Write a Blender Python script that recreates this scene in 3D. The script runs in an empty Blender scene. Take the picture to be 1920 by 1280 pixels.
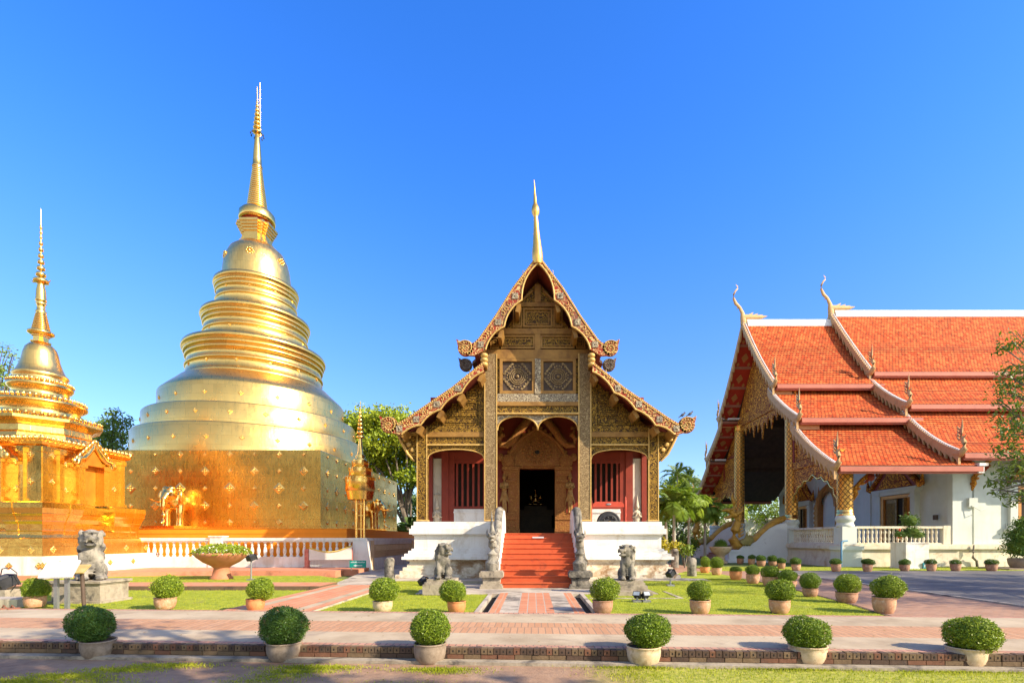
import bpy, math, random
from mathutils import Vector, Matrix, noise
sc = bpy.context.scene
col = sc.collection
pi = math.pi
# ------------------------------------------------------------------ camera, sky, sun, exposure
F, CX, HY, EYE = 942.0, 1000.0, 1010.0, 1.7          # focal length and vanishing point in photo pixels, eye height
cam_d = bpy.data.cameras.new('camera'); cam = bpy.data.objects.new('camera', cam_d); col.objects.link(cam)
cam.location = (0, 0, EYE); cam.rotation_euler = (pi/2, 0, 0)
cam_d.sensor_width = 36; cam_d.lens = 36*F/1920
cam_d.shift_x = (960-CX)/1920; cam_d.shift_y = (HY-640)/1920
cam_d.clip_start = 0.05; cam_d.clip_end = 3000
sc.camera = cam
SUN = Vector((1.0, -0.5, 0.68)).normalized()
world = bpy.data.worlds.new('World'); sc.world = world; world.use_nodes = True
wn = world.node_tree; wn.nodes.clear()
sky = wn.nodes.new('ShaderNodeTexSky'); sky.sky_type = 'NISHITA'; sky.sun_disc = False
sky.sun_elevation = math.asin(SUN.z); sky.sun_rotation = math.atan2(SUN.x, SUN.y)
sky.air_density = 1.0; sky.dust_density = 0.4; sky.ozone_density = 3.2; sky.altitude = 300
hs = wn.nodes.new('ShaderNodeHueSaturation'); hs.inputs['Saturation'].default_value = 1.3; hs.inputs['Value'].default_value = 1.5
hs.inputs['Hue'].default_value = 0.516
bg = wn.nodes.new('ShaderNodeBackground'); bg.inputs['Strength'].default_value = 0.15
wo = wn.nodes.new('ShaderNodeOutputWorld')
wn.links.new(sky.outputs[0], hs.inputs['Color']); # the air whitens on the sun's side of the sky
tc_ = wn.nodes.new('ShaderNodeTexCoord'); dt = wn.nodes.new('ShaderNodeVectorMath'); dt.operation = 'DOT_PRODUCT'; dt.inputs[1].default_value = tuple(Vector((.3,-1,0)).normalized())
wn.links.new(tc_.outputs['Generated'], dt.inputs[0])
mr = wn.nodes.new('ShaderNodeMapRange'); mr.interpolation_type = 'SMOOTHSTEP'; mr.inputs[1].default_value = -.3; mr.inputs[2].default_value = .5; wn.links.new(dt.outputs['Value'], mr.inputs[0])
h2 = wn.nodes.new('ShaderNodeHueSaturation'); h2.inputs['Saturation'].default_value = .6; h2.inputs['Value'].default_value = 1.15; wn.links.new(sky.outputs[0], h2.inputs['Color'])
sz = wn.nodes.new('ShaderNodeSeparateXYZ'); wn.links.new(tc_.outputs['Generated'], sz.inputs[0])
for (lo_, hi_, sock) in ((1.22, 1.32, 'Saturation'), (0.88, 1.62, 'Value')):      # keep the low sky as clear a blue as the rest
    m3 = wn.nodes.new('ShaderNodeMapRange'); m3.interpolation_type = 'SMOOTHSTEP'; m3.inputs[1].default_value = 0.0; m3.inputs[2].default_value = .6; m3.inputs[3].default_value = lo_; m3.inputs[4].default_value = hi_
    wn.links.new(sz.outputs[2], m3.inputs[0]); wn.links.new(m3.outputs[0], hs.inputs[sock])
mxw = wn.nodes.new('ShaderNodeMix'); mxw.data_type = 'RGBA'; wn.links.new(mr.outputs[0], mxw.inputs[0]); wn.links.new(hs.outputs[0], mxw.inputs[6]); wn.links.new(h2.outputs[0], mxw.inputs[7])
wn.links.new(mxw.outputs[2], bg.inputs[0]); wn.links.new(bg.outputs[0], wo.inputs[0])
sun_d = bpy.data.lights.new('sun', 'SUN'); sun_d.energy = 5.0; sun_d.angle = math.radians(0.5); sun_d.color = (1.0, 0.86, 0.66)
sun = bpy.data.objects.new('sun', sun_d); col.objects.link(sun); sun.location = (30, -15, 30)
sun.rotation_euler = (-SUN).to_track_quat('-Z', 'Y').to_euler()
sc.view_settings.view_transform = 'Standard'; sc.view_settings.look = 'None'
sc.view_settings.exposure = 0.82; sc.view_settings.gamma = 1.0
sc.cycles.max_bounces = 7; sc.cycles.diffuse_bounces = 3; sc.cycles.glossy_bounces = 4
sc.cycles.sample_clamp_indirect = 6.0
sc.cycles.caustics_reflective = True

def W(px, py, D):                                    # photo pixel at a known depth -> metres
    return ((px-CX)/F*D, D, EYE+(HY-py)/F*D)

# ------------------------------------------------------------------ mesh builder
class MB:
    def __init__(s): s.v = []; s.f = []; s.m = []; s.s = []; s.cm = 0; s.uv = {}
    def add(s, vs, fs, smooth=False, T=None):
        b = len(s.v)
        for p in vs:
            p = Vector(p)
            s.v.append(T @ p if T is not None else p)
        for f in fs:
            s.f.append(tuple(b+i for i in f)); s.m.append(s.cm); s.s.append(smooth)
        return s
    def poly(s, pts, uv=None):
        s.add(pts, [tuple(range(len(pts)))])
        if uv: s.uv[len(s.f)-1] = uv
    def box(s, x0, x1, y0, y1, z0, z1, T=None):
        v = [(x, y, z) for z in (z0, z1) for y in (y0, y1) for x in (x0, x1)]
        return s.add(v, [(0,2,3,1),(4,5,7,6),(0,1,5,4),(2,6,7,3),(1,3,7,5),(0,4,6,2)], False, T)
    def cbox(s, c, h, T=None):
        return s.box(c[0]-h[0], c[0]+h[0], c[1]-h[1], c[1]+h[1], c[2]-h[2], c[2]+h[2], T)
    def prism(s, pts, a, b, axis='y', smooth=False, T=None):
        n = len(pts)
        P = (lambda p, t: (p[0], t, p[1])) if axis == 'y' else ((lambda p, t: (t, p[0], p[1])) if axis == 'x' else (lambda p, t: (p[0], p[1], t)))
        v = [P(p, a) for p in pts]+[P(p, b) for p in pts]
        s.add(v, [tuple(range(n)), tuple(range(2*n-1, n-1, -1))], False, T)
        s.add(v, [(i, n+i, n+(i+1) % n, (i+1) % n) for i in range(n)], smooth, T)
    def lathe(s, prof, c=(0,0,0), n=24, a0=0.0, smooth=True, T=None, plan=None):
        # rings of radius r at height z; plan = unit outline for redented / square plans
        if plan is None: plan = [(math.cos(a0+2*pi*i/n), math.sin(a0+2*pi*i/n)) for i in range(n)]
        n = len(plan); v = []; f = []
        for r, z in prof: v += [(c[0]+r*x, c[1]+r*y, c[2]+z) for x, y in plan]
        for k in range(len(prof)-1):
            for i in range(n):
                j = (i+1) % n; f.append((k*n+i, k*n+j, (k+1)*n+j, (k+1)*n+i))
        s.add(v, f, smooth, T)
        s.add(v[:n], [tuple(range(n-1, -1, -1))], False, T); s.add(v[-n:], [tuple(range(n))], False, T)
        return s
    def tube(s, pts, rad, n=8, smooth=True, T=None, flat=1.0):
        pts = [Vector(p) for p in pts]
        if not isinstance(rad, (list, tuple)): rad = [rad]*len(pts)
        v = []; f = []
        for i, p in enumerate(pts):
            d = (pts[min(i+1, len(pts)-1)]-pts[max(i-1, 0)]).normalized()
            u = d.cross(Vector((0,0,1)))
            if u.length < 1e-3: u = Vector((1,0,0))
            u.normalize(); w = d.cross(u).normalized()
            for k in range(n):
                a = 2*pi*k/n; v.append(p+(u*math.cos(a)*flat+w*math.sin(a))*rad[i])
        for i in range(len(pts)-1):
            for k in range(n):
                j = (k+1) % n; f.append((i*n+k, (i+1)*n+k, (i+1)*n+j, i*n+j))
        s.add(v, f, smooth, T)
        s.add(v[:n], [tuple(range(n))], False, T); s.add(v[-n:], [tuple(range(n-1, -1, -1))], False, T)
        return s
    def ell(s, c, r, T=None, n=12, m=8, R=None):
        v = [(0,0,-1)]; f = []
        for k in range(1, m):
            t = -pi/2+pi*k/m
            v += [(math.cos(t)*math.cos(2*pi*i/n), math.cos(t)*math.sin(2*pi*i/n), math.sin(t)) for i in range(n)]
        v.append((0,0,1))
        for i in range(n):
            j = (i+1) % n; f.append((0, 1+j, 1+i)); f.append((len(v)-1, 1+(m-2)*n+i, 1+(m-2)*n+j))
            for k in range(m-2): f.append((1+k*n+i, 1+k*n+j, 1+(k+1)*n+j, 1+(k+1)*n+i))
        if not isinstance(r, (list, tuple)): r = (r, r, r)
        A = Matrix.Translation(c) @ (R.to_4x4() if R is not None else Matrix.Identity(4)) @ Matrix.Diagonal((r[0], r[1], r[2], 1))
        if T is not None: A = T @ A
        return s.add(v, f, True, A)
    def mesh(s, name, mats, off=(0,0,0)):
        me = bpy.data.meshes.new(name); o = Vector(off)
        me.from_pydata([p-o for p in s.v], [], s.f)
        for m in (mats if isinstance(mats, (list, tuple)) else [mats]): me.materials.append(m)
        me.polygons.foreach_set('material_index', s.m); me.polygons.foreach_set('use_smooth', s.s)
        if s.uv:
            l = me.uv_layers.new(name='UVMap')
            for pi_, uvs in s.uv.items():
                p = me.polygons[pi_]
                for k, li in enumerate(p.loop_indices): l.data[li].uv = uvs[k]
        me.update(); return me
OFF = {}
def obj(name, mb, mats, parent=None, at=None, **tags):
    if parent is not None: off = OFF[parent.name]
    elif at is not None: off = Vector(at)
    else:
        xs = [p.x for p in mb.v]; ys = [p.y for p in mb.v]
        off = Vector(((min(xs)+max(xs))/2, (min(ys)+max(ys))/2, min(p.z for p in mb.v)))
    o = bpy.data.objects.new(name, mb.mesh(name, mats, off)); col.objects.link(o)
    OFF[o.name] = Vector(off)
    if parent is not None: o.parent = parent
    else: o.location = off
    for k, t in tags.items(): o[k] = t
    return o
def thing(name, label, cat, loc=(0,0,0), group=None):
    o = bpy.data.objects.new(name, None); col.objects.link(o); o.location = loc; o.empty_display_size = .2
    OFF[o.name] = Vector(loc); o['label'] = label; o['category'] = cat
    if group: o['group'] = group
    return o
def dup(root, loc, rz=0, scale=None, label=None, group=None):
    ch = [c for c in ALLCH(root)]
    r = root.copy(); col.objects.link(r); r.location = loc; r.rotation_euler = (0, 0, rz)
    if scale: r.scale = (scale,)*3
    if label: r['label'] = label
    if group: r['group'] = group
    for c0 in ch:
        c = c0.copy(); col.objects.link(c); c.parent = r
        for d0 in ALLCH(c0):
            d = d0.copy(); col.objects.link(d); d.parent = c
    return r
def ALLCH(o): return [x for x in col.objects if x.parent == o]
def sculpt(name, mb, mat, voxel, parent=None, it=4, at=None, **tags):
    # many overlapping volumes fused to one continuous carved surface
    o = obj(name, mb, mat, parent, at)
    m = o.modifiers.new('r', 'REMESH'); m.mode = 'VOXEL'; m.voxel_size = voxel; m.use_smooth_shade = True
    s_ = o.modifiers.new('s', 'SMOOTH'); s_.iterations = it; s_.factor = .5
    bpy.context.view_layer.update()
    dg = bpy.context.evaluated_depsgraph_get()
    me = bpy.data.meshes.new_from_object(o.evaluated_get(dg)); o.modifiers.clear(); o.data = me
    for p in me.polygons: p.use_smooth = True
    if not me.materials: me.materials.append(mat)
    for k, t in tags.items(): o[k] = t
    return o
def arc(a, b, bulge, n=7):
    a = Vector(a); b = Vector(b); d = b-a; nrm = Vector((-d.y, d.x)); c = (a+b)/2+nrm*bulge*2
    return [tuple(a*(1-t)**2+c*2*t*(1-t)+b*t*t) for t in [i/n for i in range(n+1)]]

# ------------------------------------------------------------------ materials
def nmat(name):
    m = bpy.data.materials.new(name); m.use_nodes = True; nt = m.node_tree
    return m, nt, nt.nodes['Principled BSDF']
def nd(nt, t, ins=None, **at):
    n = nt.nodes.new('ShaderNode'+t)
    for k, v in at.items(): setattr(n, k, v)
    for k, v in (ins or {}).items():
        if isinstance(v, bpy.types.NodeSocket): nt.links.new(v, n.inputs[k])
        else: n.inputs[k].default_value = v
    return n
def c4(c): return (c[0], c[1], c[2], 1)
def ramp(nt, fac, stops, interp='LINEAR'):
    r = nd(nt, 'ValToRGB', {0: fac}); r.color_ramp.interpolation = interp; e = r.color_ramp.elements
    while len(e) < len(stops): e.new(.5)
    for i, (p, c) in enumerate(stops):
        e[i].position = p; e[i].color = c4(c) if isinstance(c, (tuple, list)) else (c, c, c, 1)
    return r.outputs[0]
def coords(nt, rnd=True):
    tc = nd(nt, 'TexCoord'); v = tc.outputs['Object']
    if rnd:
        oi = nd(nt, 'ObjectInfo'); m = nd(nt, 'Math', {0: oi.outputs['Random'], 1: 37.0}, operation='MULTIPLY')
        v = nd(nt, 'VectorMath', {0: v, 1: m.outputs[0]}, operation='ADD').outputs[0]
    return v
def mixc(nt, f, a, b, mode='MIX'):
    n = nd(nt, 'Mix', data_type='RGBA', blend_type=mode)
    for k, v in ((0, f), (6, a), (7, b)):
        if isinstance(v, bpy.types.NodeSocket): nt.links.new(v, n.inputs[k])
        else: n.inputs[k].default_value = c4(v) if isinstance(v, (tuple, list)) else v
    return n.outputs[2]
def math_(nt, op, a, b=0.0, c=0.0):
    n = nd(nt, 'Math', operation=op)
    for k, v in enumerate((a, b, c)):
        if isinstance(v, bpy.types.NodeSocket): nt.links.new(v, n.inputs[k])
        else: n.inputs[k].default_value = v
    return n.outputs[0]
def mk(name, cols, scale=3.0, rough=.75, metal=0.0, bump=.0, bscale=25.0, lo=.32, hi=.68, spec=.4, rnd=True, stain=None, sscale=1.2, sth=.55, streak=None):
    m, nt, b = nmat(name); v = coords(nt, rnd)
    nz = nd(nt, 'TexNoise', {'Vector': v, 'Scale': scale, 'Detail': 7.0, 'Roughness': .62})
    n = len(cols)
    cc = ramp(nt, nz.outputs[0], [(lo+(hi-lo)*i/max(1, n-1), c) for i, c in enumerate(cols)])
    if stain:
        n2 = nd(nt, 'TexNoise', {'Vector': v, 'Scale': sscale, 'Detail': 9.0, 'Roughness': .7, 'Distortion': .6})
        f = ramp(nt, n2.outputs[0], [(sth, 0.0), (min(1, sth+.14), 1.0)])
        cc = mixc(nt, f, cc, stain)
    if streak:
        mp = nd(nt, 'Mapping', {'Vector': v, 'Scale': (3.2, 3.2, .35)}); n5 = nd(nt, 'TexNoise', {'Vector': mp.outputs[0], 'Scale': 1.0, 'Detail': 8.0, 'Roughness': .75})
        cc = mixc(nt, ramp(nt, n5.outputs[0], [(.50, 0.0), (.72, .8)]), cc, streak)
    nt.links.new(cc, b.inputs['Base Color'])
    b.inputs['Roughness'].default_value = rough; b.inputs['Metallic'].default_value = metal
    b.inputs['Specular IOR Level'].default_value = spec
    if bump:
        n3 = nd(nt, 'TexNoise', {'Vector': v, 'Scale': bscale, 'Detail': 6.0, 'Roughness': .6})
        bp = nd(nt, 'Bump', {'Strength': bump, 'Distance': .02, 'Height': n3.outputs[0]}); nt.links.new(bp.outputs[0], b.inputs['Normal'])
    return m
def gold(name, base=(1.0, .60, .13), r0=.16, r1=.36, wob=.25, wsc=.9, seam=(.9, .6), dark=(.62, .33, .06), tilt=.03):
    m, nt, b = nmat(name); v = coords(nt, False)
    sx = nd(nt, 'SeparateXYZ', {0: v}); u = math_(nt, 'ADD', sx.outputs[0], sx.outputs[1])
    cv = nd(nt, 'CombineXYZ', {0: u, 1: sx.outputs[2]})
    nz = nd(nt, 'TexNoise', {'Vector': v, 'Scale': 1.7, 'Detail': 8.0, 'Roughness': .65, 'Distortion': .5})
    cc = ramp(nt, nz.outputs[0], [(.3, dark), (.52, base), (.7, base)])
    cc = mixc(nt, .62, cc, base)
    h = None
    if seam:
        br = nd(nt, 'TexBrick', {'Vector': cv.outputs[0], 'Scale': 1.0, 'Mortar Size': .008, 'Mortar Smooth': .3, 'Brick Width': seam[0], 'Row Height': seam[1], 'Color1': (1,1,1,1), 'Color2': (.84,.84,.84,1), 'Mortar': (.5,.5,.5,1)})
        cc = mixc(nt, .75, cc, br.outputs['Color'], 'MULTIPLY'); h = br.outputs['Fac']
    nt.links.new(cc, b.inputs['Base Color']); b.inputs['Metallic'].default_value = 1.0
    st = nd(nt, 'Mapping', {'Vector': v, 'Scale': (4, 4, 1.2)})
    n4 = nd(nt, 'TexNoise', {'Vector': st.outputs[0], 'Scale': 1.5, 'Detail': 6.0, 'Roughness': .7})
    rr = nd(nt, 'MapRange', {0: n4.outputs[0], 1: .3, 2: .7, 3: r0, 4: r1}); nt.links.new(rr.outputs[0], b.inputs['Roughness'])
    n2 = nd(nt, 'TexNoise', {'Vector': v, 'Scale': wsc, 'Detail': 3.0, 'Roughness': .5})
    b1 = nd(nt, 'Bump', {'Strength': wob, 'Distance': .12, 'Height': n2.outputs[0]})
    if seam:                                             # every beaten sheet sits at its own slight tilt
        row = math_(nt, 'FLOOR', math_(nt, 'DIVIDE', sx.outputs[2], seam[1]))
        cu = math_(nt, 'FLOOR', math_(nt, 'ADD', math_(nt, 'DIVIDE', u, seam[0]), math_(nt, 'MULTIPLY', math_(nt, 'MODULO', row, 2.0), .5)))
        wn_ = nd(nt, 'TexWhiteNoise', {'Vector': nd(nt, 'CombineXYZ', {0: cu, 1: row}).outputs[0]}, noise_dimensions='2D')
        dv = nd(nt, 'VectorMath', {0: wn_.outputs['Color'], 1: (.5,.5,.5)}, operation='SUBTRACT')
        dv = nd(nt, 'VectorMath', {0: dv.outputs[0], 'Scale': tilt}, operation='SCALE')
        g = nd(nt, 'NewGeometry'); nn = nd(nt, 'VectorMath', {0: g.outputs['Normal'], 1: dv.outputs[0]}, operation='ADD')
        nn = nd(nt, 'VectorMath', {0: nn.outputs[0]}, operation='NORMALIZE'); nt.links.new(nn.outputs[0], b1.inputs['Normal'])
    n3 = nd(nt, 'TexNoise', {'Vector': v, 'Scale': 9.0, 'Detail': 5.0})
    b2 = nd(nt, 'Bump', {'Strength': .10, 'Distance': .03, 'Height': n3.outputs[0], 'Normal': b1.outputs[0]})
    out = b2.outputs[0]
    if h is not None: out = nd(nt, 'Bump', {'Strength': .15, 'Distance': -.02, 'Height': h, 'Normal': out}).outputs[0]
    nt.links.new(out, b.inputs['Normal'])
    return m
def carved(name, hi, lo, scale=2.2, k=34.0, rough=.5, metal=0.0, bump=.6, th=.0, dirt=(.10, .06, .03), dsc=.9, dth=.58):
    # scrolling carving: contour lines of a distorted noise field, raised and gilded over a darker ground
    m, nt, b = nmat(name); v = coords(nt, False)
    nz = nd(nt, 'TexNoise', {'Vector': v, 'Scale': scale*2.0, 'Detail': 1.5, 'Roughness': .4, 'Distortion': .7})
    s_ = math_(nt, 'SINE', math_(nt, 'MULTIPLY', nz.outputs[0], k))
    f = ramp(nt, math_(nt, 'MULTIPLY_ADD', s_, .5, .5), [(.42+th, 0.0), (.62+th, 1.0)])
    n2 = nd(nt, 'TexNoise', {'Vector': v, 'Scale': dsc, 'Detail': 8.0, 'Roughness': .7})
    d = ramp(nt, n2.outputs[0], [(dth, 0.0), (dth+.2, .75)])
    n3 = nd(nt, 'TexNoise', {'Vector': v, 'Scale': 14.0, 'Detail': 4.0})
    hi2 = mixc(nt, ramp(nt, n3.outputs[0], [(.35, 0.0), (.7, 1.0)]), tuple(x*.72 for x in hi), hi)
    cc = mixc(nt, d, mixc(nt, f, lo, hi2), dirt)
    nt.links.new(cc, b.inputs['Base Color']); b.inputs['Roughness'].default_value = rough; b.inputs['Specular IOR Level'].default_value = .2
    if metal: nt.links.new(math_(nt, 'MULTIPLY', f, metal), b.inputs['Metallic'])
    bp = nd(nt, 'Bump', {'Strength': bump, 'Distance': .05, 'Height': f}); nt.links.new(bp.outputs[0], b.inputs['Normal'])
    return m
def leafm(name, c1, c2, c3, rough=.5, tr=.28, sc_=2.5):
    m, nt, b = nmat(name); v = coords(nt, True)
    n1 = nd(nt, 'TexNoise', {'Vector': v, 'Scale': sc_, 'Detail': 3.0})
    n2 = nd(nt, 'TexNoise', {'Vector': v, 'Scale': 38.0, 'Detail': 1.0})
    f = math_(nt, 'ADD', math_(nt, 'MULTIPLY', n1.outputs[0], .55), math_(nt, 'MULTIPLY', n2.outputs[0], .45))
    cc = ramp(nt, f, [(.36, c1), (.5, c2), (.63, c3)])
    oi = nd(nt, 'ObjectInfo'); vr = nd(nt, 'MapRange', {0: oi.outputs['Random'], 3: .82, 4: 1.15}); hsv = nd(nt, 'HueSaturation', {'Color': cc, 'Value': vr.outputs[0], 'Hue': nd(nt, 'MapRange', {0: oi.outputs['Random'], 3: .508, 4: .488}).outputs[0]}); cc = hsv.outputs[0]
    nt.links.new(cc, b.inputs['Base Color']); b.inputs['Roughness'].default_value = rough; b.inputs['Specular IOR Level'].default_value = .35
    t = nd(nt, 'BsdfTranslucent', {0: mixc(nt, .5, cc, (.32, .42, .03))})
    mx = nd(nt, 'MixShader', {0: tr, 1: b.outputs[0], 2: t.outputs[0]})
    nt.links.new(mx.outputs[0], nt.nodes['Material Output'].inputs[0])
    return m
def brickm(name, c1, c2, mortar, bw, rh, axes='xy', ms=.012, offset=.5, bump=.4, rough=.8, dirt=(.2,.15,.11), rot=0.0, dth=.56):
    m, nt, b = nmat(name); v = coords(nt, False)
    sx = nd(nt, 'SeparateXYZ', {0: v}); ix = {'x': 0, 'y': 1, 'z': 2}
    cv = nd(nt, 'CombineXYZ', {0: sx.outputs[ix[axes[0]]], 1: sx.outputs[ix[axes[1]]]})
    br = nd(nt, 'TexBrick', {'Vector': cv.outputs[0], 'Scale': 1.0, 'Mortar Size': ms, 'Mortar Smooth': .2, 'Brick Width': bw, 'Row Height': rh, 'Color1': c4(c1), 'Color2': c4(c2), 'Mortar': c4(mortar), 'Bias': 0.0})
    br.offset = offset
    nz = nd(nt, 'TexNoise', {'Vector': v, 'Scale': 1.4, 'Detail': 9.0, 'Roughness': .7})
    cc = mixc(nt, ramp(nt, nz.outputs[0], [(dth, 0.0), (dth+.2, .6)]), br.outputs[0], dirt)
    n2 = nd(nt, 'TexNoise', {'Vector': v, 'Scale': 22.0, 'Detail': 5.0})
    cc = mixc(nt, .35, cc, ramp(nt, n2.outputs[0], [(.3, .55), (.7, 1.0)]), 'MULTIPLY')
    nt.links.new(cc, b.inputs['Base Color']); b.inputs['Roughness'].default_value = rough
    hh = math_(nt, 'ADD', math_(nt, 'MULTIPLY', br.outputs['Fac'], -1.0), math_(nt, 'MULTIPLY', n2.outputs[0], .4))
    bp = nd(nt, 'Bump', {'Strength': bump, 'Distance': .015, 'Height': hh}); nt.links.new(bp.outputs[0], b.inputs['Normal'])
    return m
def tilem(name):
    m, nt, b = nmat(name); uv = nd(nt, 'TexCoord').outputs['UV']
    br = nd(nt, 'TexBrick', {'Vector': uv, 'Scale': 1.0, 'Mortar Size': .03, 'Mortar Smooth': .5, 'Brick Width': .23, 'Row Height': .26, 'Color1': (.56,.075,.010,1), 'Color2': (.74,.19,.045,1), 'Mortar': (.16,.025,.01,1)})
    nz = nd(nt, 'TexNoise', {'Vector': uv, 'Scale': .55, 'Detail': 9.0, 'Roughness': .72})
    cc = mixc(nt, ramp(nt, nz.outputs[0], [(.48, 0.0), (.72, .55)]), br.outputs[0], (.34, .055, .018))
    n2 = nd(nt, 'TexNoise', {'Vector': uv, 'Scale': 3.1, 'Detail': 7.0, 'Roughness': .8})
    cc = mixc(nt, ramp(nt, n2.outputs[0], [(.6, 0.0), (.78, .55)]), cc, (.70, .28, .09))
    wn_ = nd(nt, 'TexWhiteNoise', noise_dimensions='2D')
    sx = nd(nt, 'SeparateXYZ', {0: uv})
    row = math_(nt, 'FLOOR', math_(nt, 'DIVIDE', sx.outputs[1], .26))
    off = math_(nt, 'MULTIPLY', math_(nt, 'MODULO', row, 2.0), .5)
    cell = nd(nt, 'CombineXYZ', {0: math_(nt, 'FLOOR', math_(nt, 'ADD', math_(nt, 'DIVIDE', sx.outputs[0], .23), off)), 1: row})
    nt.links.new(cell.outputs[0], wn_.inputs['Vector'])
    cc = mixc(nt, .8, cc, ramp(nt, wn_.outputs[0], [(0.0, .58), (.3, .86), (.9, 1.0), (1.0, 1.15)]), 'MULTIPLY')
    nt.links.new(cc, b.inputs['Base Color']); b.inputs['Roughness'].default_value = .8; b.inputs['Specular IOR Level'].default_value = .2
    bp = nd(nt, 'Bump', {'Strength': .7, 'Distance': -.02, 'Height': br.outputs['Fac']}); nt.links.new(bp.outputs[0], b.inputs['Normal'])
    return m
import numpy as np
rng = np.random.default_rng(11)
R = random.Random(5)
# ------------------------------------------------------------------ material instances
m_dirt = mk('dirt', [(.19,.125,.085), (.30,.205,.145), (.36,.26,.19)], 1.3, .95, bump=.5, bscale=14, stain=(.15,.10,.065), sscale=.7)
m_conc = mk('concrete_path', [(.35,.265,.165), (.46,.36,.235), (.53,.43,.285)], 1.1, .85, bump=.25, bscale=30, stain=(.28,.21,.15), sscale=.8, sth=.56)
m_conc_grey = mk('grey_concrete', [(.34,.28,.21), (.47,.40,.31), (.55,.48,.38)], 1.6, .85, bump=.3, bscale=26, stain=(.17,.145,.12), sscale=1.1, sth=.5)
m_white = mk('white_plaster', [(.66,.62,.56), (.75,.72,.67), (.78,.76,.72)], 1.2, .85, bump=.15, bscale=14, stain=(.54,.46,.36), sscale=.7, sth=.54, streak=(.56,.49,.40))
m_white_dirty = mk('weathered_plaster', [(.62,.53,.38), (.74,.66,.52), (.55,.42,.27)], 2.0, .9, bump=.5, bscale=9, stain=(.30,.18,.09), sscale=1.5, sth=.47, streak=(.40,.30,.19))
m_stone = mk('weathered_stone', [(.04,.037,.033), (.19,.17,.135), (.34,.295,.235)], 3.8, .95, bump=.9, bscale=14, stain=(.03,.028,.026), sscale=3.0, sth=.53)
m_stone_pale = mk('pale_stone', [(.10,.09,.075), (.28,.25,.20), (.40,.36,.29)], 3.4, .95, bump=.8, bscale=18, stain=(.05,.047,.043), sscale=3.6, sth=.5)
m_stone_base = mk('pedestal_stone', [(.22,.18,.13), (.38,.32,.24), (.28,.23,.17)], 3.0, .95, bump=.6, bscale=14, stain=(.11,.095,.08), sscale=2.2, sth=.52)
m_step = mk('painted_step', [(.46,.075,.018), (.54,.10,.028), (.50,.085,.022)], 3.0, .6, bump=.1, bscale=24, stain=(.30,.06,.025), sscale=1.8, sth=.53)
m_redkerb = mk('red_kerb', [(.55,.20,.10), (.65,.26,.15), (.6,.23,.12)], 2.0, .75, bump=.15, stain=(.38,.15,.09))
m_orange = mk('orange_cloth', [(.90,.27,.010), (.95,.31,.012)], 2.0, .7, bump=.05, bscale=10)
m_asphalt = mk('asphalt', [(.10,.095,.095), (.145,.135,.13), (.19,.175,.165)], .7, .9, bump=.5, bscale=60, stain=(.24,.22,.20), sscale=.25, sth=.5)
m_brick_top = brickm('brick_paving', (.50,.25,.12), (.58,.32,.17), (.33,.215,.13), .115, .62, 'xy', ms=.010, offset=.5)
m_brick_path = brickm('red_brick_path', (.60,.21,.09), (.66,.28,.14), (.50,.37,.25), .62, .22, 'yx', ms=.012)
m_brick_edge = brickm('brick_edging', (.46,.22,.14), (.56,.29,.19), (.22,.15,.11), .1, .5, 'xy', ms=.01)
m_brick_wall = [mk('kerb_brick_%s' % n, [(r*.7,g*.7,b_*.7), (r,g,b_)], 5.0, .9, bump=.4, bscale=20, stain=(.05,.04,.035), sscale=2.0, sth=.56) for n, (r,g,b_) in (('dark', (.10,.06,.04)), ('tan', (.185,.12,.065)), ('red', (.20,.09,.05)))]
m_blackhole = mk('hollow_black', [(.015,.012,.01), (.03,.024,.02)], 3.0, 1.0)
m_pave = brickm('plaza_brick', (.38,.20,.115), (.46,.26,.16), (.27,.2,.15), .24, .12, 'xy', ms=.008)
m_grass = mk('lawn_turf', [(.18,.23,.012), (.31,.36,.018), (.42,.43,.035)], 6.0, .95, bump=.9, bscale=55, stain=(.25,.24,.06), sscale=.9, sth=.56)
m_blade = leafm('grass_blade', (.24,.29,.012), (.40,.44,.022), (.54,.53,.05), .6, .35, .8)
m_soil = mk('potting_soil', [(.05,.035,.025), (.09,.06,.04)], 8.0, 1.0, bump=.6)
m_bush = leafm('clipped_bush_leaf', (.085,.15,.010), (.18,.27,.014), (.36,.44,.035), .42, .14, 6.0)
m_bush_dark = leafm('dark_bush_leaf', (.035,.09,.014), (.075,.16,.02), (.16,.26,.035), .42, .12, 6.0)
m_core = mk('bush_core', [(.03,.06,.010), (.09,.14,.016), (.16,.22,.02)], 14.0, .95, bump=1.0, bscale=16)
m_leaf_a = leafm('tree_leaf_fresh', (.14,.23,.012), (.26,.36,.02), (.42,.48,.035), .5, .3, .35)
m_leaf_b = leafm('tree_leaf_deep', (.045,.10,.012), (.10,.17,.018), (.19,.27,.03), .5, .25, .35)
m_leaf_c = leafm('palm_leaf', (.08,.16,.012), (.17,.28,.02), (.34,.43,.045), .45, .38, .5)
m_leaf_o = leafm('olive_brown_leaf', (.035,.022,.006), (.07,.045,.012), (.12,.075,.02), .6, .1, .35)
m_scroll = mk('scroll_ground', [(.10,.03,.018), (.17,.05,.03)], 5.0, .7, bump=.2)
m_leaf_y = leafm('yellow_leaf', (.30,.28,.02), (.50,.42,.03), (.6,.5,.06), .5, .3, 1.0)
m_bark = mk('tree_bark', [(.10,.08,.06), (.20,.165,.13), (.14,.11,.08)], 4.0, .95, bump=.7, bscale=12)
m_palmbark = mk('palm_bark', [(.30,.27,.22), (.42,.38,.31)], 3.0, .9, bump=.5, bscale=9)
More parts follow.
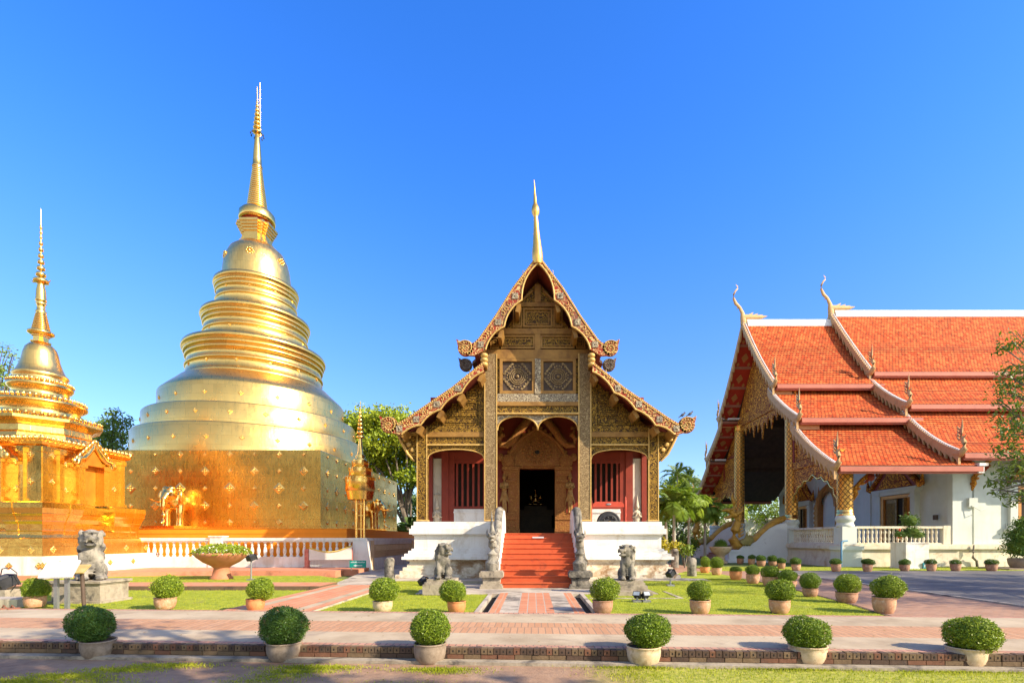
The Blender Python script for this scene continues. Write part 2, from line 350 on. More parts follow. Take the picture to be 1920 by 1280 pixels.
m_pots = {'terracotta': mk('terracotta_pot', [(.40,.19,.10), (.52,.27,.15), (.58,.33,.20)], 3.5, .7, bump=.15, stain=(.62,.45,.32), sscale=2.6, sth=.53),
          'tan': mk('tan_pot', [(.50,.36,.20), (.60,.45,.28), (.66,.52,.35)], 3.0, .7, bump=.12, stain=(.34,.23,.13), sscale=2.0, sth=.52),
          'grey': mk('grey_brown_pot', [(.19,.14,.095), (.27,.205,.145), (.32,.25,.185)], 3.0, .75, bump=.12, stain=(.18,.13,.09), sscale=2.0, sth=.58),
          'orange': mk('orange_pot', [(.55,.20,.07), (.64,.27,.10)], 3.5, .6, bump=.12, stain=(.40,.15,.06), sscale=3.0, sth=.56),
          'rust': mk('rust_brown_pot', [(.28,.14,.08), (.38,.20,.12), (.44,.27,.18)], 3.5, .75, bump=.15, stain=(.55,.42,.30), sscale=3.0, sth=.62)}
m_gold = gold('gilded_sheet', (.92,.57,.15), .16, .32, .25, dark=(.62,.36,.09))
m_gold_pale = gold('gilded_drum_sheet', (1.0,.62,.18), .24, .38, .22, .7, (1.3, .55), (.90,.52,.13), .025)
m_gold_wall = gold('gilded_wall_sheet', (.88,.50,.11), .20, .36, .18, .8, (.8,.6), (.52,.30,.08))
m_gold_trim = gold('gilded_trim', (.98,.62,.18), .18, .34, .1, 3.0, None, (.78,.42,.08))
m_gold_bell = gold('gilded_bell', (1.0,.64,.20), .26, .42, .1, 1.0, (.35,.7), (.86,.50,.13), .03)
m_statue = gold('statue_gold', (.98,.63,.20), .12, .28, .06, 3.0, None, (.8,.45,.1))
m_darkgold = carved('aged_gilt_carving', (.40,.225,.035), (.065,.032,.009), 2.6, 44.0, .5, .35, .7, dsc=.8)
m_paleguilt = carved('weathered_gilt_column', (.42,.30,.15), (.18,.115,.055), 3.4, 50.0, .55, .2, .7, dirt=(.36,.28,.20), dsc=1.1, dth=.6)
m_barge = carved('painted_bargeboard', (.72,.50,.21), (.30,.038,.018), 2.1, 40.0, .5, .15, .6, th=.22, dirt=(.17,.10,.07), dsc=.55, dth=.5)
m_rim = mk('gilt_rim', [(.45,.27,.07), (.66,.43,.14)], 9.0, .5, .2, bump=.3, bscale=60)
m_wood = mk('aged_gilt_beam', [(.18,.085,.02), (.30,.155,.035), (.36,.19,.045)], 2.4, .6, .15, bump=.3, bscale=9)
m_darkwood = mk('dark_timber', [(.05,.03,.02), (.09,.055,.035)], 3.0, .7, bump=.2)
m_red = mk('red_lacquer', [(.19,.022,.009), (.26,.033,.014), (.22,.027,.011)], 1.6, .55, bump=.08, stain=(.22,.03,.018), sscale=1.0)
m_soffit = mk('red_soffit', [(.20,.035,.02), (.28,.055,.03)], 2.0, .7, bump=.1)
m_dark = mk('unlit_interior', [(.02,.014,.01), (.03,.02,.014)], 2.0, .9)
m_roofdark = mk('brown_roof_tile', [(.10,.06,.04), (.17,.10,.07)], 5.0, .85, bump=.5, bscale=18)
m_glassmosaic = carved('mirror_mosaic', (.56,.46,.30), (.15,.11,.08), 3.4, 44.0, .4, .3, .5, dirt=(.14,.12,.12))
m_stucco_old = carved('old_portal_stucco', (.42,.20,.05), (.26,.10,.03), 2.6, 50.0, .7, .1, .7, dirt=(.42,.16,.09), dsc=1.4, dth=.56)
m_tile = tilem('orange_roof_tile')
m_ridge = mk('white_ridge', [(.66,.62,.57), (.80,.77,.73)], 1.5, .8, bump=.2, stain=(.42,.36,.3), sscale=1.8)
m_bargew = mk('pale_bargeboard', [(.46,.26,.10), (.60,.37,.16), (.53,.31,.12)], 3.5, .7, bump=.35, bscale=16, stain=(.46,.32,.14), sscale=2.2)
m_fascia = mk('red_fascia', [(.42,.12,.075), (.50,.16,.10)], 1.3, .6, bump=.05, stain=(.32,.09,.06))
m_gildbright = carved('gilt_relief', (.95,.46,.06), (.32,.09,.015), 3.0, 44.0, .36, .35, .9, dirt=(.42,.24,.07))
m_gildfar = carved('gilt_gable_relief', (1.0,.45,.05), (.26,.065,.014), 1.6, 34.0, .65, .0, 1.0, th=.12, dirt=(.40,.15,.02), dsc=1.2, dth=.62)
m_wallw = mk('temple_wall', [(.55,.58,.52), (.62,.65,.59), (.66,.68,.62)], .8, .85, bump=.1, streak=(.60,.58,.50), stain=(.62,.60,.54), sscale=.5, sth=.6)
m_basew = mk('stained_base_wall', [(.64,.58,.44), (.72,.67,.52), (.68,.60,.45)], .8, .85, bump=.12, stain=(.48,.34,.20), sscale=1.2, sth=.53, streak=(.50,.40,.27))
m_steel = mk('grey_steel', [(.28,.28,.28), (.36,.36,.36)], 5.0, .4, .6)
m_black = mk('black_metal', [(.02,.02,.022), (.05,.05,.055)], 6.0, .5, .2)
m_brownpost = mk('brown_post', [(.07,.045,.03), (.11,.07,.05)], 6.0, .7)
m_glass = mk('lamp_glass', [(.30,.34,.38), (.42,.46,.50)], 4.0, .12)
m_panel = mk('sign_panel', [(.52,.53,.54), (.60,.61,.62)], 2.0, .35, bump=.0)
m_ink = mk('faded_ink', [(.20,.22,.26), (.28,.30,.34)], 6.0, .6)
m_green = mk('green_sign', [(.0,.22,.18), (.005,.27,.22)], 4.0, .45)
m_cloth = mk('cream_cloth', [(.66,.62,.54), (.76,.72,.64)], 3.0, .9, bump=.3, bscale=7)
m_yellow = mk('yellow_trim', [(.62,.45,.10), (.70,.52,.13)], 3.0, .8)
m_nagagold = mk('ochre_scales', [(.34,.17,.025), (.50,.27,.04), (.58,.34,.06)], 3.5, .45, .25, bump=.8, bscale=16)
m_nagagreen = mk('ochre_green_fin', [(.22,.18,.05), (.36,.30,.09)], 3.0, .5, .1, bump=.4)
m_shadewall = mk('shaded_stair_wall', [(.66,.67,.68), (.74,.75,.76)], .9, .8, bump=.08, stain=(.36,.35,.36), sscale=1.6, sth=.62)  # white walls, with the bluish shade on them mixed into the colour
m_bluepipe = mk('blue_pipe', [(.06,.19,.33), (.09,.24,.38)], 3.0, .5)
m_rod = mk('brown_lacquer_stair', [(.28,.10,.05), (.34,.13,.07)], 2.0, .6)

# ------------------------------------------------------------------ leaf clouds
def leafcloud(name, mats, P, Nrm, size, parent=None, aspect=.5, spread=.8, at=None, tip=None):
    n = len(P); d = rng.normal(size=(n, 3)); d /= np.linalg.norm(d, axis=1)[:, None]
    nn = Nrm*(1-spread)+d*spread; nn /= np.linalg.norm(nn, axis=1)[:, None]+1e-9
    t = rng.normal(size=(n, 3)) if tip is None else tip+rng.normal(size=(n, 3))*.35
    t -= (t*nn).sum(1)[:, None]*nn; t /= np.linalg.norm(t, axis=1)[:, None]+1e-9
    s = np.cross(nn, t); L = np.asarray(size)[:, None]*np.ones((n, 1))
    v = np.stack([P-t*L*.5, P+s*L*aspect*.5-nn*L*.08, P+t*L*.5, P-s*L*aspect*.5-nn*L*.08], 1).reshape(-1, 3)
    off = OFF[parent.name] if parent is not None else Vector(at if at is not None else (0,0,0))
    v = v-np.array(off)
    me = bpy.data.meshes.new(name); me.vertices.add(4*n); me.loops.add(4*n); me.polygons.add(n)
    me.vertices.foreach_set('co', v.astype(np.float32).ravel())
    me.loops.foreach_set('vertex_index', np.arange(4*n, dtype=np.int32))
    me.polygons.foreach_set('loop_start', np.arange(0, 4*n, 4, dtype=np.int32))
    if not isinstance(mats, (list, tuple)): mats = [mats]
    for m in mats: me.materials.append(m)
    if len(mats) > 1: me.polygons.foreach_set('material_index', (rng.random(n) < .06).astype(np.int32)*(len(mats)-1))
    me.update(calc_edges=True); me.validate()
    o = bpy.data.objects.new(name, me); col.objects.link(o); OFF[o.name] = Vector(off)
    if parent is not None: o.parent = parent
    else: o.location = off
    return o
def sphere_pts(n):
    d = rng.normal(size=(n, 3)); return d/np.linalg.norm(d, axis=1)[:, None]
def clumps(cl, per, fill=.55):
    P = []; Nn = []
    for (c, r) in cl:
        r = np.array(r if isinstance(r, (tuple, list)) else (r, r, r*.8))
        k = max(8, int(per*(r[0]*r[1]*r[2])**(2/3)))
        d = sphere_pts(k); rad = fill+(1-fill)*rng.random(k)**.6
        wob = 1+.28*np.sin(d[:, 0]*5+c[0])*np.cos(d[:, 2]*6+c[1]*2)+.12*rng.normal(size=k)
        P.append(np.array(c)+d*r*(rad*wob)[:, None]); Nn.append(d)
    return np.concatenate(P), np.concatenate(Nn)
def tree(name, label, x, y, h, cl, tr, leaf, per, mat, group=None, z0=0.0, base=None, fill=.5, aspect=.5, limbs=1.0):
    t = thing(name, label, 'tree', (x, y, z0), group)
    mb = MB(); bx, by = base or (x, y)
    top = (sum(c[0][0] for c in cl)/len(cl), sum(c[0][1] for c in cl)/len(cl), z0+h*.55)
    pts = [(bx+(top[0]-bx)*s_**1.5+R.uniform(-.1,.1)*tr*3, by+(top[1]-by)*s_**1.5+R.uniform(-.1,.1)*tr*3, z0-.05+(top[2]-z0)*s_) for s_ in (0,.12,.3,.55,.8,1)]
    mb.tube(pts, [tr*1.5, tr*1.1, tr, tr*.85, tr*.7, tr*.5], 10)
    if limbs:
        for i, (c, r) in enumerate(cl):
            k = min(4, 2+i % 3); a = Vector(pts[k]); b = Vector(c); m_ = a.lerp(b, .5)+Vector((R.uniform(-.3,.3), R.uniform(-.3,.3), R.uniform(0,.5)))
            mb.tube([a, m_, b], [tr*.45*limbs, tr*.28*limbs, tr*.1*limbs], 6)
            for q in range(3):
                rr = r[0] if isinstance(r, (tuple, list)) else r
                e = b+Vector((R.uniform(-1,1), R.uniform(-1,1), R.uniform(-.4,.9)))*rr*.8
                mb.tube([m_.lerp(b, .6), b.lerp(e, .5)+Vector((0,0,.1)), e], [tr*.14*limbs, tr*.09*limbs, tr*.03*limbs], 5)
    obj('trunk', mb, m_bark, t)
    P, Nn = clumps(cl, per, fill)
    Nn = Nn*.7+np.array([.25,-.12,.5]); leafcloud('crown', mat, P, Nn, leaf*(.7+.6*rng.random(len(P))), t, aspect, .55)
    return t
def rclumps(x, y, z, rx, ry, rz, n, r0, r1, seed=1):
    q = random.Random(seed); out = []
    for i in range(n):
        a = q.uniform(0, 2*pi); t = q.uniform(-.9, 1); w = math.sqrt(max(.05, 1-t*t))*q.uniform(.45, 1)
        r = q.uniform(r0, r1); out.append(((x+rx*w*math.cos(a), y+ry*w*math.sin(a), z+rz*t), (r, r, r*.7)))
    return out
def palm(name, label, x, y, h, nf, L, group, lean=0.0, tr=.12, mat=None, z0=0.0, droop=1.0, lw=.05, ll=.55, seed=3):
    q = random.Random(seed); t = thing(name, label, 'palm tree', (x, y, z0), group); mb = MB()
    n = 9; pts = [(x+lean*(i/n)**2, y, z0-.05+h*i/n) for i in range(n+1)]
    mb.tube(pts, [tr*(1.35-.5*i/n)*(1.06 if i % 2 else .97) for i in range(n+1)], 10)
    mb.tube([pts[-1], (pts[-1][0], y, z0+h+L*.22)], [tr*.9, tr*.45], 8)
    obj('trunk', mb, m_palmbark, t)
    P = []; Nn = []; T = []; S = []; rb = MB(); top = Vector((pts[-1][0], y, z0+h+L*.12))
    for i in range(nf):
        a = 2*pi*i/nf+q.uniform(-.25,.25); el = q.uniform(.15, 1.25) if i % 4 else q.uniform(-.35,.1)
        hd = Vector((math.cos(a), math.sin(a), 0)); p = top.copy(); d = (hd*math.cos(el)+Vector((0,0,math.sin(el)))); cur = [p.copy()]
        st = 16; side = Vector((-math.sin(a), math.cos(a), 0))
        for k in range(st):
            p = p+d*L/st; d = (d+Vector((0,0,-.11*droop))).normalized(); cur.append(p.copy())
            w = ll*math.sin(pi*min(.97, (k+1.4)/(st+.6)))
            for s_ in (-1, 1):
                for sub in (0, .5):
                    ld = (side*s_*.85+d*.6+Vector((0,0,-.12+q.uniform(-.1,.15)))).normalized()
                    P.append(p-d*(L/st)*sub+ld*w*.5); T.append(ld); S.append(w)
                    Nn.append(ld.cross(d).normalized()*s_+Vector((0,0,.6)))
        rb.tube(cur, [.03*L/2.5*(1-.08*k) for k in range(len(cur))], 5)
    c = leafcloud('crown', mat or m_leaf_c, np.array([tuple(v) for v in P]), np.array([tuple(v) for v in Nn]), np.array(S), t, lw/ll*2.2, .12, tip=np.array([tuple(v) for v in T])*3)
    obj('frond_stems', rb, mat or m_leaf_c, t)
    return t

# ------------------------------------------------------------------ ground, roads, paths
def S(name, mb, mats): o = obj(name, mb, mats); o['kind'] = 'structure'; return o
def sheet(mb, pts, z, thick=None):
    if thick is None: mb.poly([(x, y, z) for x, y in pts])
    else: mb.prism(pts, z-thick, z, 'z')
# base ground : bare earth with scattered grass, greener to the right of the foreground
def ground_mat():
    m, nt, b = nmat('earth_and_grass'); v = coords(nt, False)
    n0 = nd(nt, 'TexNoise', {'Vector': v, 'Scale': 1.1, 'Detail': 8.0, 'Roughness': .65})
    earth = ramp(nt, n0.outputs[0], [(.3, (.24,.13,.075)), (.5, (.36,.215,.125)), (.7, (.42,.275,.17))])
    n3 = nd(nt, 'TexNoise', {'Vector': v, 'Scale': 9.0, 'Detail': 6.0, 'Roughness': .7})
    earth = mixc(nt, .6, earth, ramp(nt, n3.outputs[0], [(.3, .55), (.6, 1.0)]), 'MULTIPLY')
    n1 = nd(nt, 'TexNoise', {'Vector': v, 'Scale': 14.0, 'Detail': 6.0})
    gr = ramp(nt, n1.outputs[0], [(.3, (.18,.20,.02)), (.5, (.34,.35,.04)), (.68, (.46,.40,.09))])
    sx = nd(nt, 'SeparateXYZ', {0: v}); n2 = nd(nt, 'TexNoise', {'Vector': v, 'Scale': .55, 'Detail': 6.0})
    g = nd(nt, 'MapRange', {0: math_(nt, 'ADD', sx.outputs[0], math_(nt, 'MULTIPLY', n2.outputs[0], 2.2)), 1: 1.6, 2: 2.5})
    cc = mixc(nt, g.outputs[0], earth, gr)
    far = nd(nt, 'MapRange', {0: sx.outputs[1], 1: 12.0, 2: 22.0}); cc = mixc(nt, far.outputs[0], cc, (.13,.17,.03))
    nt.links.new(cc, b.inputs['Base Color']); b.inputs['Roughness'].default_value = .95
    bp = nd(nt, 'Bump', {'Strength': .6, 'Distance': .03, 'Height': n3.outputs[0]}); nt.links.new(bp.outputs[0], b.inputs['Normal'])
    return m
mb = MB(); mb.poly([(-700,-300,0), (700,-300,0), (700,1100,0), (-700,1100,0)])
o = obj('ground', mb, ground_mat(), at=(0,0,0)); o['kind'] = 'structure'
# raised walkway crossing the view, slightly oblique
def wy(x, d): return 6.88-.058*x+d                  # near kerb line + distance across
mb = MB(); zt = .2
X0, X1 = -22.0, 24.0
def band(d0, d1, m, z=zt): mb.cm = m; mb.poly([(X0, wy(X0, d0), z), (X1, wy(X1, d0), z), (X1, wy(X1, d1), z), (X0, wy(X0, d1), z)])
band(.10, .24, 1); band(.24, 1.10, 0); band(1.10, 2.14, 2); band(2.14, 3.20, 0); band(3.20, 3.36, 1)
mb.cm = 0
mb.poly([(X0, wy(X0, .1), -.02), (X1, wy(X1, .1), -.02), (X1, wy(X1, .1), zt), (X0, wy(X0, .1), zt)])
mb.poly([(X0, wy(X0, 3.36), -.02), (X0, wy(X0, 3.36), zt), (X1, wy(X1, 3.36), zt), (X1, wy(X1, 3.36), -.02)])
S('walkway', mb, [m_conc, m_brick_edge, m_brick_top])
# brick kerb of the walkway: soldier course over stretcher course
mb = MB(); ang = math.atan(-.058); x = -12.0
while x < 12.0:
    w = .088+R.uniform(-.006,.006); T = Matrix.Translation((x, wy(x, 0), 0)) @ Matrix.Rotation(ang, 4, 'Z'); mb.cm = R.choice((0,0,1,1,2))
    j = R.uniform(-.006,.006); mb.box(0, w-.009, j, .11, .115, .198+R.uniform(-.006,.004), T)
    mb.cm = 3; mb.box(w*.5-.012, w*.5+.004, j-.0025, .02, .14, .168, T); x += w  # shade of the brick holes, painted as small black blocks
x = -12.0
while x < 12.0:
    w = .235; T = Matrix.Translation((x, wy(x, 0), 0)) @ Matrix.Rotation(ang, 4, 'Z'); mb.cm = R.choice((0,1,1,2))
    j = R.uniform(-.004,.006); mb.box(0, w-.01, j, .11, .050, .108, T); x += w
mb.cm = 3; mb.poly([(-12, wy(-12,.02), .0), (12, wy(12,.02), .0), (12, wy(12,.02), .19), (-12, wy(-12,.02), .19)])
S('kerb', mb, m_brick_wall+[m_blackhole])
mb = MB(); mb.prism([(X0, wy(X0,-.16)), (X1, wy(X1,-.16)), (X1, wy(X1,-.002)), (X0, wy(X0,-.002))], -.05, .046, 'z')
S('kerb_footing', mb, m_stone_base)
# central path to the stairs with brick bands and side drains
mb = MB()
def strip(x0, x1, y0, y1, z, m): mb.cm = m; mb.poly([(x0,y0,z), (x1,y0,z), (x1,y1,z), (x0,y1,z)])
ya, yb = 10.15, 14.46
for (a, b, m) in ((-.94,-.72,1), (-.72,-.34,0), (-.34,.45,2), (.45,.86,0), (.86,1.08,1)): strip(a, b, ya, yb, .155, m)
mb.cm = 0; mb.box(-.96, 1.10, ya, yb, -.02, .150)
S('centre_path', mb, [m_conc_grey, m_brick_path, brickm('red_tile_path', (.56,.20,.09), (.64,.26,.13), (.46,.40,.32), .2, .31, 'xy', ms=.012, offset=0.0)])
mb = MB()
for a, b in ((-1.18,-.96), (1.10,1.34)): mb.poly([(a,10.1,.02), (b,10.1,.02), (b,14.46,.02), (a,14.46,.02)])
S('drain', mb, m_blackhole)
mb = MB()
for a, b in ((-1.28,-1.18), (1.34,1.44)): mb.box(a, b, 10.3, 14.46, -.02, .135)
S('drain_kerb', mb, m_conc_grey)
mb = MB(); mb.box(-3.4, 3.6, 14.46, 17.6, -.02, .13); mb.box(-6.6, 6.8, 19.0, 44.0, -.02, .118)
S('apron', mb, m_conc_grey)
# lawns
mb = MB()
lawns = {'mid': [(-4.75, 10.30), (-1.28, 10.22), (-1.28, 14.40), (-3.45, 14.40), (-3.45, 18.95), (-6.0, 18.95), (-4.75, 16.6)],
         'right': [(1.44, 10.10), (7.15, 9.78), (7.7, 12.5), (8.15, 16.0), (8.4, 19.5), (3.65, 18.95), (3.65, 14.40), (1.44, 14.40)],
         'left': [(-16.0, 11.0), (-6.75, 10.55), (-6.75, 15.7), (-24, 15.7), (-24, 11.3)],
         'back': [(-24, 17.4), (-7.2, 17.4), (-7.0, 19.2), (-9.2, 21.6), (-24, 21.6)],
         'far_right': [(8.0, 19.6), (8.4, 19.6), (8.5, 24.5), (7.4, 24.5), (5.4, 20.6)],
         'verge': [(9.5, 26.3), (60, 26.3), (60, 29.6), (9.5, 29.6)]}
lz = {'mid': .11, 'right': .115, 'left': .10, 'back': .12, 'far_right': .126, 'verge': .06}
for k, p in lawns.items(): sheet(mb, p, lz[k], .12)
S('lawn', mb, m_grass)
# side path, cross path, plaza bricks, road
mb = MB()
def zs(y): return .155
for (a, b, m) in ((-6.75,-6.45,1), (-6.45,-6.2,0), (-6.2,-5.25,1), (-5.25,-5.0,0), (-5.0,-4.78,1)):
    mb.cm = m; mb.poly([(a,10.25,.16), (b,10.25,.16), (b,16.9,.16), (a,16.9,.16)])
mb.cm = 2; mb.box(-6.76, -4.76, 10.45, 16.91, -.02, .154)
mb.cm = 1; mb.poly([(-24,15.9,.21), (-6.76,15.9,.21), (-6.76,17.35,.21), (-24,17.35,.21)])
mb.cm = 3; mb.box(-24, -6.77, 15.9, 17.36, -.02, .204)
S('brick_path', mb, [m_conc, m_brick_path, m_conc_grey, m_brick_wall[1]])
mb = MB(); mb.poly([(-6.9,17.0,.135), (-4.8,17.0,.135), (-6.2,19.1,.135), (-5.6,26,.135), (-5.6,46,.135), (-8.6,46,.135), (-8.2,24,.135), (-7.4,20,.135)])
S('paved_passage', mb, m_conc_grey)
mb = MB(); mb.prism([(7.3, 10.1), (12.0, 9.6), (12.1, 26.2), (9.4, 26.2), (9.4, 60), (6.9, 60), (6.9, 24.6), (8.6, 24.5), (8.5, 19.5), (8.25, 16), (7.8, 12.5)], -.03, .035, 'z')
S('pavement', mb, m_pave)
mb = MB(); mb.prism([(7.17, 9.85), (7.28, 9.85), (7.83, 12.5), (8.28, 16), (8.53, 19.5), (8.42, 19.5), (8.17, 16), (7.72, 12.5)], -.02, .125, 'z')
S('lawn_edging', mb, m_brick_wall[0])  # dark colour stands for the shadowed recess along the lawn
mb = MB(); mb.poly([(12.05, 8.5, .05), (80, 4.5, .05), (80, 26.25, .05), (12.12, 26.25, .05)])
S('road', mb, m_asphalt)
mb = MB(); mb.prism([(12.0, 9.5), (12.14, 9.5), (12.2, 26.2), (12.06, 26.2)], -.02, .075, 'z'); S('road_edging', mb, m_conc_grey)
# grass blades
def blades(name, regions):
    P = []; H = []
    for poly_, z, n, h in regions:
        xs = [p[0] for p in poly_]; ys = [p[1] for p in poly_]; c = 0; xy = np.array(poly_)
        q = np.stack([rng.uniform(min(xs), max(xs), n), rng.uniform(min(ys), max(ys), n)], 1)
        ins = np.zeros(n, bool); j = len(xy)-1
        for i in range(len(xy)):
            a, b = xy[i], xy[j]
            cond = (a[1] > q[:, 1]) != (b[1] > q[:, 1])
            ins ^= cond & (q[:, 0] < (b[0]-a[0])*(q[:, 1]-a[1])/(b[1]-a[1]+1e-12)+a[0]); j = i
        q = q[ins]; hh = h*(.5+.9*rng.random(len(q)))
        P.append(np.column_stack([q, z+hh*.42])); H.append(hh)
    P = np.concatenate(P); H = np.concatenate(H); n = len(P)
    a = rng.uniform(0, 2*pi, n); Nn = np.column_stack([np.cos(a), np.sin(a), .25*rng.random(n)])
    tip = np.column_stack([.55*rng.normal(size=n), .55*rng.normal(size=n), np.full(n, 1.4)])
    o = leafcloud(name, m_blade, P, Nn, H, None, .22, .1, tip=tip); o['kind'] = 'stuff'; return o
reg = [(lawns['mid'], .11, 26000, .032), (lawns['right'], .115, 42000, .032), (lawns['left'], .10, 30000, .032), (lawns['back'], .12, 12000, .035), (lawns['verge'], .06, 6000, .06)]
o = blades('grass', reg); o['label'] = 'short bright lawn grass around the temple paths'; o['category'] = 'grass'
def patch(cx, cy, rx, ry, n=20, seed=0):
    q = random.Random(seed); return [(cx+rx*math.cos(2*pi*i/n)*q.uniform(.72,1.12), cy+ry*math.sin(2*pi*i/n)*q.uniform(.72,1.12)) for i in range(n)]
gp = []
for i, (cx_, cy_, sx_, sy_, n, h) in enumerate(((-6.1,5.95,.28,.08,1500,.045),(-5.75,6.2,.28,.08,1500,.045),(-5.3,6.5,.28,.07,1300,.045),(-4.85,6.72,.3,.06,1100,.05),(-5.2,5.95,.3,.10,900,.04),(-2.85,6.62,.33,.06,1500,.05),(-3.0,6.42,.28,.06,1100,.045),(-3.15,6.2,.22,.07,700,.04),(-3.3,5.98,.25,.06,500,.04),(-1.25,6.52,.28,.05,1000,.05),(-1.1,6.38,.22,.05,600,.04),(1.35,6.62,.35,.06,700,.05),(1.25,6.3,.3,.12,600,.04),(3.3,6.55,.4,.08,700,.05),(5.3,6.4,.5,.1,800,.05),(-1.6,5.95,.4,.06,260,.03))):
    xy = rng.normal(size=(n, 2))*np.array([sx_, sy_])+np.array([cx_, cy_]); hh = None; h = h*.72; xy[:, 1] = np.minimum(xy[:, 1], 6.70-.058*xy[:, 0]); hh = h*(.5+.9*rng.random(n))
    gp.append((np.column_stack([xy, hh*.42]), hh))
fg = [([(1.9,3.5), (9,3.5), (9,6.2), (3,6.5), (1.3,6.6), (.9,6.15)], 0, 22000, .034)]
P0 = np.concatenate([g_[0] for g_ in gp]); H0 = np.concatenate([g_[1] for g_ in gp]); n = len(P0); a_ = rng.uniform(0, 2*pi, n)
o = leafcloud('grass', m_blade, P0, np.column_stack([np.cos(a_), np.sin(a_), .25*rng.random(n)]), H0, None, .22, .1, tip=np.column_stack([.7*rng.normal(size=n), .7*rng.normal(size=n), np.full(n, 1.2)])); o['kind'] = 'stuff'; o['label'] = 'thin weedy grass tufts on bare earth round the front pots'; o['category'] = 'grass'
o = blades('grass', fg); o['label'] = 'tufted foreground grass and weeds in front of the brick kerb'; o['category'] = 'grass'

q_ = np.column_stack([rng.uniform(-8,9,150), rng.uniform(5.6,10.2,150), np.zeros(150)]); q_[:, 2] = np.where(q_[:, 1] > 6.95-.058*q_[:, 0], .207, .006)
q_ = q_[np.abs(q_[:, 1]-(6.88-.058*q_[:, 0])) > .14]
o = leafcloud('fallen_leaves', mk('dry_leaf', [(.16,.08,.03),(.30,.17,.05),(.36,.26,.07)], 30.0, .8), q_, np.tile([0,0,1.0], (len(q_), 1)), .05*(.6+.7*rng.random(len(q_))), None, .5, .12); o['kind'] = 'stuff'; o['label'] = 'few dry fallen leaves scattered on the walkway and earth'; o['category'] = 'leaves'
# ------------------------------------------------------------------ clipped bushes in pots
def pot_mesh():
    mb = MB()
    mb.lathe([(.72,0), (.75,.02), (.90,.25), (.98,.5), (1.0,.74), (.97,.88), (1.0,.92), (1.04,.96), (1.02,1.0), (.93,1.0), (.9,.93), (.88,.86)], n=28)
    return mb
soil_mb = MB(); soil_mb.lathe([(.91,.84), (.9,.90), (.5,.93), (.05,.94)], n=20)
pot_meshes = {k: pot_mesh().mesh('pot', m) for k, m in m_pots.items()}
soil_mesh = soil_mb.mesh('soil', m_soil)
def bush_mesh(n, leaf, mat, seed, flat=0.0, core=.78):
    d = sphere_pts(n); rad = .80+.20*rng.random(n)**.5
    w = 1+.05*np.sin(d[:, 0]*5+seed)+.05*np.sin(d[:, 1]*6+seed*2)*np.cos(d[:, 2]*5+seed)+.03*np.sin(d[:, 0]*17+seed)*np.sin(d[:, 2]*15)+.025*rng.normal(size=n)
    stray = rng.random(n) < .025; w = np.where(stray, w+.22*rng.random(n), w)
    o = leafcloud('foliage', mat, d*(rad*w)[:, None], d, leaf*(.7+.6*rng.random(n)), None, .55, .62)
    me = o.data; col.objects.unlink(o); bpy.data.objects.remove(o)
    return me
m_flower = mk('white_blossom', [(.75,.72,.68), (.8,.78,.74)], 5.0, .7)
core_mb = MB(); core_mb.ell((0,0,0), .76, n=18, m=12); core_mesh = core_mb.mesh('bush_inside', m_core)  # solid core added inside each leaf ball to keep it opaque
near_bush = [bush_mesh(11000, .085, m_bush, i) for i in range(3)]
shade_bush = [bush_mesh(12000, .080, m_bush_dark, i+5) for i in range(2)]  # darker leaf colour carries the shade over the two left front bushes
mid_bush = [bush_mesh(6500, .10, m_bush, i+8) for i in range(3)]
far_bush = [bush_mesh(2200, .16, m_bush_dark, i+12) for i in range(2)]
flower_bush = [bush_mesh(2200, .15, [m_bush_dark, m_flower], 16)]
GB = 'clipped round bushes in clay pots'
def potted(bx0, bx1, by0, by1, px0, px1, pyb, zg, pk, fol, label, tilt=0, group=GB):
    s_ = F/(pyb-HY)*(EYE-zg)                         # depth of the pot's front foot
    r = (px1-px0)/2/F*s_; Y = s_+r*.8; k = F/Y
    x = ((px0+px1)/2-CX)/k
    t = thing('potted_bush', label, 'potted bush', (x, Y, zg), group)
    bz0 = EYE+(HY-by1)/k; bz1 = EYE+(HY-by0)/k; ph = max(.1, bz0-zg+.10*r/.25)
    rp = (px1-px0)/2/k/1.03
    def part(name, me, par, loc, sc_, rz=0, rot=None):
        o = bpy.data.objects.new(name, me); col.objects.link(o); o.parent = par; o.location = loc; o.scale = sc_; o.rotation_euler = rot or (0,0,rz); return o
    lat = math.sqrt(1+(x/Y)**2); rp /= lat; rx_ = 1/lat
    p = part('pot', pot_meshes[pk], t, (0,0,0), (rp, rp, ph), R.uniform(0,6), (0, tilt, R.uniform(0,6)))
    part('soil', soil_mesh, p, (0,0,0), (1,1,1))
    rx = (bx1-bx0)/2/k*rx_; rz = (bz1-bz0)/2+.02; ox = ((bx0+bx1)/2-CX)/k-x
    bb = bz0+.08*(bz1-bz0); f = part('foliage', R.choice(fol), t, (ox, 0, (bb+bz1)/2-zg), (rx*R.uniform(.91,.98), rx*R.uniform(.91,.98), (bz1-bb)/2*R.uniform(.94,1.0)), 0, (R.uniform(-.09,.09), R.uniform(-.09,.09), R.uniform(0,6)))
    part('bush_inside', core_mesh, f, (0,0,0), (1,1,1))
    return t
potted(117,223,1133,1212,147,222,1238,0,'grey',shade_bush,'dark shaded ball bush in grey brown pot, front row leftmost before the kerb',.06)
potted(482,582,1136,1216,498,568,1243,0,'grey',shade_bush,'dark shaded ball bush in grey brown pot on grass tuft, front row second from left')
potted(766,848,1142,1216,775,838,1247,0,'grey',near_bush,'lit ball bush in brown jar shaped pot, front row third from left')
potted(1168,1262,1147,1222,1173,1240,1252,0,'tan',near_bush,'big round bush in smooth sandy tan pot on foreground lawn, front row fourth from left')
potted(1463,1559,1153,1223,1475,1553,1252,0,'tan',near_bush,'lit ball bush in wide tan pot, front row second from right')
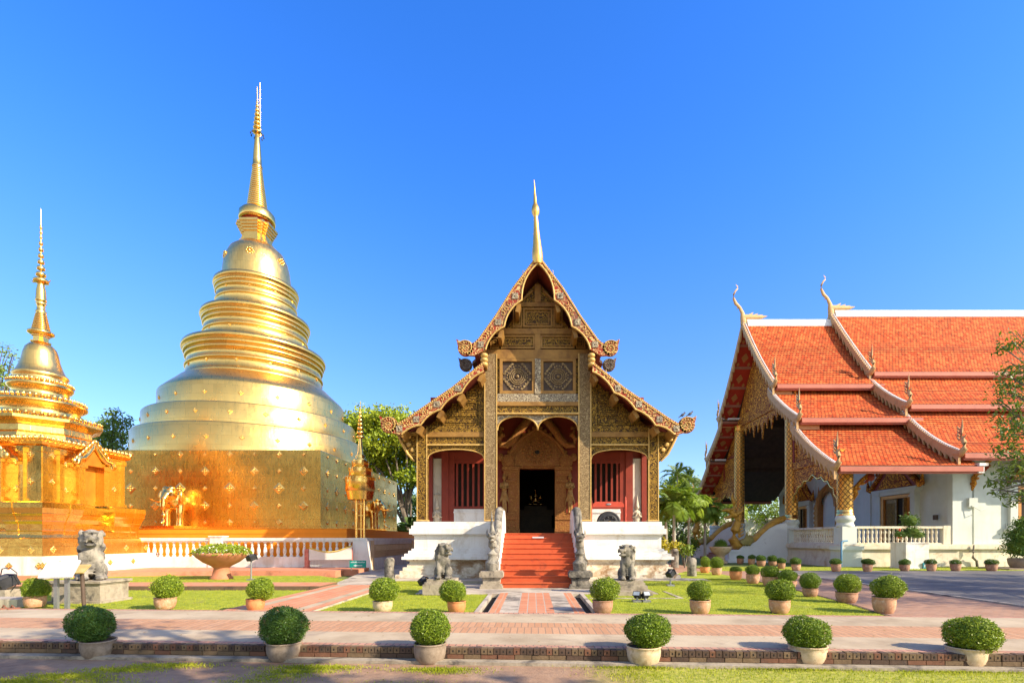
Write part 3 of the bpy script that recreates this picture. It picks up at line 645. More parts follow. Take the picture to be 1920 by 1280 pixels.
potted(1763,1886,1155,1228,1768,1855,1257,0,'tan',near_bush,'largest wide bush in tan pot at lower right corner of the view')
potted(37,97,1082,1127,42,90,1141,.12,'terracotta',mid_bush,'bright green bush in tilted terracotta pot beside the white information board',.16)
potted(280,348,1078,1128,287,333,1143,.12,'terracotta',mid_bush,'ball bush in terracotta pot at walkway edge, left of the diagonal brick path')
potted(460,518,1082,1129,460,498,1146,.13,'orange',mid_bush,'ball bush in squat orange glazed pot standing on the diagonal brick path')
potted(690,750,1082,1133,698,737,1148,.12,'tan',mid_bush,'ball bush in pale tan pot on the lawn left of the sitting lion')
potted(822,876,1087,1133,838,874,1150,.12,'orange',mid_bush,'ball bush in orange pot in front of the left sitting lion pedestal')
potted(1105,1164,1082,1132,1110,1150,1151,.12,'rust',mid_bush,'ball bush in streaked rust pot just right of the centre path drain')
potted(1285,1338,1087,1132,1292,1333,1152,.12,'terracotta',mid_bush,'ball bush in terracotta pot alone at middle of right lawn front edge')
potted(1434,1494,1085,1132,1440,1483,1151,.12,'terracotta',mid_bush,'ball bush in tall terracotta pot at front edge of right lawn, before smaller pots')
potted(1560,1617,1075,1118,1565,1610,1131,.12,'rust',mid_bush,'ball bush in rust pot with tall weeds left of the widest lawn bush')
potted(1628,1704,1077,1128,1633,1682,1151,.12,'terracotta',mid_bush,'widest lawn bush in terracotta pot at the sharp right corner of the right lawn')
potted(1497,1540,1072,1108,1503,1535,1119,.12,'rust',mid_bush,'shaggy ball bush in rust pot on lawn, between the two taller edge bushes')
potted(1457,1497,1067,1094,1462,1495,1102,.12,'terracotta',mid_bush,'ball bush half hidden behind the tall pot of the right lawn')
potted(1425,1463,1060,1087,1428,1462,1099,.12,'terracotta',mid_bush,'loose bush in terracotta pot, third along the lawn row from the wooden temple')
potted(1396,1426,1058,1081,1398,1425,1094,.12,'terracotta',mid_bush,'ball bush in open terracotta pot, second along the lawn row from the wooden temple')
potted(1367,1392,1061,1075,1367,1392,1087,.12,'orange',mid_bush,'low grassy plant in bright terracotta bowl at back corner of right lawn')
potted(1330,1358,1043,1068,1333,1354,1078,.12,'terracotta',mid_bush,'round bush of the touching pair near the stone stump, right one')
potted(1312,1333,1042,1066,1312,1331,1074,.12,'orange',mid_bush,'round bush of the touching pair near the stone stump, left one')
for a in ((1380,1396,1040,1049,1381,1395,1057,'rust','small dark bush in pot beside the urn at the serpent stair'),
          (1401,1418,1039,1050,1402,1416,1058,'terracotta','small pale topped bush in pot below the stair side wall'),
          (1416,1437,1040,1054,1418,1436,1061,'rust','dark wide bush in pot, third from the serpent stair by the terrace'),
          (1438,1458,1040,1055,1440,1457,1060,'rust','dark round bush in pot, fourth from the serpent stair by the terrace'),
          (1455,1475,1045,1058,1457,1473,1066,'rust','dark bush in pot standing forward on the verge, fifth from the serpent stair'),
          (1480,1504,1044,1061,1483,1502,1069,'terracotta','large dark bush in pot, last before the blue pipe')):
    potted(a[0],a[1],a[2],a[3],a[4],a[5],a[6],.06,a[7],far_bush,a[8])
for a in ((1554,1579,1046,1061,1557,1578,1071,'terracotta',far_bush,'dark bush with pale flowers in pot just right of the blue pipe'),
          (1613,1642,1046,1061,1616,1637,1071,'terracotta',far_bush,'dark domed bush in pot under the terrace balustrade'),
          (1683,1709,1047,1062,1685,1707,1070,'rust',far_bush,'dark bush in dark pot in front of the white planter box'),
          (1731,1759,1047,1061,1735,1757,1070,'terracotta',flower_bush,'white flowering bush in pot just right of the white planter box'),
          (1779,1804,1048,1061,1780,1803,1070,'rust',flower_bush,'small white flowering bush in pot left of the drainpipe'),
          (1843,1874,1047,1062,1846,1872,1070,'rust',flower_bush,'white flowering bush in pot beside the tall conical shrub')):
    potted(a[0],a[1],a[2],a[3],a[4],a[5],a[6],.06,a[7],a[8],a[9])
# ------------------------------------------------------------------ great golden stupa
SX, SY, SH = -19.7, 35.85, 7.84
st = thing('golden_stupa', 'tall gold clad bell stupa with square base, round drums and needle spire', 'stupa', (SX, SY, 2.2))
def diamond(mb, c, n, u, s_, d=.035):
    # raised lozenge boss lying on a wall: centre c, outward normal n, horizontal u
    c = Vector(c); n = Vector(n); u = Vector(u); w = Vector((0,0,1))
    a = [c+u*s_, c+w*s_, c-u*s_, c-w*s_]; b = [c+n*d+u*s_*.72, c+n*d+w*s_*.72, c+n*d-u*s_*.72, c+n*d-w*s_*.72]
    mb.add(a+b, [(0,1,5,4),(1,2,6,5),(2,3,7,6),(3,0,4,7),(4,5,6,7)])
    for q in range(4):
        p = c+n*d+(u*math.cos(q*pi/2)+w*math.sin(q*pi/2))*s_*.36
        mb.ell(p, s_*.17, n=6, m=4)
    mb.ell(c+n*d, s_*.16, n=6, m=4)
mb = MB(); q4 = [(1,-1),(1,1),(-1,1),(-1,-1)]
mb.lathe([(SH+.06,2.22),(SH+.06,2.40),(SH,2.42),(SH,6.62),(SH-.02,6.66)], (SX,SY,0), plan=q4, smooth=False)
mb.cm = 1
for f in range(2):
    n = Vector((0,-1,0)) if f == 0 else Vector((1,0,0)); u = Vector((1,0,0)) if f == 0 else Vector((0,1,0))
    for i in range(-5, 6):
        for j, z in enumerate((2.62, 3.55, 4.52, 5.48, 6.42)):
            s_ = (.30 if (i+j) % 2 == 0 else .17)*(1.12 if j == 2 and (i+j) % 2 == 0 else .9)
            if j in (0, 4): s_ *= .75
            diamond(mb, Vector((SX,SY,z))+n*(SH+.002)+u*i*1.38, n, u, s_)
obj('base_wall', mb, [m_gold_wall, m_gold_trim], st)
def ringd(mb, r, z, n, s_, ph=0):
    for i in range(n):
        a = 2*pi*(i+ph)/n; nn = Vector((math.cos(a), math.sin(a), 0)); diamond(mb, Vector((SX,SY,z))+nn*(r-.01), nn, Vector((-math.sin(a), math.cos(a), 0)), s_, .04)
for prof, r, z, n in (([(7.15,6.6),(7.15,8.42),(7.10,8.49),(6.4,8.56)], 7.15, 7.6, 24), ([(6.6,8.5),(6.6,9.72),(6.55,9.79),(5.6,9.86)], 6.6, 9.2, 22), ([(5.78,9.82),(5.78,11.2),(5.72,11.32),(5.35,11.68),(5.0,12.0),(4.7,12.3)], 5.78, 10.55, 18)):
    mb = MB(); mb.lathe(prof, (SX,SY,0), 96, smooth=True); mb.cm = 1; ringd(mb, r, z, n, .17, .5)
    obj('drum', mb, [m_gold_pale, m_gold_trim], st)
def rings(R0, zb, zt, Rn):
    # a moulded ring: foot bead, plain band, thin bead, band, heavy overhanging double lip, sloping roof to the next radius
    H = zt-zb; P = []
    def bead(r, z, h, e):
        return [(r, z), (r+e*.7, z+h*.15), (r+e, z+h*.5), (r+e*.7, z+h*.85), (r, z+h)]
    P += bead(R0*.985, zb, H*.10, .07*R0/4); P += [(R0*.945, zb+H*.12), (R0*.94, zb+H*.32)]
    P += bead(R0*.945, zb+H*.33, H*.09, .08*R0/4); P += [(R0*.93, zb+H*.44), (R0*.93, zb+H*.56)]
    P += bead(R0*.94, zb+H*.57, H*.10, .10*R0/4); P += bead(R0*.955, zb+H*.68, H*.10, .11*R0/4)
    P += [(R0*.95, zb+H*.79), (R0, zb+H*.81), (R0*1.005, zb+H*.87), (R0*.99, zb+H*.93)]
    for t in (.25,.5,.75,1): P.append((R0*.99+(Rn-R0*.99)*t, zb+H*(.93+.07*t*1.0)))
    return P
mb = MB()
mb.lathe(rings(4.50,12.25,14.95,3.55), (SX,SY,0), 96)
mb.lathe(rings(3.46,14.85,17.35,2.75), (SX,SY,0), 96)
mb.lathe(rings(2.70,17.25,19.70,2.25), (SX,SY,0), 96)
mb.cm = 1
ringd(mb, 4.25, 13.05, 14, .13); ringd(mb, 3.25, 15.6, 12, .11); ringd(mb, 2.52, 18.6, 10, .1)
obj('ring_mouldings', mb, [m_gold_pale, m_gold_trim], st)
mb = MB(); mb.lathe([(2.22,19.6),(2.20,19.75),(2.17,20.3),(2.10,20.9),(1.97,21.45),(1.74,21.95),(1.36,22.3),(1.12,22.42),(1.1,22.5),(.95,22.55),(.3,22.6)], (SX,SY,0), 64)
mb.cm = 1
for a in range(6):
    t = a*pi/3-pi/2+.28; nn = Vector((math.cos(t), math.sin(t), 0)); u = Vector((-math.sin(t), math.cos(t), 0)); c = Vector((SX,SY,21.15))+nn*2.05
    for q in range(8): mb.ell(c+u*math.cos(q*pi/4)*.2+Vector((0,0,math.sin(q*pi/4)*.2)), .085, n=6, m=4)
    mb.ell(c, .11, n=6, m=4)
obj('bell', mb, [m_gold_bell, m_gold_trim], st)
def redent(a=.62, b=.82): return [(1,-a),(1,a),(b,a),(b,b),(a,b),(a,1),(-a,1),(-a,b),(-b,b),(-b,a),(-1,a),(-1,-a),(-b,-a),(-b,-b),(-a,-b),(-a,-1),(a,-1),(a,-b),(b,-b),(b,-a)]
mb = MB(); mb.lathe([(1.02,22.45),(1.02,22.62),(.92,22.65),(.92,22.8),(.84,22.85),(.84,23.15),(.92,23.2),(.92,23.35),(1.0,23.38),(1.0,23.52),(1.08,23.55),(1.08,23.70),(1.16,23.73),(1.16,23.9),(.7,23.92)], (SX,SY,0), plan=redent(.55,.8), smooth=False)
obj('throne_block', mb, m_gold_pale, st)
mb = MB(); mb.lathe([(.95,23.95),(.95,24.15),(1.0,24.2)], (SX,SY,0), 40); obj('umbrella_underside', mb, m_red, st)
mb = MB(); mb.lathe([(.98,24.2),(1.14,24.12),(1.18,24.4),(1.16,24.75),(1.0,24.95),(.72,25.12),(.6,25.2)], (SX,SY,0), 48)
z = 25.2; r = .66
for i in range(19):
    r2 = .66-.36*i/19; mb.lathe([(r2*.86,z),(r2,z+.02),(r2*1.02,z+.08),(r2,z+.13),(r2*.86,z+.155)], (SX,SY,0), 32); z += .155
mb.lathe([(.34,z),(.35,z+.1),(.30,z+.16),(.29,z+.5),(.24,z+1.3),(.17,z+2.1),(.11,z+2.5)], (SX,SY,0), 32); zt_ = z+2.5
obj('spire', mb, m_gold_trim, st)
mb = MB(); zz = zt_-.05
for i in range(9):
    r = .30*(1-i/9.5); mb.lathe([(r*.5,zz),(r,zz+.03),(r*.92,zz+.16),(r*.5,zz+.2)], (SX,SY,0), 16); mb.lathe([(.05,zz+.2),(.05,zz+.34)], (SX,SY,0), 8); zz += .33-.008*i
mb.lathe([(.04,zz-.1),(.05,zz+.1),(.015,33.95)], (SX,SY,0), 8)
mb.tube([(SX+.22,SY,zt_-.3),(SX+.2,SY,34.2)], .035, 6)
mb.cm = 1
for i in range(10):
    a = 2*pi*i/10; c = (SX+.42*math.cos(a), SY+.42*math.sin(a), zt_-.18); mb.ell(c, (.05,.05,.08), n=6, m=4); mb.tube([(SX+.2*math.cos(a),SY+.2*math.sin(a),zt_), (c[0],c[1],zt_-.1)], .015, 4)
obj('finial', mb, [m_gold_trim, m_black], st)
def elephant(parent, loc, rz):
    T = Matrix.Translation(loc) @ Matrix.Rotation(rz, 4, 'Z')      # faces -Y locally, rear sunk in the wall
    mb = MB()
    mb.ell((0,.55,1.35), (.62,1.25,.62), T); mb.ell((0,-.25,1.45), (.52,.55,.58), T)
    mb.ell((0,-.68,1.75), (.36,.36,.42), T); mb.ell((.14,-.75,2.03), (.19,.2,.17), T); mb.ell((-.14,-.75,2.03), (.19,.2,.17), T)
    mb.tube([(0,-.9,1.75),(0,-1.12,1.45),(0,-1.18,1.0),(0,-1.14,.6),(0,-1.16,.3),(.02,-1.28,.16),(.03,-1.4,.2)], [.22,.19,.15,.12,.10,.09,.06], 10, T=T)
    for s_ in (-1, 1):
        mb.tube([(s_*.36,-.35,1.3),(s_*.37,-.42,.7),(s_*.36,-.42,.1),(s_*.36,-.43,0)], [.25,.19,.18,.21], 10, T=T)
        mb.ell((s_*.50,-.5,1.62), (.10,.26,.40), T, R=Matrix.Rotation(s_*.5, 3, 'Z'))
        mb.ell((s_*.22,-.98,1.82), .05, T)
    e = sculpt('elephant', mb, m_statue, .045, parent, 5)
    for s_ in (-1, 1):
        k = MB(); k.tube([(s_*.2,-.9,1.45),(s_*.3,-1.2,1.32),(s_*.36,-1.5,1.38),(s_*.37,-1.66,1.47)], [.07,.06,.045,.01], 8, T=T); obj('tusk', k, m_gold_trim, e)
    k = MB(); k.box(-.85,.85,-1.55,.2,-.14,0,T); k.box(-.7,.7,-1.4,.2,0,.03,T); obj('plinth', k, m_gold_trim, e)
elephant(st, (SX, SY-SH-.1, 2.38), 0)
elephant(st, (SX+SH+.1, SY, 2.38), pi/2)
# stepped terrace with orange cloth parapet, red kerb
te = thing('stupa_terrace', 'low terrace wrapped in bright orange cloth under the tall stupa', 'terrace', (SX, SY, .1))
mb = MB(); mb.box(-29.6, -9.75, 26.25, 45.6, .1, 2.232); obj('platform', mb, m_orange, te)
mb = MB(); mb.box(-29.62, -9.73, 26.23, 45.62, 1.98, 2.0); mb.box(-29.63,-9.72,26.22,45.63,2.235,2.25)
obj('cloth_hem', mb, mk('orange_hem', [(.75,.22,.01),(.82,.26,.015)], 3.0, .7), te)
mb = MB(); mb.prism([(-19.0,20.6),(-13.6,22.2),(-8.75,22.2),(-8.75,23.2),(-8.1,23.2),(-8.1,25.2),(-30,25.2),(-30,19.0),(-19,19.0)], -.02, .30, 'z')
for i in range(40):
    x = -13.5+i*.12*1.0
    if x < -8.8: mb.box(x, x+.006, 22.196, 22.2, .12, .296)
o = obj('red_kerb', mb, m_redkerb); o['kind'] = 'structure'
# white balustrade
bl = thing('balustrade', 'white plaster balustrade with vase shaped balusters around the stupa terrace', 'balustrade', (-14, 25, .3))
FB = 25.0; RX = -8.3
mb = MB(); mb.box(-30, RX-.02, FB-.10, FB+.22, .3, .82); mb.box(RX-.24, RX+.08, FB+.26, 46, .1, .72); mb.box(-30,RX-.02,FB-.14,FB+.26,.3,.36)
obj('base_course', mb, m_white, bl)
mb = MB(); mb.box(-30, RX+.06, FB-.10, FB+.24, 1.62, 1.76); mb.box(-30, RX+.03, FB-.06, FB+.2, 1.56, 1.62); mb.box(RX-.26, RX+.06, FB+.28, 46, 1.62, 1.755); mb.box(RX-.22,RX+.02,FB+.28,46,1.42,1.62)
obj('rail', mb, m_white, bl)
bp = [(.085,0),(.085,.06),(.05,.08),(.055,.12),(.085,.22),(.088,.30),(.07,.40),(.042,.50),(.038,.54),(.06,.57),(.06,.60),(.04,.63),(.055,.68),(.08,.70),(.08,.74)]
bm = MB(); bm.lathe(bp, n=14); b_me = bm.mesh('baluster', m_white)
def baluster(par, x, y, z, me=None, s_=1):
    o = bpy.data.objects.new('baluster', me or b_me); col.objects.link(o); o.parent = par; o.location = Vector((x,y,z))-OFF[par.name]; o.scale = (s_,s_,s_); return o
x = RX-.85
while x > -19.6:
    if not (-16.05 < x < -15.35): baluster(bl, x, FB+.06, .82)
    x -= .325
mb = MB(); mb.box(-16.0,-15.42,FB-.16,FB+.3,.3,1.8); mb.box(-16.06,-15.36,FB-.2,FB+.34,1.8,1.86); mb.box(-16.06,-15.36,FB-.2,FB+.34,.3,.5)
obj('pillar', mb, m_white, bl)
mb = MB(); mb.box(RX-.62,RX+.1,FB-.2,FB+.32,.1,1.6); mb.prism([(RX-.55,.3),(RX+.35,.08),(RX+.28,.5),(RX+.1,1.35),(RX-.1,1.6),(RX-.55,1.6)], FB-.24, FB-.1,'y')
obj('pillar', mb, m_white, bl)
mb = MB(); mb.box(RX-.2,RX-.05,FB+.3,46,.72,1.42)
for i in range(44):
    y = FB+.9+i*.2
    if y < 33.9: mb.prism([(y,1.08),(y+.13,1.08),(y+.13,1.3),(y+.065,1.38),(y,1.3)], RX-.05, RX+.02, 'x')
mb.box(RX-.05,RX+.03,FB+.9,34,.95,1.0); mb.box(RX-.05,RX+.03,FB+.9,34,.8,.85)
for y in (25.3, 34.2, 38.5): mb.box(RX-.26,RX+.1,y,y+.6,.1,1.62)
obj('side_panel', mb, mk('warm_plaster', [(.66,.45,.24),(.76,.55,.32)], 2.0, .85, stain=(.45,.33,.2)), bl)
# gilded processional umbrella post at the terrace corner
um = thing('tiered_umbrella', 'slim gilded post carrying a tiered umbrella at the terrace corner', 'umbrella', (-8.95, 26.0, 1.7))
ux, uy = -8.95, 26.0
mb = MB()
for s_ in (-1, 1): mb.tube([(ux+s_*.2, uy, 1.0), (ux+s_*.2, uy, 4.3)], .075, 10)
mb.tube([(ux, uy+.12, 1.0), (ux, uy+.12, 4.4)], .06, 8)
for z in (2.2, 2.9, 3.5): mb.box(ux-.2, ux+.2, uy-.02, uy+.02, z, z+.05)
obj('post', mb, m_gold_trim, um)
def mirr_tier(z, r, h):
    mb = MB(); mb.lathe([(r*.96,z),(r*1.04,z+.02),(r,z+h*.75),(r*1.02,z+h)], (ux,uy,0), 24)
    for i in range(26):
        a = 2*pi*i/26; mb.prism([(-.06,0),(.06,0),(0,-.16)], -.012, .012, 'y', T=Matrix.Translation((ux+r*1.04*math.cos(a), uy+r*1.04*math.sin(a), z+h)) @ Matrix.Rotation(a+pi/2, 4, 'Z'))
    return mb
obj('tier', mirr_tier(4.15,.72,.72), m_gold_trim, um); obj('tier', mirr_tier(4.85,.56,.5), m_gold_trim, um); obj('tier', mirr_tier(5.35,.40,.36), m_gold_trim, um)
mb = MB(); mb.lathe([(.62,3.72),(.70,4.1),(.72,4.2)], (ux,uy,0), 24)
mb.lathe([(.30,5.7),(.32,5.8),(.2,5.86),(.26,5.95),(.14,6.1),(.1,6.6),(.06,7.0)], (ux,uy,0), 16)
zz = 6.9
for i in range(7):
    r = .19*(1-i/8); mb.lathe([(r*.6,zz),(r,zz+.03),(r*.9,zz+.13),(r*.5,zz+.16)], (ux,uy,0), 14); mb.lathe([(.03,zz+.15),(.03,zz+.24)], (ux,uy,0), 6); zz += .23-.01*i
mb.tube([(ux,uy,5.6),(ux,uy,zz)], .03, 6)
mb.tube([(ux,uy,4.1),(ux,uy,5.72)], .08, 6)
mb.tube([(ux,uy,zz-.05),(ux,uy,zz+.55)], [.025,.006], 6)
obj('finial', mb, m_gold_trim, um)

# ------------------------------------------------------------------ small gilded stupa at the left
CX2, CY2 = -22.05, 22.5
s2 = thing('small_gilded_stupa', 'smaller ornate gold stupa with niches and lotus petal cornices at left edge', 'stupa', (CX2, CY2, .2))
def sq(prof): m_ = MB(); m_.lathe(prof, (CX2,CY2,0), plan=q4, smooth=False); return m_
mb = sq([(3.1,.15),(3.1,1.02)]); mb.cm = 1
for f in range(2):
    n = Vector((0,-1,0)) if f == 0 else Vector((1,0,0)); u = Vector((1,0,0)) if f == 0 else Vector((0,1,0))
    for i in range(-2, 3): diamond(mb, Vector((CX2,CY2,.66))+n*3.1+u*(i*1.3+.5*(f == 0)), n, u, .15, .03)
    diamond(mb, Vector((CX2,CY2,.66))+n*3.1+u*(2.95 if f == 0 else -2.95), n, u, .15, .03)
obj('plinth', mb, [m_white, m_gold_trim], s2)
mb = sq([(2.86,1.0),(2.86,1.55),(2.6,1.56),(2.6,1.72),(2.5,1.76),(2.42,1.9),(2.42,2.0),(2.32,2.1),(2.2,2.16),(2.2,2.3),(2.1,2.36),(2.14,2.55),(2.26,2.72),(2.36,2.78),(2.36,2.98),(2.26,3.0),(2.26,3.1),(2.12,3.14),(2.12,3.24)])
mb.cm = 1
for f in range(2):
    n = Vector((0,-1,0)) if f == 0 else Vector((1,0,0)); u = Vector((1,0,0)) if f == 0 else Vector((0,1,0))
    for i in range(-2, 3): diamond(mb, Vector((CX2,CY2,1.28))+n*2.86+u*i*1.2, n, u, .16, .03)
mb.cm = 0
# curved corner blocks with gridded facets
for sx_, sy_ in ((1,-1),(-1,-1),(1,1)):
    cx_, cy_ = CX2+sx_*1.72, CY2+sy_*1.72
    mb.lathe([(.74,1.56),(.74,1.72),(.72,1.74),(.72,2.0),(.74,2.06),(.73,2.08),(.74,2.3),(.80,2.42),(.79,2.44),(.86,2.64),(.90,2.72),(.88,2.74),(.93,2.95),(.93,3.16),(.86,3.2)], (cx_,cy_,0), plan=[(1,-1),(1,-.33),(.97,-.33),(.97,.33),(1,.33),(1,1),(.33,1),(.33,.97),(-.33,.97),(-.33,1),(-1,1),(-1,.33),(-.97,.33),(-.97,-.33),(-1,-.33),(-1,-1),(-.33,-1),(-.33,-.97),(.33,-.97),(.33,-1)], smooth=False)
obj('base_mouldings', mb, [m_gold, m_gold_trim], s2)
mb = sq([(2.0,3.2),(2.0,5.45),(2.08,5.46),(2.08,5.55)]); mb.cm = 1
for f in range(2):
    n = Vector((0,-1,0)) if f == 0 else Vector((1,0,0)); u = Vector((1,0,0)) if f == 0 else Vector((0,1,0))
    for i in (-1.55,-.95,.95,1.55):
        for z in (3.75, 4.85): diamond(mb, Vector((CX2,CY2,z+(.3 if abs(i) > 1.2 else 0)))+n*2.0+u*i, n, u, .17, .03)
mb.cm = 0
for f in range(2):
    for i in (-1.95,-1.2,1.2,1.95):
        T = Matrix.Translation((CX2,CY2,0)) @ (Matrix.Identity(4) if f == 0 else Matrix.Rotation(pi/2, 4, 'Z'))
        mb.box(i-.10,i+.10,-2.08,-1.98,3.2,5.46,T); mb.box(i-.15,i+.15,-2.13,-1.98,3.2,3.36,T); mb.box(i-.15,i+.15,-2.13,-1.98,5.26,5.455,T)
obj('body', mb, [m_gold, m_gold_trim], s2)
for f in range(2):
    T = Matrix.Translation((CX2,CY2,0)) @ (Matrix.Identity(4) if f == 0 else Matrix.Rotation(pi/2, 4, 'Z'))
    mb = MB()
    for s_ in (-1, 1): mb.box(s_*.62-.14, s_*.62+.14, -2.42, -1.99, 3.2, 4.95, T); mb.box(s_*.62-.2, s_*.62+.2, -2.48,-1.99,3.2,3.4,T); mb.box(s_*.62-.2, s_*.62+.2, -2.48,-1.99,4.8,5.0,T)
    mb.box(-.48,.48,-2.03,-1.992,3.25,4.95,T)
    # flame arch over the niche
    for s_ in (-1, 1):
        pts = [(s_*.85,4.95),(s_*.80,5.2),(s_*.55,5.22),(s_*.35,5.45),(s_*.12,5.72),(0,6.0)]
        mb.tube([(p[0],-2.4,p[1]) for p in pts], [.14,.15,.13,.12,.10,.03], 8, T=T)
        for k in range(6):
            t = k/5; px_ = s_*(.9-.8*t); pz = 5.08+.8*t; mb.ell((px_,-2.42,pz+.12), (.07,.06,.15), T, 8, 6, R=Matrix.Rotation(-s_*.5, 3, 'Y'))
        mb.ell((s_*.95,-2.42,5.05), (.16,.1,.16), T, 10, 8)
    obj('niche', mb, m_gold_trim, s2)
    mb = MB(); mb.prism([(-.48,4.95),(.48,4.95),(.3,5.3),(0,5.65),(-.3,5.3)], -2.36,-1.99,'y',T=T); mb.box(-.47,.47,-2.045,-2.031,3.25,4.94,T); obj('niche_back', mb, mk('niche_gilding', [(.50,.15,.012),(.62,.22,.02)], 3.0, .45, .2), s2)
def petals(mb, pts, s_, zc):
    # row of upright lotus petals leaning outwards: pts = (x, y, outward angle)
    for x, y, a in pts:
        T = Matrix.Translation((x,y,zc)) @ Matrix.Rotation(a, 4, 'Z') @ Matrix.Rotation(.35, 4, 'Y')
        mb.ell((0,0,0), (.05*s_/.2,.42*s_,.62*s_), T, 8, 6); mb.ell((.03,0,.1*s_), (.05*s_/.2,.18*s_,.4*s_), T, 6, 5)
def sqrow(h, s_):
    out = []; n = int(2*h/(s_*.95))
    for i in range(n+1):
        t = -h+2*h*i/n; out += [(CX2+h,CY2+t,0), (CX2+t,CY2-h,-pi/2), (CX2-h,CY2+t,pi), (CX2+t,CY2+h,pi/2)]
    return out
def crow(r, s_): n = int(2*pi*r/(s_*.95)); return [(CX2+r*math.cos(2*pi*i/n), CY2+r*math.sin(2*pi*i/n), 2*pi*i/n) for i in range(n)]
def octrow(r, s_):
    out = []
    for e in range(8):
        a = e*pi/4; nn = (math.cos(a), math.sin(a)); u = (-nn[1], nn[0]); w = r*math.tan(pi/8); n = max(2, int(2*w/(s_*.95)))
        for i in range(n): t = -w+2*w*(i+.5)/n; out.append((CX2+nn[0]*r+u[0]*t, CY2+nn[1]*r+u[1]*t, a))
    return out
mb = sq([(2.08,5.5),(2.2,5.56),(2.26,5.66),(2.22,5.70),(2.0,5.74),(2.0,5.84)]); petals(mb, sqrow(2.2,.24), .24, 5.78); obj('cornice', mb, m_gold_trim, s2)
o8 = [(math.cos(pi/8+i*pi/4)/math.cos(pi/8), math.sin(pi/8+i*pi/4)/math.cos(pi/8)) for i in range(8)]
def oc(p): m_ = MB(); m_.lathe(p, (CX2,CY2,0), plan=o8, smooth=False); return m_
mb = oc([(1.95,5.8),(1.9,5.95),(1.8,6.0),(1.75,6.15),(1.78,6.2),(1.68,6.25),(1.66,6.5),(1.72,6.52),(1.8,6.58),(1.95,6.66),(2.06,6.72),(2.06,6.84),(1.6,6.9)])
petals(mb, octrow(1.98,.22), .22, 6.92); obj('octagon_tier', mb, m_gold, s2)
mb = MB(); mb.lathe([(1.62,6.85),(1.6,7.0),(1.42,7.05),(1.36,7.2),(1.34,7.4),(1.42,7.46),(1.55,7.56),(1.6,7.6),(1.58,7.72),(1.2,7.76)], (CX2,CY2,0), 40); petals(mb, crow(1.5,.2), .2, 7.8)
mb.lathe([(1.16,7.7),(1.12,7.9),(.98,7.95),(.95,8.25),(1.02,8.3),(1.1,8.4),(1.12,8.52),(.9,8.56)], (CX2,CY2,0), 40); petals(mb, crow(1.06,.17), .17, 8.6)
obj('round_tiers', mb, m_gold_trim, s2)
mb = MB(); mb.lathe([(.92,8.5),(.95,8.7),(.88,8.76),(.9,8.86),(.96,8.95),(.92,9.03),(.84,9.1),(.74,9.35),(.65,9.65),(.6,9.95),(.53,10.2),(.40,10.36),(.26,10.42),(.24,10.5)], (CX2,CY2,0), 48); obj('bell', mb, m_gold_bell, s2)
mb = MB(); mb.lathe([(.30,10.46),(.30,10.52),(.22,10.55),(.22,10.72),(.27,10.74),(.27,10.8)], (CX2,CY2,0), plan=redent(.6,.82), smooth=False)
mb.lathe([(.34,10.8),(.46,10.86),(.46,10.94),(.36,11.0)], (CX2,CY2,0), 24); z = 11.0
for i in range(9): r = .33-.016*i; mb.lathe([(r*.82,z),(r,z+.02),(r,z+.06),(r*.82,z+.085)], (CX2,CY2,0), 20); z += .085
mb.lathe([(.17,z),(.2,z+.1),(.15,z+.16),(.15,z+.4),(.2,z+.46),(.14,z+.52),(.2,12.32),(.19,12.4),(.17,12.8),(.1,13.2)], (CX2,CY2,0), 20); obj('spire', mb, m_gold_trim, s2)
mb = MB(); z = 13.15
for i, r in enumerate((.27,.18,.145,.12,.10,.085,.07,.05,.05,.05)):
    mb.lathe([(r*.5,z),(r,z+.02),(r*1.0,z+.12),(r*.85,z+.17),(r*.5,z+.19)], (CX2,CY2,0), 14); mb.lathe([(.03,z+.15),(.03,z+.32)], (CX2,CY2,0), 6); z += .28 if i < 7 else .22
for s_ in (-1, 1): mb.tube([(CX2+s_*.2,CY2,13.2),(CX2+s_*.36,CY2,13.2),(CX2+s_*.44,CY2,13.28)], [.04,.03,.01], 5)
mb.tube([(CX2,CY2,z-.1),(CX2,CY2,16.45)], [.035,.02], 6); obj('umbrella_finial', mb, m_gold_trim, s2)
# ------------------------------------------------------------------ wooden temple hall in the middle
AX = .185
vh = thing('wooden_temple_hall', 'ornate carved gilt and red wooden temple hall with swept gables on white base', 'temple', (AX, 21, .1))
def ov(name, mb, mats, parent=None, **k):
    mb.v = [p+Vector((AX,0,0)) for p in mb.v]; return obj(name, mb, mats, parent if parent is not None else vh, **k)
YF = 21.28                                            # facade plane
# --- moulded masonry base, split by the stairs
prof = [(.10,.26,.62,1),(.26,.40,.48,1),(.40,.54,.38,1),(.54,.66,.24,1),(.66,.80,.16,1),(.80,.86,.26,1),(.86,.98,.42,0),(.98,1.10,.33,0),(1.10,1.22,.2,0),(1.22,1.30,.09,0),(1.30,1.84,0,0),(1.84,1.90,.06,0),(1.90,2.13,.17,0),(2.13,2.26,.10,0),(2.26,2.42,.02,0)]
Y0 = 20.9
for s_ in (-1, 1):
    mb = MB()
    for z0, z1, d, m in prof:
        mb.cm = m; w = 5.14+d; x0, x1 = (-w, -1.62) if s_ < 0 else (1.62, w); mb.box(x0, x1, Y0-d, Y0+.5 if z0 > 1.9 else Y0+.52, z0+.001, z1)
    ov('plinth', mb, [m_white, m_white_dirty])
mb = MB()
for z0, z1, d, m in prof[:-2]:
    mb.cm = m
    for s_ in (-1, 1): mb.box(min(s_*(5.14+d), s_*4.9), max(s_*(5.14+d), s_*4.9), Y0+.521, 42, z0+.001, z1)
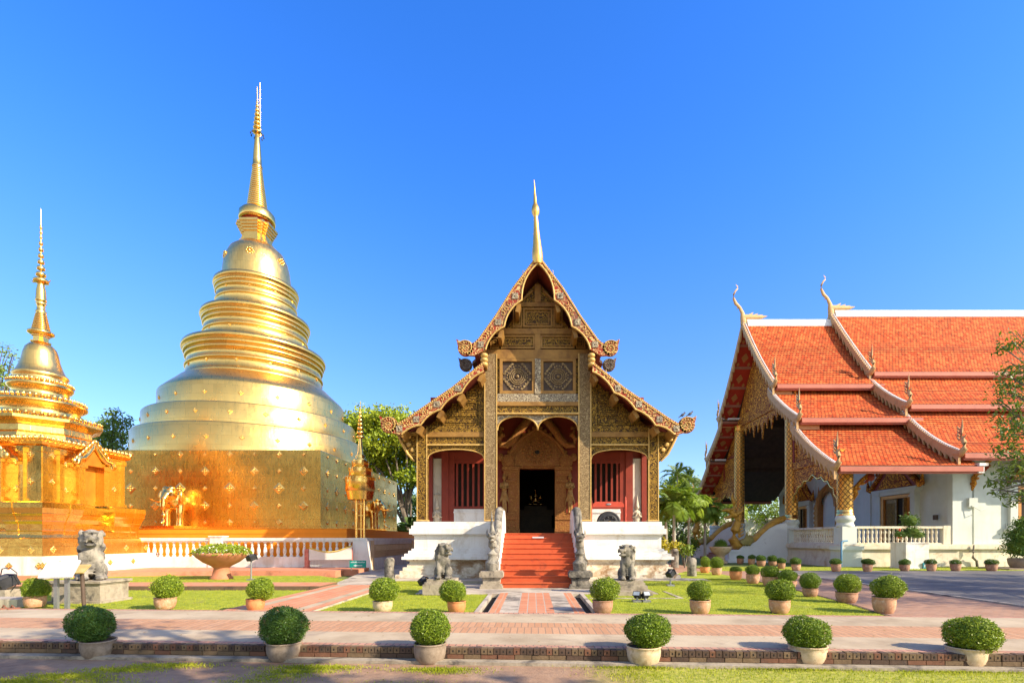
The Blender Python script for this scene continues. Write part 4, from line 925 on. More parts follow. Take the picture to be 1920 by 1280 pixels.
mb.cm = 0; mb.box(-4.9, 4.9, 21.42, 42, .1, 1.92); ov('floor', mb, [m_white, m_white_dirty])
mb = MB(); mb.box(-1.62, 1.62, 20.2, 24.6, .12, 1.93); ov('porch_step', mb, m_step)
# --- stairs
mb = MB(); n = 10; ys, ye = 16.15, 20.25
for i in range(n):
    y = ys+(ye-ys)*i/n; z = .12+(1.93-.12)*(i+1)/n; zl = .12+(1.93-.12)*i/n
    mb.box(-1.32, 1.32, y, 20.4, zl if i else .05, z-.035); mb.box(-1.33, 1.33, y-.03, 20.4, z-.034, z)
ov('stairs', mb, m_step)
mb = MB(); mb.box(-.22,.22,19.38,19.52,1.735,1.79); o = ov('step_plaque', mb, m_panel)
# --- stair balustrades
for s_ in (-1, 1):
    P = [(16.75,.12),(16.75,.95),(17.4,1.02),(18.1,1.42),(18.7,2.05),(19.0,2.5),(19.3,2.74),(19.6,2.82),(20.2,2.82),(20.5,2.7),(20.75,2.4),(20.85,2.0),(20.85,.12)]
    mb = MB(); a, b = sorted((s_*1.325, s_*1.60)); mb.prism(P, a, b, 'x')
    mb.cm = 1
    top = P[1:-1]
    mb.tube([(s_*1.50, y, z-.02) for y, z in top], [.14,.14,.145,.15,.155,.16,.165,.165,.16,.15,.14], 10)
    ov('stair_balustrade', mb, [m_white, m_stone_pale if s_ < 0 else m_stone])
# --- columns
def column(x, w, z0, z1, mat, nm='column'):
    mb = MB(); h = w/2; mb.box(x-h, x+h, YF-h, YF+h, z0+.55, z1); mb.cm = 1; mb.box(x-h-.01, x+h+.01, YF-h-.01, YF+h+.01, z0, z0+.52)
    mb.cm = 2
    for sx in (-1, 1): mb.box(x+sx*h-.022, x+sx*h+.022, YF-h-.02, YF-h+.02, z0+.56, z1)
    mb.cm = 2; mb.box(x-h-.03, x+h+.03, YF-h-.03, YF+h+.03, z0+.52, z0+.58)
    ov(nm, mb, [mat, m_colfoot, m_rim])
m_colfoot = mk('mirror_column_foot', [(.16,.07,.06),(.30,.27,.27),(.24,.10,.08)], 4.0, .35, .3, bump=.2)
for s_ in (-1, 1):
    column(s_*1.97, .50, 1.93, 9.45, m_paleguilt); column(s_*4.86, .40, 1.93, 6.35, m_darkgold)
# --- facade walls with framed carved panels
def frame(mb, x0, x1, z0, z1, y, fw=.07, d=.06, mf=1, mp=0, inner=True):
    # raised border around a recessed carved panel
    mb.cm = mp; mb.box(x0+fw, x1-fw, y+.0, y+.05, z0+fw, z1-fw)
    mb.cm = mf
    mb.box(x0, x1, y-d, y+.05, z0, z0+fw); mb.box(x0, x1, y-d, y+.05, z1-fw, z1); mb.box(x0, x0+fw, y-d, y+.05, z0+fw, z1-fw); mb.box(x1-fw, x1, y-d, y+.05, z0+fw, z1-fw)
    if inner:
        g = fw*1.9; f2 = fw*.5
        mb.box(x0+g, x1-g, y-d*.5, y, z0+g, z0+g+f2); mb.box(x0+g, x1-g, y-d*.5, y, z1-g-f2, z1-g); mb.box(x0+g, x0+g+f2, y-d*.5, y, z0+g+f2, z1-g-f2); mb.box(x1-g-f2, x1-g, y-d*.5, y, z0+g+f2, z1-g-f2)
mb = MB()
# outer silhouette of the gable wall under the roof line
mb.prism([(-1.72,9.3),(1.72,9.3),(1.6,10.2),(1.05,11.0),(.45,12.1),(0,12.55),(-.45,12.1),(-1.05,11.0),(-1.6,10.2)], YF-.05, YF+.12, 'y')
mb.box(-2.35, 2.35, YF-.05, YF+.12, 9.2, 10.0)
mb.box(-1.73, 1.73, YF-.05, YF+.12, 7.3, 9.2)
ov('gable_wall', mb, m_darkgold)
mb = MB(); y = YF-.06
frame(mb, -1.55,-.13, 9.72,10.28, y); frame(mb, .13,1.55, 9.72,10.28, y)
frame(mb, -.62,.62, 10.62,11.42, y); frame(mb, -1.05,-.66,10.62,11.42,y, .05); frame(mb, .66,1.05,10.62,11.42,y,.05)
mb.cm = 1
mb.box(-2.3,2.3,y-.10,y+.05,9.28,9.66); mb.box(-1.75,1.75,y-.08,y+.05,10.32,10.56); mb.box(-.9,.9,y-.07,y+.05,11.48,11.66); mb.box(-.12,.12,y-.09,y+.05,9.66,10.31); mb.box(-.13,.13,y-.09,y+.05,11.66,12.4)
for s_ in (-1, 1):
    mb.prism([(s_*.18,12.15),(s_*.24,12.2),(s_*.75,11.72),(s_*.64,11.70)], y-.06, y+.03)
    mb.prism([(s_*1.15,11.3),(s_*1.22,11.25),(s_*1.65,10.62),(s_*1.55,10.62)], y-.06, y+.03)
    frame(mb, min(s_*1.62,s_*2.0), max(s_*1.62,s_*2.0), 9.72, 10.2, y, .05)
ov('gable_panel', mb, [m_darkgold, m_wood])
# two mirror-mosaic medallion panels with stepped frets and rings
for s_ in (-1, 1):
    mb = MB(); cx_, cz = s_*.86, 8.55
    mb.cm = 0; mb.box(cx_-.62, cx_+.62, y, y+.05, cz-.62, cz+.62)
    mb.cm = 1; fw = .09
    mb.box(cx_-.74,cx_+.74,y-.10,y+.05,cz-.74,cz-.62); mb.box(cx_-.74,cx_+.74,y-.10,y+.05,cz+.62,cz+.74); mb.box(cx_-.74,cx_-.62,y-.10,y+.05,cz-.62,cz+.62); mb.box(cx_+.62,cx_+.74,y-.10,y+.05,cz-.62,cz+.62)
    mb.cm = 2
    for q in (.33,.25,.17): mb.tube([(cx_+q*math.cos(a*pi/15), y-.012, cz+q*math.sin(a*pi/15)) for a in range(31)], .026, 6)
    mb.ell((cx_,y-.02,cz),.07)
    for sx in (-1,1):
        for sz in (-1,1):
            for k, (a, b) in enumerate(((.54,.12),(.46,.22),(.38,.32),(.30,.42),(.20,.52))):
                mb.box(cx_+sx*a-.05, cx_+sx*a+.05, y-.03-.002*k, y+.01, cz+sz*b-.045, cz+sz*b+.045)
                if k < 4: mb.box(cx_+sx*(a-.02)-.015, cx_+sx*(a-.02)+.015, y-.04, y+.01, cz+sz*b, cz+sz*(b+.1))
            for k, (a, b) in enumerate(((.42,.06),(.36,.14),(.14,.40),(.06,.45))): mb.box(cx_+sx*a-.03, cx_+sx*a+.03, y-.022, y+.01, cz+sz*b-.03, cz+sz*b+.03)
    ov('medallion_panel', mb, [m_darkwood, m_wood, m_paleguilt])
mb = MB(); mb.box(-.12,.12,y-.13,y+.05,7.8,9.27); mb.cm = 1; mb.box(-1.72,1.72,y-.10,y+.05,7.45,7.80); ov('centre_mullion', mb, [m_glassmosaic, m_glassmosaic])
mb = MB()
mb.box(-1.72,1.72,y-.17,y+.1,7.28,7.45); mb.cm = 1; mb.box(-1.72,1.72,y-.10,y+.1,6.99,7.28); mb.cm = 2; mb.box(-1.72,1.72,y-.2,y+.1,6.93,6.99)
ov('tie_beam', mb, [m_wood, m_darkgold, m_rim])
def el(c, z, a, b): return [(c+a*math.cos(pi*i/14), z+b*max(0,math.sin(pi*i/14))**.85) for i in range(15)]
mb = MB(); pts = [(-1.72,6.93),(1.72,6.93),(1.72,6.28)]+el(.85,6.28,.85,.58)+el(-.85,6.28,.85,.58)+[(-1.72,6.28)]
mb.prism(pts, y-.04, y+.08); mb.cm = 1
e = el(.85,6.28,.85,.58)+el(-.85,6.28,.85,.58); mb.tube([(p[0],y-.05,p[1]) for p in e], .035, 6)
ov('eyebrow_arch', mb, [m_glassmosaic, m_rim])
# --- wings
for s_ in (-1, 1):
    X = lambda a, b: (min(s_*a, s_*b), max(s_*a, s_*b))
    mb = MB(); mb.prism([(s_*2.22,6.2),(s_*4.7,6.2),(s_*4.65,6.45),(s_*3.9,7.05),(s_*3.0,7.85),(s_*2.22,8.6)], YF-.02, YF+.1)
    mb.cm = 0
    for (a, b, z0, z1) in ((2.55,4.0,6.5,6.95),(2.55,3.35,7.05,7.5),(2.55,3.0,7.62,7.92)): frame(mb, *X(a,b), z0, z1, YF-.03, .06)
    mb.cm = 1
    for z0, z1, d in ((6.2,6.46,.12),): mb.box(*X(2.22,4.72), YF-.03-d, YF+.02, z0, z1)
    mb.box(*X(2.24,2.5), YF-.1, YF+.02, 6.46, 8.45); mb.box(*X(3.42,3.62), YF-.09, YF+.02, 6.97, 7.4); mb.box(*X(2.52,4.2), YF-.085, YF, 6.96, 7.03); mb.box(*X(2.52,3.4), YF-.085, YF, 7.52, 7.6)
    mb.box(*X(4.1,4.3), YF-.09, YF+.02, 6.47, 6.8)
    ov('wing_panel', mb, [m_darkgold, m_darkgold, m_wood])
    mb = MB(); mb.box(*X(2.22,4.68), YF-.16, YF+.1, 5.99, 6.198); mb.cm = 1; mb.box(*X(2.22,4.68), YF-.09, YF+.1, 5.70, 5.99); mb.cm = 2; mb.box(*X(2.22,4.68), YF-.17, YF+.1, 5.63, 5.70)
    ov('wing_beam', mb, [m_wood, m_darkgold, m_rim])
    e = [(s_*(3.45+1.19*math.cos(pi*i/14)), 5.08+.40*math.sin(pi*i/14)**.8) for i in range(15)]
    mb = MB(); mb.prism([(s_*2.22,5.63),(s_*2.22,5.06)]+e[::-1]+[(s_*4.68,5.06),(s_*4.68,5.63)], YF-.08, YF+.06); mb.cm = 1; mb.tube([(p[0],YF-.09,p[1]) for p in e], .03, 6)
    ov('wing_arch', mb, [m_darkgold, m_rim])
    # eave bracket outside the outer column
    mb = MB(); mb.prism([(s_*5.06,4.9),(s_*5.06,6.2),(s_*5.9,6.05),(s_*5.82,5.85),(s_*5.6,5.6),(s_*5.45,5.25),(s_*5.2,5.0)], YF-.09, YF+.09); mb.cm = 1
    mb.tube([(s_*5.85,YF-.1,6.0),(s_*5.66,YF-.1,5.62),(s_*5.48,YF-.1,5.28),(s_*5.2,YF-.1,4.98)], [.05,.06,.06,.04], 6)
    for k in range(3): mb.lathe([(.09,0),(.1,.03),(.05,.05)], (0,0,0), 12, T=Matrix.Translation((s_*(5.28+.16*k),YF-.09,5.45+.22*k)) @ Matrix.Rotation(pi/2,4,'X'))
    mb.box(*X(5.04,5.95), YF-.11, YF+.11, 6.05, 6.2)
    ov('eave_bracket', mb, [m_darkgold, m_rim])
# --- roofs. outer edge polylines (distance from axis, height)
UP = [(0,13.10),(1.01,11.78),(1.72,10.65),(2.38,9.74),(2.55,9.58)]
LO = [(2.2,8.80),(3.45,7.79),(4.52,7.06),(5.26,6.55),(5.62,6.34)]
YB = 20.12
def slab(mb, line, y0, y1, th, s_, up=0, out=0):
    for (a, b) in zip(line[:-1], line[1:]):
        d = Vector((b[0]-a[0], b[1]-a[1])).normalized(); nn = Vector((-d.y, d.x))
        if nn.y < 0: nn = -nn
        q = [(s_*(a[0]+out*(a[0] > 0)), a[1]+up-.02), (s_*(b[0]+out), b[1]+up-.02)]
        v = [(q[0][0],y0,q[0][1]), (q[1][0],y0,q[1][1]), (q[1][0],y1,q[1][1]), (q[0][0],y1,q[0][1])]
        w = [(p[0],p[1],p[2]-th) for p in v]
        mb.cm = 0; mb.add(v, [(0,1,2,3)]); mb.cm = 1; mb.add(w, [(3,2,1,0)]); mb.cm = 0
        mb.add(v+w, [(0,4,5,1),(1,5,6,2),(2,6,7,3)])
mb = MB()
for s_ in (-1, 1):
    slab(mb, UP, YB+.02, 24.0, .13, s_); slab(mb, LO, YB+.02, 42, .13, s_)
    slab(mb, UP, 22.9, 42, .14, s_, .22, .42)
ov('roof', mb, [m_roofdark, m_soffit])
# side rafters / soffit boards seen from below
mb = MB()
for s_ in (-1, 1):
    for y0 in [20.6+1.1*i for i in range(10)]:
        mb.prism([(s_*5.0,6.44),(s_*5.62,6.18),(s_*5.62,6.08),(s_*4.9,6.36)], y0, y0+.12)
    for y0 in (20.5,21.4,22.3): mb.prism([(s_*2.0,10.06),(s_*2.6,9.40),(s_*2.55,9.32),(s_*1.9,10.0)], y0, y0+.1)
    mb.prism([(s_*5.50,6.30),(s_*5.68,6.22),(s_*5.66,6.02),(s_*5.5,6.08)], YB+.3, 26)
    mb.prism([(s_*2.42,9.52),(s_*2.62,9.40),(s_*2.60,9.2),(s_*2.44,9.26)], YB+.3, 23)
ov('soffit', mb, m_soffit)
VM = []
def volute(mb, cx_, cz, r, y, s_, tilt=0):
    T = Matrix.Translation((cx_,y,cz)) @ Matrix.Rotation(pi/2,4,'X')
    mb.cm = 0; mb.lathe([(r*.97,-.16),(r,-.10),(r,-.02),(r*.96,0)], n=28, T=T)
    mb.cm = 1
    sp = [(cx_+s_*r*(1-t*.8)*math.cos(2.4*pi*2*t*.55+.6), y-.02, cz+r*(1-t*.8)*math.sin(2.4*pi*2*t*.55+.6)) for t in [i/40 for i in range(41)]]
    mb.tube(sp, [.020*(r/.33)]*41, 6)
    for i in range(14):
        a = 2*pi*i/14; ca, sa = math.cos(a), math.sin(a)
        mb.tube([(cx_+ca*r*.52,y-.01,cz+sa*r*.52),(cx_+math.cos(a+.15)*r*.72,y-.035,cz+math.sin(a+.15)*r*.72),(cx_+math.cos(a+.12)*r*.93,y-.01,cz+math.sin(a+.12)*r*.93)], [.012,.018,.010], 5)
    for i in range(8): a = 2*pi*i/8; mb.ell((cx_+math.cos(a)*r*.3,y-.005,cz+math.sin(a)*r*.3), (.025*r/.33,.02,.025*r/.33), n=6, m=4)
    mb.ell((cx_,y-.01,cz), (.035,.03,.035), n=8, m=5)
    # hooked tip at the outer top of the scroll
    mb.cm = 0; mb.prism([(cx_+s_*r*.55,cz+r*.78),(cx_+s_*r*1.2,cz+r*1.12),(cx_+s_*r*1.1,cz+r*.8),(cx_+s_*r*.98,cz+r*.25)], y, y+.14)
def board(name, outer, cusps, s_, y, first, vol, bulge, bottom):
    mb = MB(); inn = []
    pts = [first]+cusps
    for a, b in zip(pts[:-1], pts[1:]): inn += arc(a, b, bulge, 8)[:-1]
    inn += [pts[-1]]
    poly = outer+[(vol[0]-vol[2]*.75, vol[1]+vol[2]*.55)]+[(vol[0]-vol[2]*.1, vol[1]-vol[2]*.9)]+bottom+inn[::-1]
    mb.prism([(s_*p[0], p[1]) for p in poly], y, y+.13); mb.cm = 1
    mb.tube([(s_*p[0], y-.015, p[1]) for p in inn], .038, 6)
    def dens(l, d):
        out = []
        for a, b in zip(l[:-1], l[1:]):
            n = max(1, int(math.dist(a, b)/d)); out += [(a[0]+(b[0]-a[0])*i/n, a[1]+(b[1]-a[1])*i/n) for i in range(n)]
        return out+[l[-1]]
    for p in dens(outer, .085): mb.ell((s_*p[0], y+.0, p[1]-.045), (.035,.03,.035), n=6, m=4)
    mb.tube([(s_*p[0], y-.01, p[1]-.10) for p in outer], .018, 5)
    # mirror-glass square flowers riding down the board's middle
    mb.cm = 2
    for c in pts[1:]:
        i = min(range(len(outer)-1), key=lambda k: math.dist(c, outer[k])+math.dist(c, outer[k+1])); a, b = Vector(outer[i]), Vector(outer[i+1])
        t = max(0, min(1, (Vector(c)-a).dot(b-a)/(b-a).length_squared)); m_ = (a+(b-a)*t)*.52+Vector(c)*.48
        for k in range(4):
            an = k*pi/2+pi/4; mb.box(-.058,.058,-.03,.0,-.058,.058, Matrix.Translation((s_*(m_.x+.085*math.cos(an)), y-.004, m_.y+.085*math.sin(an))))
        mb.ell((s_*m_.x,y-.03,m_.y),.04,n=6,m=4)
    mb.cm = 1
    for a, b in zip(pts[:-1], pts[1:]):               # smaller rosettes and scrolls in between
        m_ = (Vector(a)+Vector(b))/2; d = Vector((b[0]-a[0], b[1]-a[1])).normalized(); nn = Vector((-d.y, d.x)); nn = nn if nn.y > 0 else -nn; c = m_+nn*(bulge*1.0+.20)
        for k in range(5): mb.ell((s_*(c.x+.07*math.cos(k*1.257)), y-.01, c.y+.07*math.sin(k*1.257)), (.032,.025,.032), n=6, m=4)
        for g in (-1, 1):
            cc_ = c+d*g*.24; mb.tube([(s_*(cc_.x+(.11-.085*t)*math.cos(g*5*t+1)), y-.012, cc_.y+(.11-.085*t)*math.sin(g*5*t+1)) for t in [i/10 for i in range(11)]], .016, 5)
    VM.append(1); volute(mb, s_*vol[0], vol[1], vol[2], y, s_); VM.clear()
    return ov(name, mb, [m_barge, m_rim, m_glassmosaic, m_scroll])
for s_ in (-1, 1):
    board('bargeboard', UP, [(.65,11.26),(1.35,10.2),(2.1,9.28)], s_, YB, (0,12.74), (2.90,9.35,.32), .12, [(2.55,9.04)])
    board('bargeboard', LO, [(3.05,7.55),(3.9,6.88),(4.7,6.25),(5.46,5.88)], s_, YB, (2.18,8.40), (5.97,6.27,.33), .10, [(5.62,5.90)])
    # purlin ends carrying the boards
    for (x, z, a) in ((.80,11.02,1),(1.50,9.98,1),(2.30,8.22,.7),(3.12,7.42,.6),(3.95,6.74,.6),(4.78,6.12,.6),(5.45,5.98,.5)):
        T = Matrix.Translation((s_*x, 0, z)) @ Matrix.Rotation(-s_*(.25 if a == 1 else .5), 4, 'Y'); mb = MB(); mb.box(-.075,.075,YB+.14,YF+.1,-.17,.17,T); ov('purlin', mb, m_wood)
    mb = MB(); mb.box(*sorted((s_*2.1,s_*2.3)), YB+.14, YF, 8.75, 9.15)
    ov('purlin', mb, m_wood)
    mb = MB()
    for z in (8.72,8.9,9.08): mb.lathe([(.10,z-.08),(.15,z-.04),(.15,z+.04),(.10,z+.08)], (s_*2.16, YB+.12, 0), 12)
    ov('tier_post', mb, m_rim)
    mb = MB(); volute(mb, s_*3.26, 9.62, .29, 22.85, s_); ov('rear_roof_scroll', mb, [m_roofdark, m_stone])
mb = MB(); mb.lathe([(.16,12.5),(.22,12.72),(.215,12.95),(.17,13.3),(.115,13.9),(.085,14.4),(.10,14.48),(.15,14.58),(.165,14.72),(.13,14.86),(.07,14.98),(.06,15.2),(.035,15.5),(.008,15.95)], (0,YB+.05,0), 18)
for v in mb.v: v.z = 12.72+(v.z-12.5)*.98
mb.v = [p+Vector((-.05*max(0,p.z-12.7)*.9,0,0)) for p in mb.v]; ov('roof_finial', mb, gold('worn_gold_finial', (.92,.52,.13), .3, .5, .1, 3.0, None, (.55,.30,.07)))
# --- porch back wall, door portal, windows
YW = 24.5
m_stuccogold = mk('gilded_stucco', [(.24,.12,.03),(.36,.20,.055)], 5.0, .5, .3, bump=.3, bscale=20)
m_cream = mk('stucco_figure', [(.50,.41,.28),(.62,.53,.40),(.56,.47,.34)], 5.0, .85, bump=.4, bscale=20)
mb = MB()
mb.box(-5.2,-.95,YW,YW+.15,1.9,8.6); mb.box(.95,5.2,YW,YW+.15,1.9,8.6); mb.box(-.95,.95,YW,YW+.15,5.1,8.6); mb.box(-2.2,2.2,YW,YW+.15,8.6,10.4)
ov('back_wall', mb, m_red)
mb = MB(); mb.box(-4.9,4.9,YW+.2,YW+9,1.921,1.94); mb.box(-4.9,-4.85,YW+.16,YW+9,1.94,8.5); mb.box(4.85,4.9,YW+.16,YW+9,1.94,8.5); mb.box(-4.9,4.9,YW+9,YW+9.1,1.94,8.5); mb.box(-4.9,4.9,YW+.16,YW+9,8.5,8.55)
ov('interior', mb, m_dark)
mb = MB()
for s_ in (-1, 1):
    mb.box(*sorted((s_*5.15,s_*5.25)), YW, 41.8, 1.94, 6.4)
ov('side_wall', mb, m_red)
mb = MB(); mb.box(-4.9,-2.25,YF+.2,YW,6.42,6.5); mb.box(2.25,4.9,YF+.2,YW,6.42,6.5); mb.box(-2.2,2.2,YF+.2,YW,8.9,8.96); ov('porch_ceiling', mb, m_darkwood)
for s_ in (-1, 1):
    X = lambda a, b: (min(s_*a, s_*b), max(s_*a, s_*b))
    mb = MB()
    # red posts, pale niche strip, white dado
    for a, b, d in ((4.0,4.28,.2),(4.28,4.62,.26),(5.05,5.28,.28)): mb.box(*X(a,b), YW-d, YW, 1.94, 5.9)
    mb.box(*X(2.3,3.998), YW-.19, YW, 5.5, 5.9); mb.box(*X(2.3,3.996), YW-.22, YW, 5.36, 5.5); mb.box(*X(2.3,4.0), YW-.22, YW, 3.16, 3.28)
    ov('window_frame', mb, m_red)
    mb = MB(); mb.box(*X(4.63,5.04), YW-.12, YW, 1.94, 5.6); ov('niche_strip', mb, mk('cream_plaster', [(.58,.52,.42),(.68,.62,.52)], 2.0, .8, stain=(.42,.36,.28)))
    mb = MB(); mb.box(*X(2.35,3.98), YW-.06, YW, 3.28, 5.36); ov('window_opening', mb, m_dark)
    mb = MB()
    for i in range(6): x = 2.52+i*.262; mb.box(*X(x, x+.095), YW-.2, YW-.07, 3.28, 5.36)
    ov('window_bars', mb, m_red)
    mb = MB(); mb.box(*X(2.3,4.0), YW-.34, YW-.22, 1.94, 3.14); mb.box(*X(2.28,4.02), YW-.38, YW-.2, 2.95, 3.03); ov('dado', mb, m_white)
    # adoring stucco figure on the niche strip
    mb = MB(); x = s_*4.84; y_ = YW-.16
    mb.ell((x,y_,2.25),(.17,.1,.42)); mb.ell((x,y_,2.75),(.16,.11,.3)); mb.ell((x,y_-.02,2.98),(.20,.1,.12)); mb.ell((x,y_-.04,3.25),(.10,.1,.125)); mb.tube([(x,y_,3.1),(x,y_,3.2)],.05,8)
    mb.tube([(x,y_-.02,3.33),(x,y_-.02,3.5),(x,y_-.02,3.85)],[.10,.06,.012],8)
    for q in (-1,1): mb.tube([(x+q*.19,y_-.02,2.98),(x+q*.25,y_-.05,2.74),(x+q*.08,y_-.16,2.82),(x+q*.02,y_-.18,2.98)],[.06,.055,.045,.035],8); mb.ell((x+q*.1,y_-.02,3.24),(.025,.03,.06))
    mb.ell((x,y_-.15,3.24),(.02,.03,.03))
    mb.v = [p+Vector((AX,0,0)) for p in mb.v]; sculpt('adoring_figure', mb, m_cream, .022, vh, 2) if s_ > 0 else sculpt('adoring_figure', mb, m_cream, .022, vh, 2)
    mb = MB(); mb.lathe([(.17,3.82),(.02,3.95)], (s_*4.84,YW-.12,0), 12); mb.tube([(s_*4.84,YW-.12,3.9),(s_*4.84,YW-.12,4.1)],.012,5); ov('parasol', mb, m_cream) if s_ < 0 else None
mb = MB()
for s_ in (-1, 1):
    X = lambda a, b: (min(s_*a, s_*b), max(s_*a, s_*b))
    for z0, z1, a, b, d in ((1.93,2.2,.84,1.72,.55),(2.2,2.42,.86,1.66,.5),(2.42,2.62,.86,1.56,.42),(2.62,2.82,.86,1.62,.46),(2.82,2.95,.86,1.56,.4),(2.95,4.42,.86,1.40,.3),(4.42,4.55,.86,1.5,.38),(4.55,4.72,.86,1.42,.34),(4.72,4.82,.86,1.52,.4),(4.82,5.0,.86,1.6,.44),(5.0,5.16,.84,1.68,.5)):
        mb.box(*X(a,b), YW-d, YW, z0, z1)
mb.box(-.85,.85,YW-.3,YW,5.1,5.25)
ov('door_portal', mb, m_stucco_old)
mb = MB()
pa = [(-1.55,5.16),(-1.5,5.4)]+arc((-1.45,5.5),(0,7.05),-.16,10)[0:]
L = [(-1.5,5.2),(-1.42,5.5),(-1.25,5.9),(-1.0,6.28),(-.68,6.58),(-.36,6.78),(-.12,6.95),(0,7.12)]
mb.prism(L+[(-x, z) for x, z in L[::-1][1:]], YW-.34, YW-.02)
mb.cm = 1
L2 = [(x*.80, 5.16+(z-5.16)*.78) for x, z in L]
mb.prism(L2+[(-x, z) for x, z in L2[::-1][1:]], YW-.40, YW-.3)
mb.cm = 0
for s_ in (-1, 1):
    mb.tube([(s_*-x, YW-.38, z) for x, z in L], [.10,.09,.085,.08,.075,.07,.06,.04], 8)
    for i in range(9):
        t = i/8; k = t*(len(L)-1); j = min(int(k), len(L)-2); fr = k-j; x = -(L[j][0]+(L[j+1][0]-L[j][0])*fr); z = L[j][1]+(L[j+1][1]-L[j][1])*fr
        mb.ell((s_*(x+.07), YW-.36, z+.06), (.09,.07,.11), n=8, m=5)
    for r_ in (.30,.22,.13): mb.tube([(s_*(1.38+r_*math.cos(a)), YW-.46, 5.42+r_*math.sin(a)) for a in [i*.5 for i in range(13)]], .045, 6)
    mb.ell((s_*1.38,YW-.42,5.42),(.33,.1,.30)); mb.ell((s_*1.75,YW-.4,5.62),(.16,.09,.2))
for r_, n_ in ((.22,9),(.42,14),(.62,18)):
    for i in range(n_): a = 2*pi*i/n_; mb.ell((r_*1.1*math.cos(a), YW-.42, 5.85+r_*.8*math.sin(a)), (.07,.05,.07), n=6, m=4)
mb.cm = 2; mb.ell((0,YW-.42,5.86),(.12,.06,.09))
ov('portal_pediment', mb, [m_stucco_old, m_stucco_old, m_blackhole])
mb = MB()
for s_ in (-1, 1):
    mb.tube([(s_*.1,YW-.2,7.75),(s_*.5,YW-.3,7.35),(s_*.9,YW-.35,6.85),(s_*1.15,YW-.38,6.45),(s_*1.45,YW-.4,6.18),(s_*1.75,YW-.42,6.2),(s_*1.84,YW-.45,6.5),(s_*1.66,YW-.5,6.72),(s_*1.8,YW-.55,6.92)], [.16,.2,.2,.19,.17,.16,.15,.14,.05], 10)
    for i in range(6): mb.ell((s_*(1.62+.04*i),YW-.5,6.98+.03*(i%3)),(.05,.04,.1),n=6,m=5)
    mb.tube([(s_*1.7,YW-.5,6.7),(s_*1.58,YW-.56,6.62),(s_*1.52,YW-.55,6.56)],[.09,.06,.02],6)
mb.v = [p+Vector((AX,0,0)) for p in mb.v]; sculpt('serpent_arch', mb, m_stucco_old, .035, vh, 1)
for s_ in (-1, 1):
    mb = MB(); x = s_*1.58; y_ = YW-.34
    mb.tube([(x-.05,y_,3.0),(x-.04,y_,3.4),(x-.05,y_,3.85)],[.07,.085,.11],8); mb.tube([(x+.06,y_,3.0),(x+.05,y_,3.4),(x+.05,y_,3.85)],[.07,.085,.11],8)
    mb.ell((x,y_,3.85),(.15,.1,.2)); mb.ell((x,y_,4.05),(.125,.1,.25)); mb.ell((x,y_,4.3),(.16,.1,.17)); mb.tube([(x,y_,4.4),(x,y_,4.55)],.05,8); mb.ell((x,y_-.02,4.66),(.09,.09,.12)); mb.tube([(x,y_,4.74),(x,y_,4.86),(x,y_,5.02)],[.09,.06,.012],8)
    for q in (-1,1):
        mb.tube([(x+q*.16,y_,4.4),(x+q*.2,y_-.03,4.18),(x+q*.06,y_-.15,4.1),(x+q*.01,y_-.17,4.2)],[.05,.045,.04,.03],8); mb.ell((x+q*.07,y_-.06,2.98),(.06,.1,.04)); mb.ell((x+q*.09,y_,4.64),(.02,.03,.06))
        mb.tube([(x+q*.1,y_,3.8),(x+q*.2,y_-.02,3.5),(x+q*.23,y_-.02,3.3)],[.06,.04,.01],6)
    mb.ell((x,y_-.11,4.65),(.02,.03,.03))
    mb.v = [p+Vector((AX,0,0)) for p in mb.v]; sculpt('guardian_deity', mb, m_stuccogold, .022, vh, 2)
# --- things standing at the wooden hall
bd = MB(); x, y_ = .14, 31.5
bd.ell((x,y_,2.75),(.55,.36,.2)); bd.ell((x,y_,3.15),(.33,.22,.42)); bd.ell((x,y_,3.42),(.42,.2,.18)); bd.ell((x,y_-.02,3.82),(.17,.18,.21)); bd.ell((x,y_,4.02),(.1,.1,.1)); bd.tube([(x,y_,4.05),(x,y_,4.25)],[.05,.01],6)
for q in (-1,1): bd.tube([(x+q*.4,y_,3.45),(x+q*.48,y_-.1,3.1),(x+q*.2,y_-.35,2.92)],[.1,.09,.07],8); bd.ell((x+q*.4,y_-.25,2.72),(.28,.2,.13)); bd.ell((x+q*.17,y_,3.8),(.03,.05,.12))
bs = thing('buddha_statue', 'gold seated buddha statue glinting in the dark doorway', 'statue', (x, y_, 1.94))
for v in bd.v: v.x = x+(v.x-x)*.8; v.z = 3.75+(v.z-2.6)*.8
sculpt('figure', bd, m_statue, .035, bs, 3)
mb = MB()
for h, z0, z1 in ((1.2,1.94,2.4),(1.0,2.4,3.2),(1.1,3.2,3.5),(.7,3.5,3.74)): mb.box(x-h,x+h,y_-h*.6,y_+h*.6,z0,z1)
obj('throne', mb, mk('unlit_throne_gilding', [(.06,.035,.012),(.10,.06,.02)], 4.0, .6), bs)  # gilding coloured dark to stand for the unlit hall around it
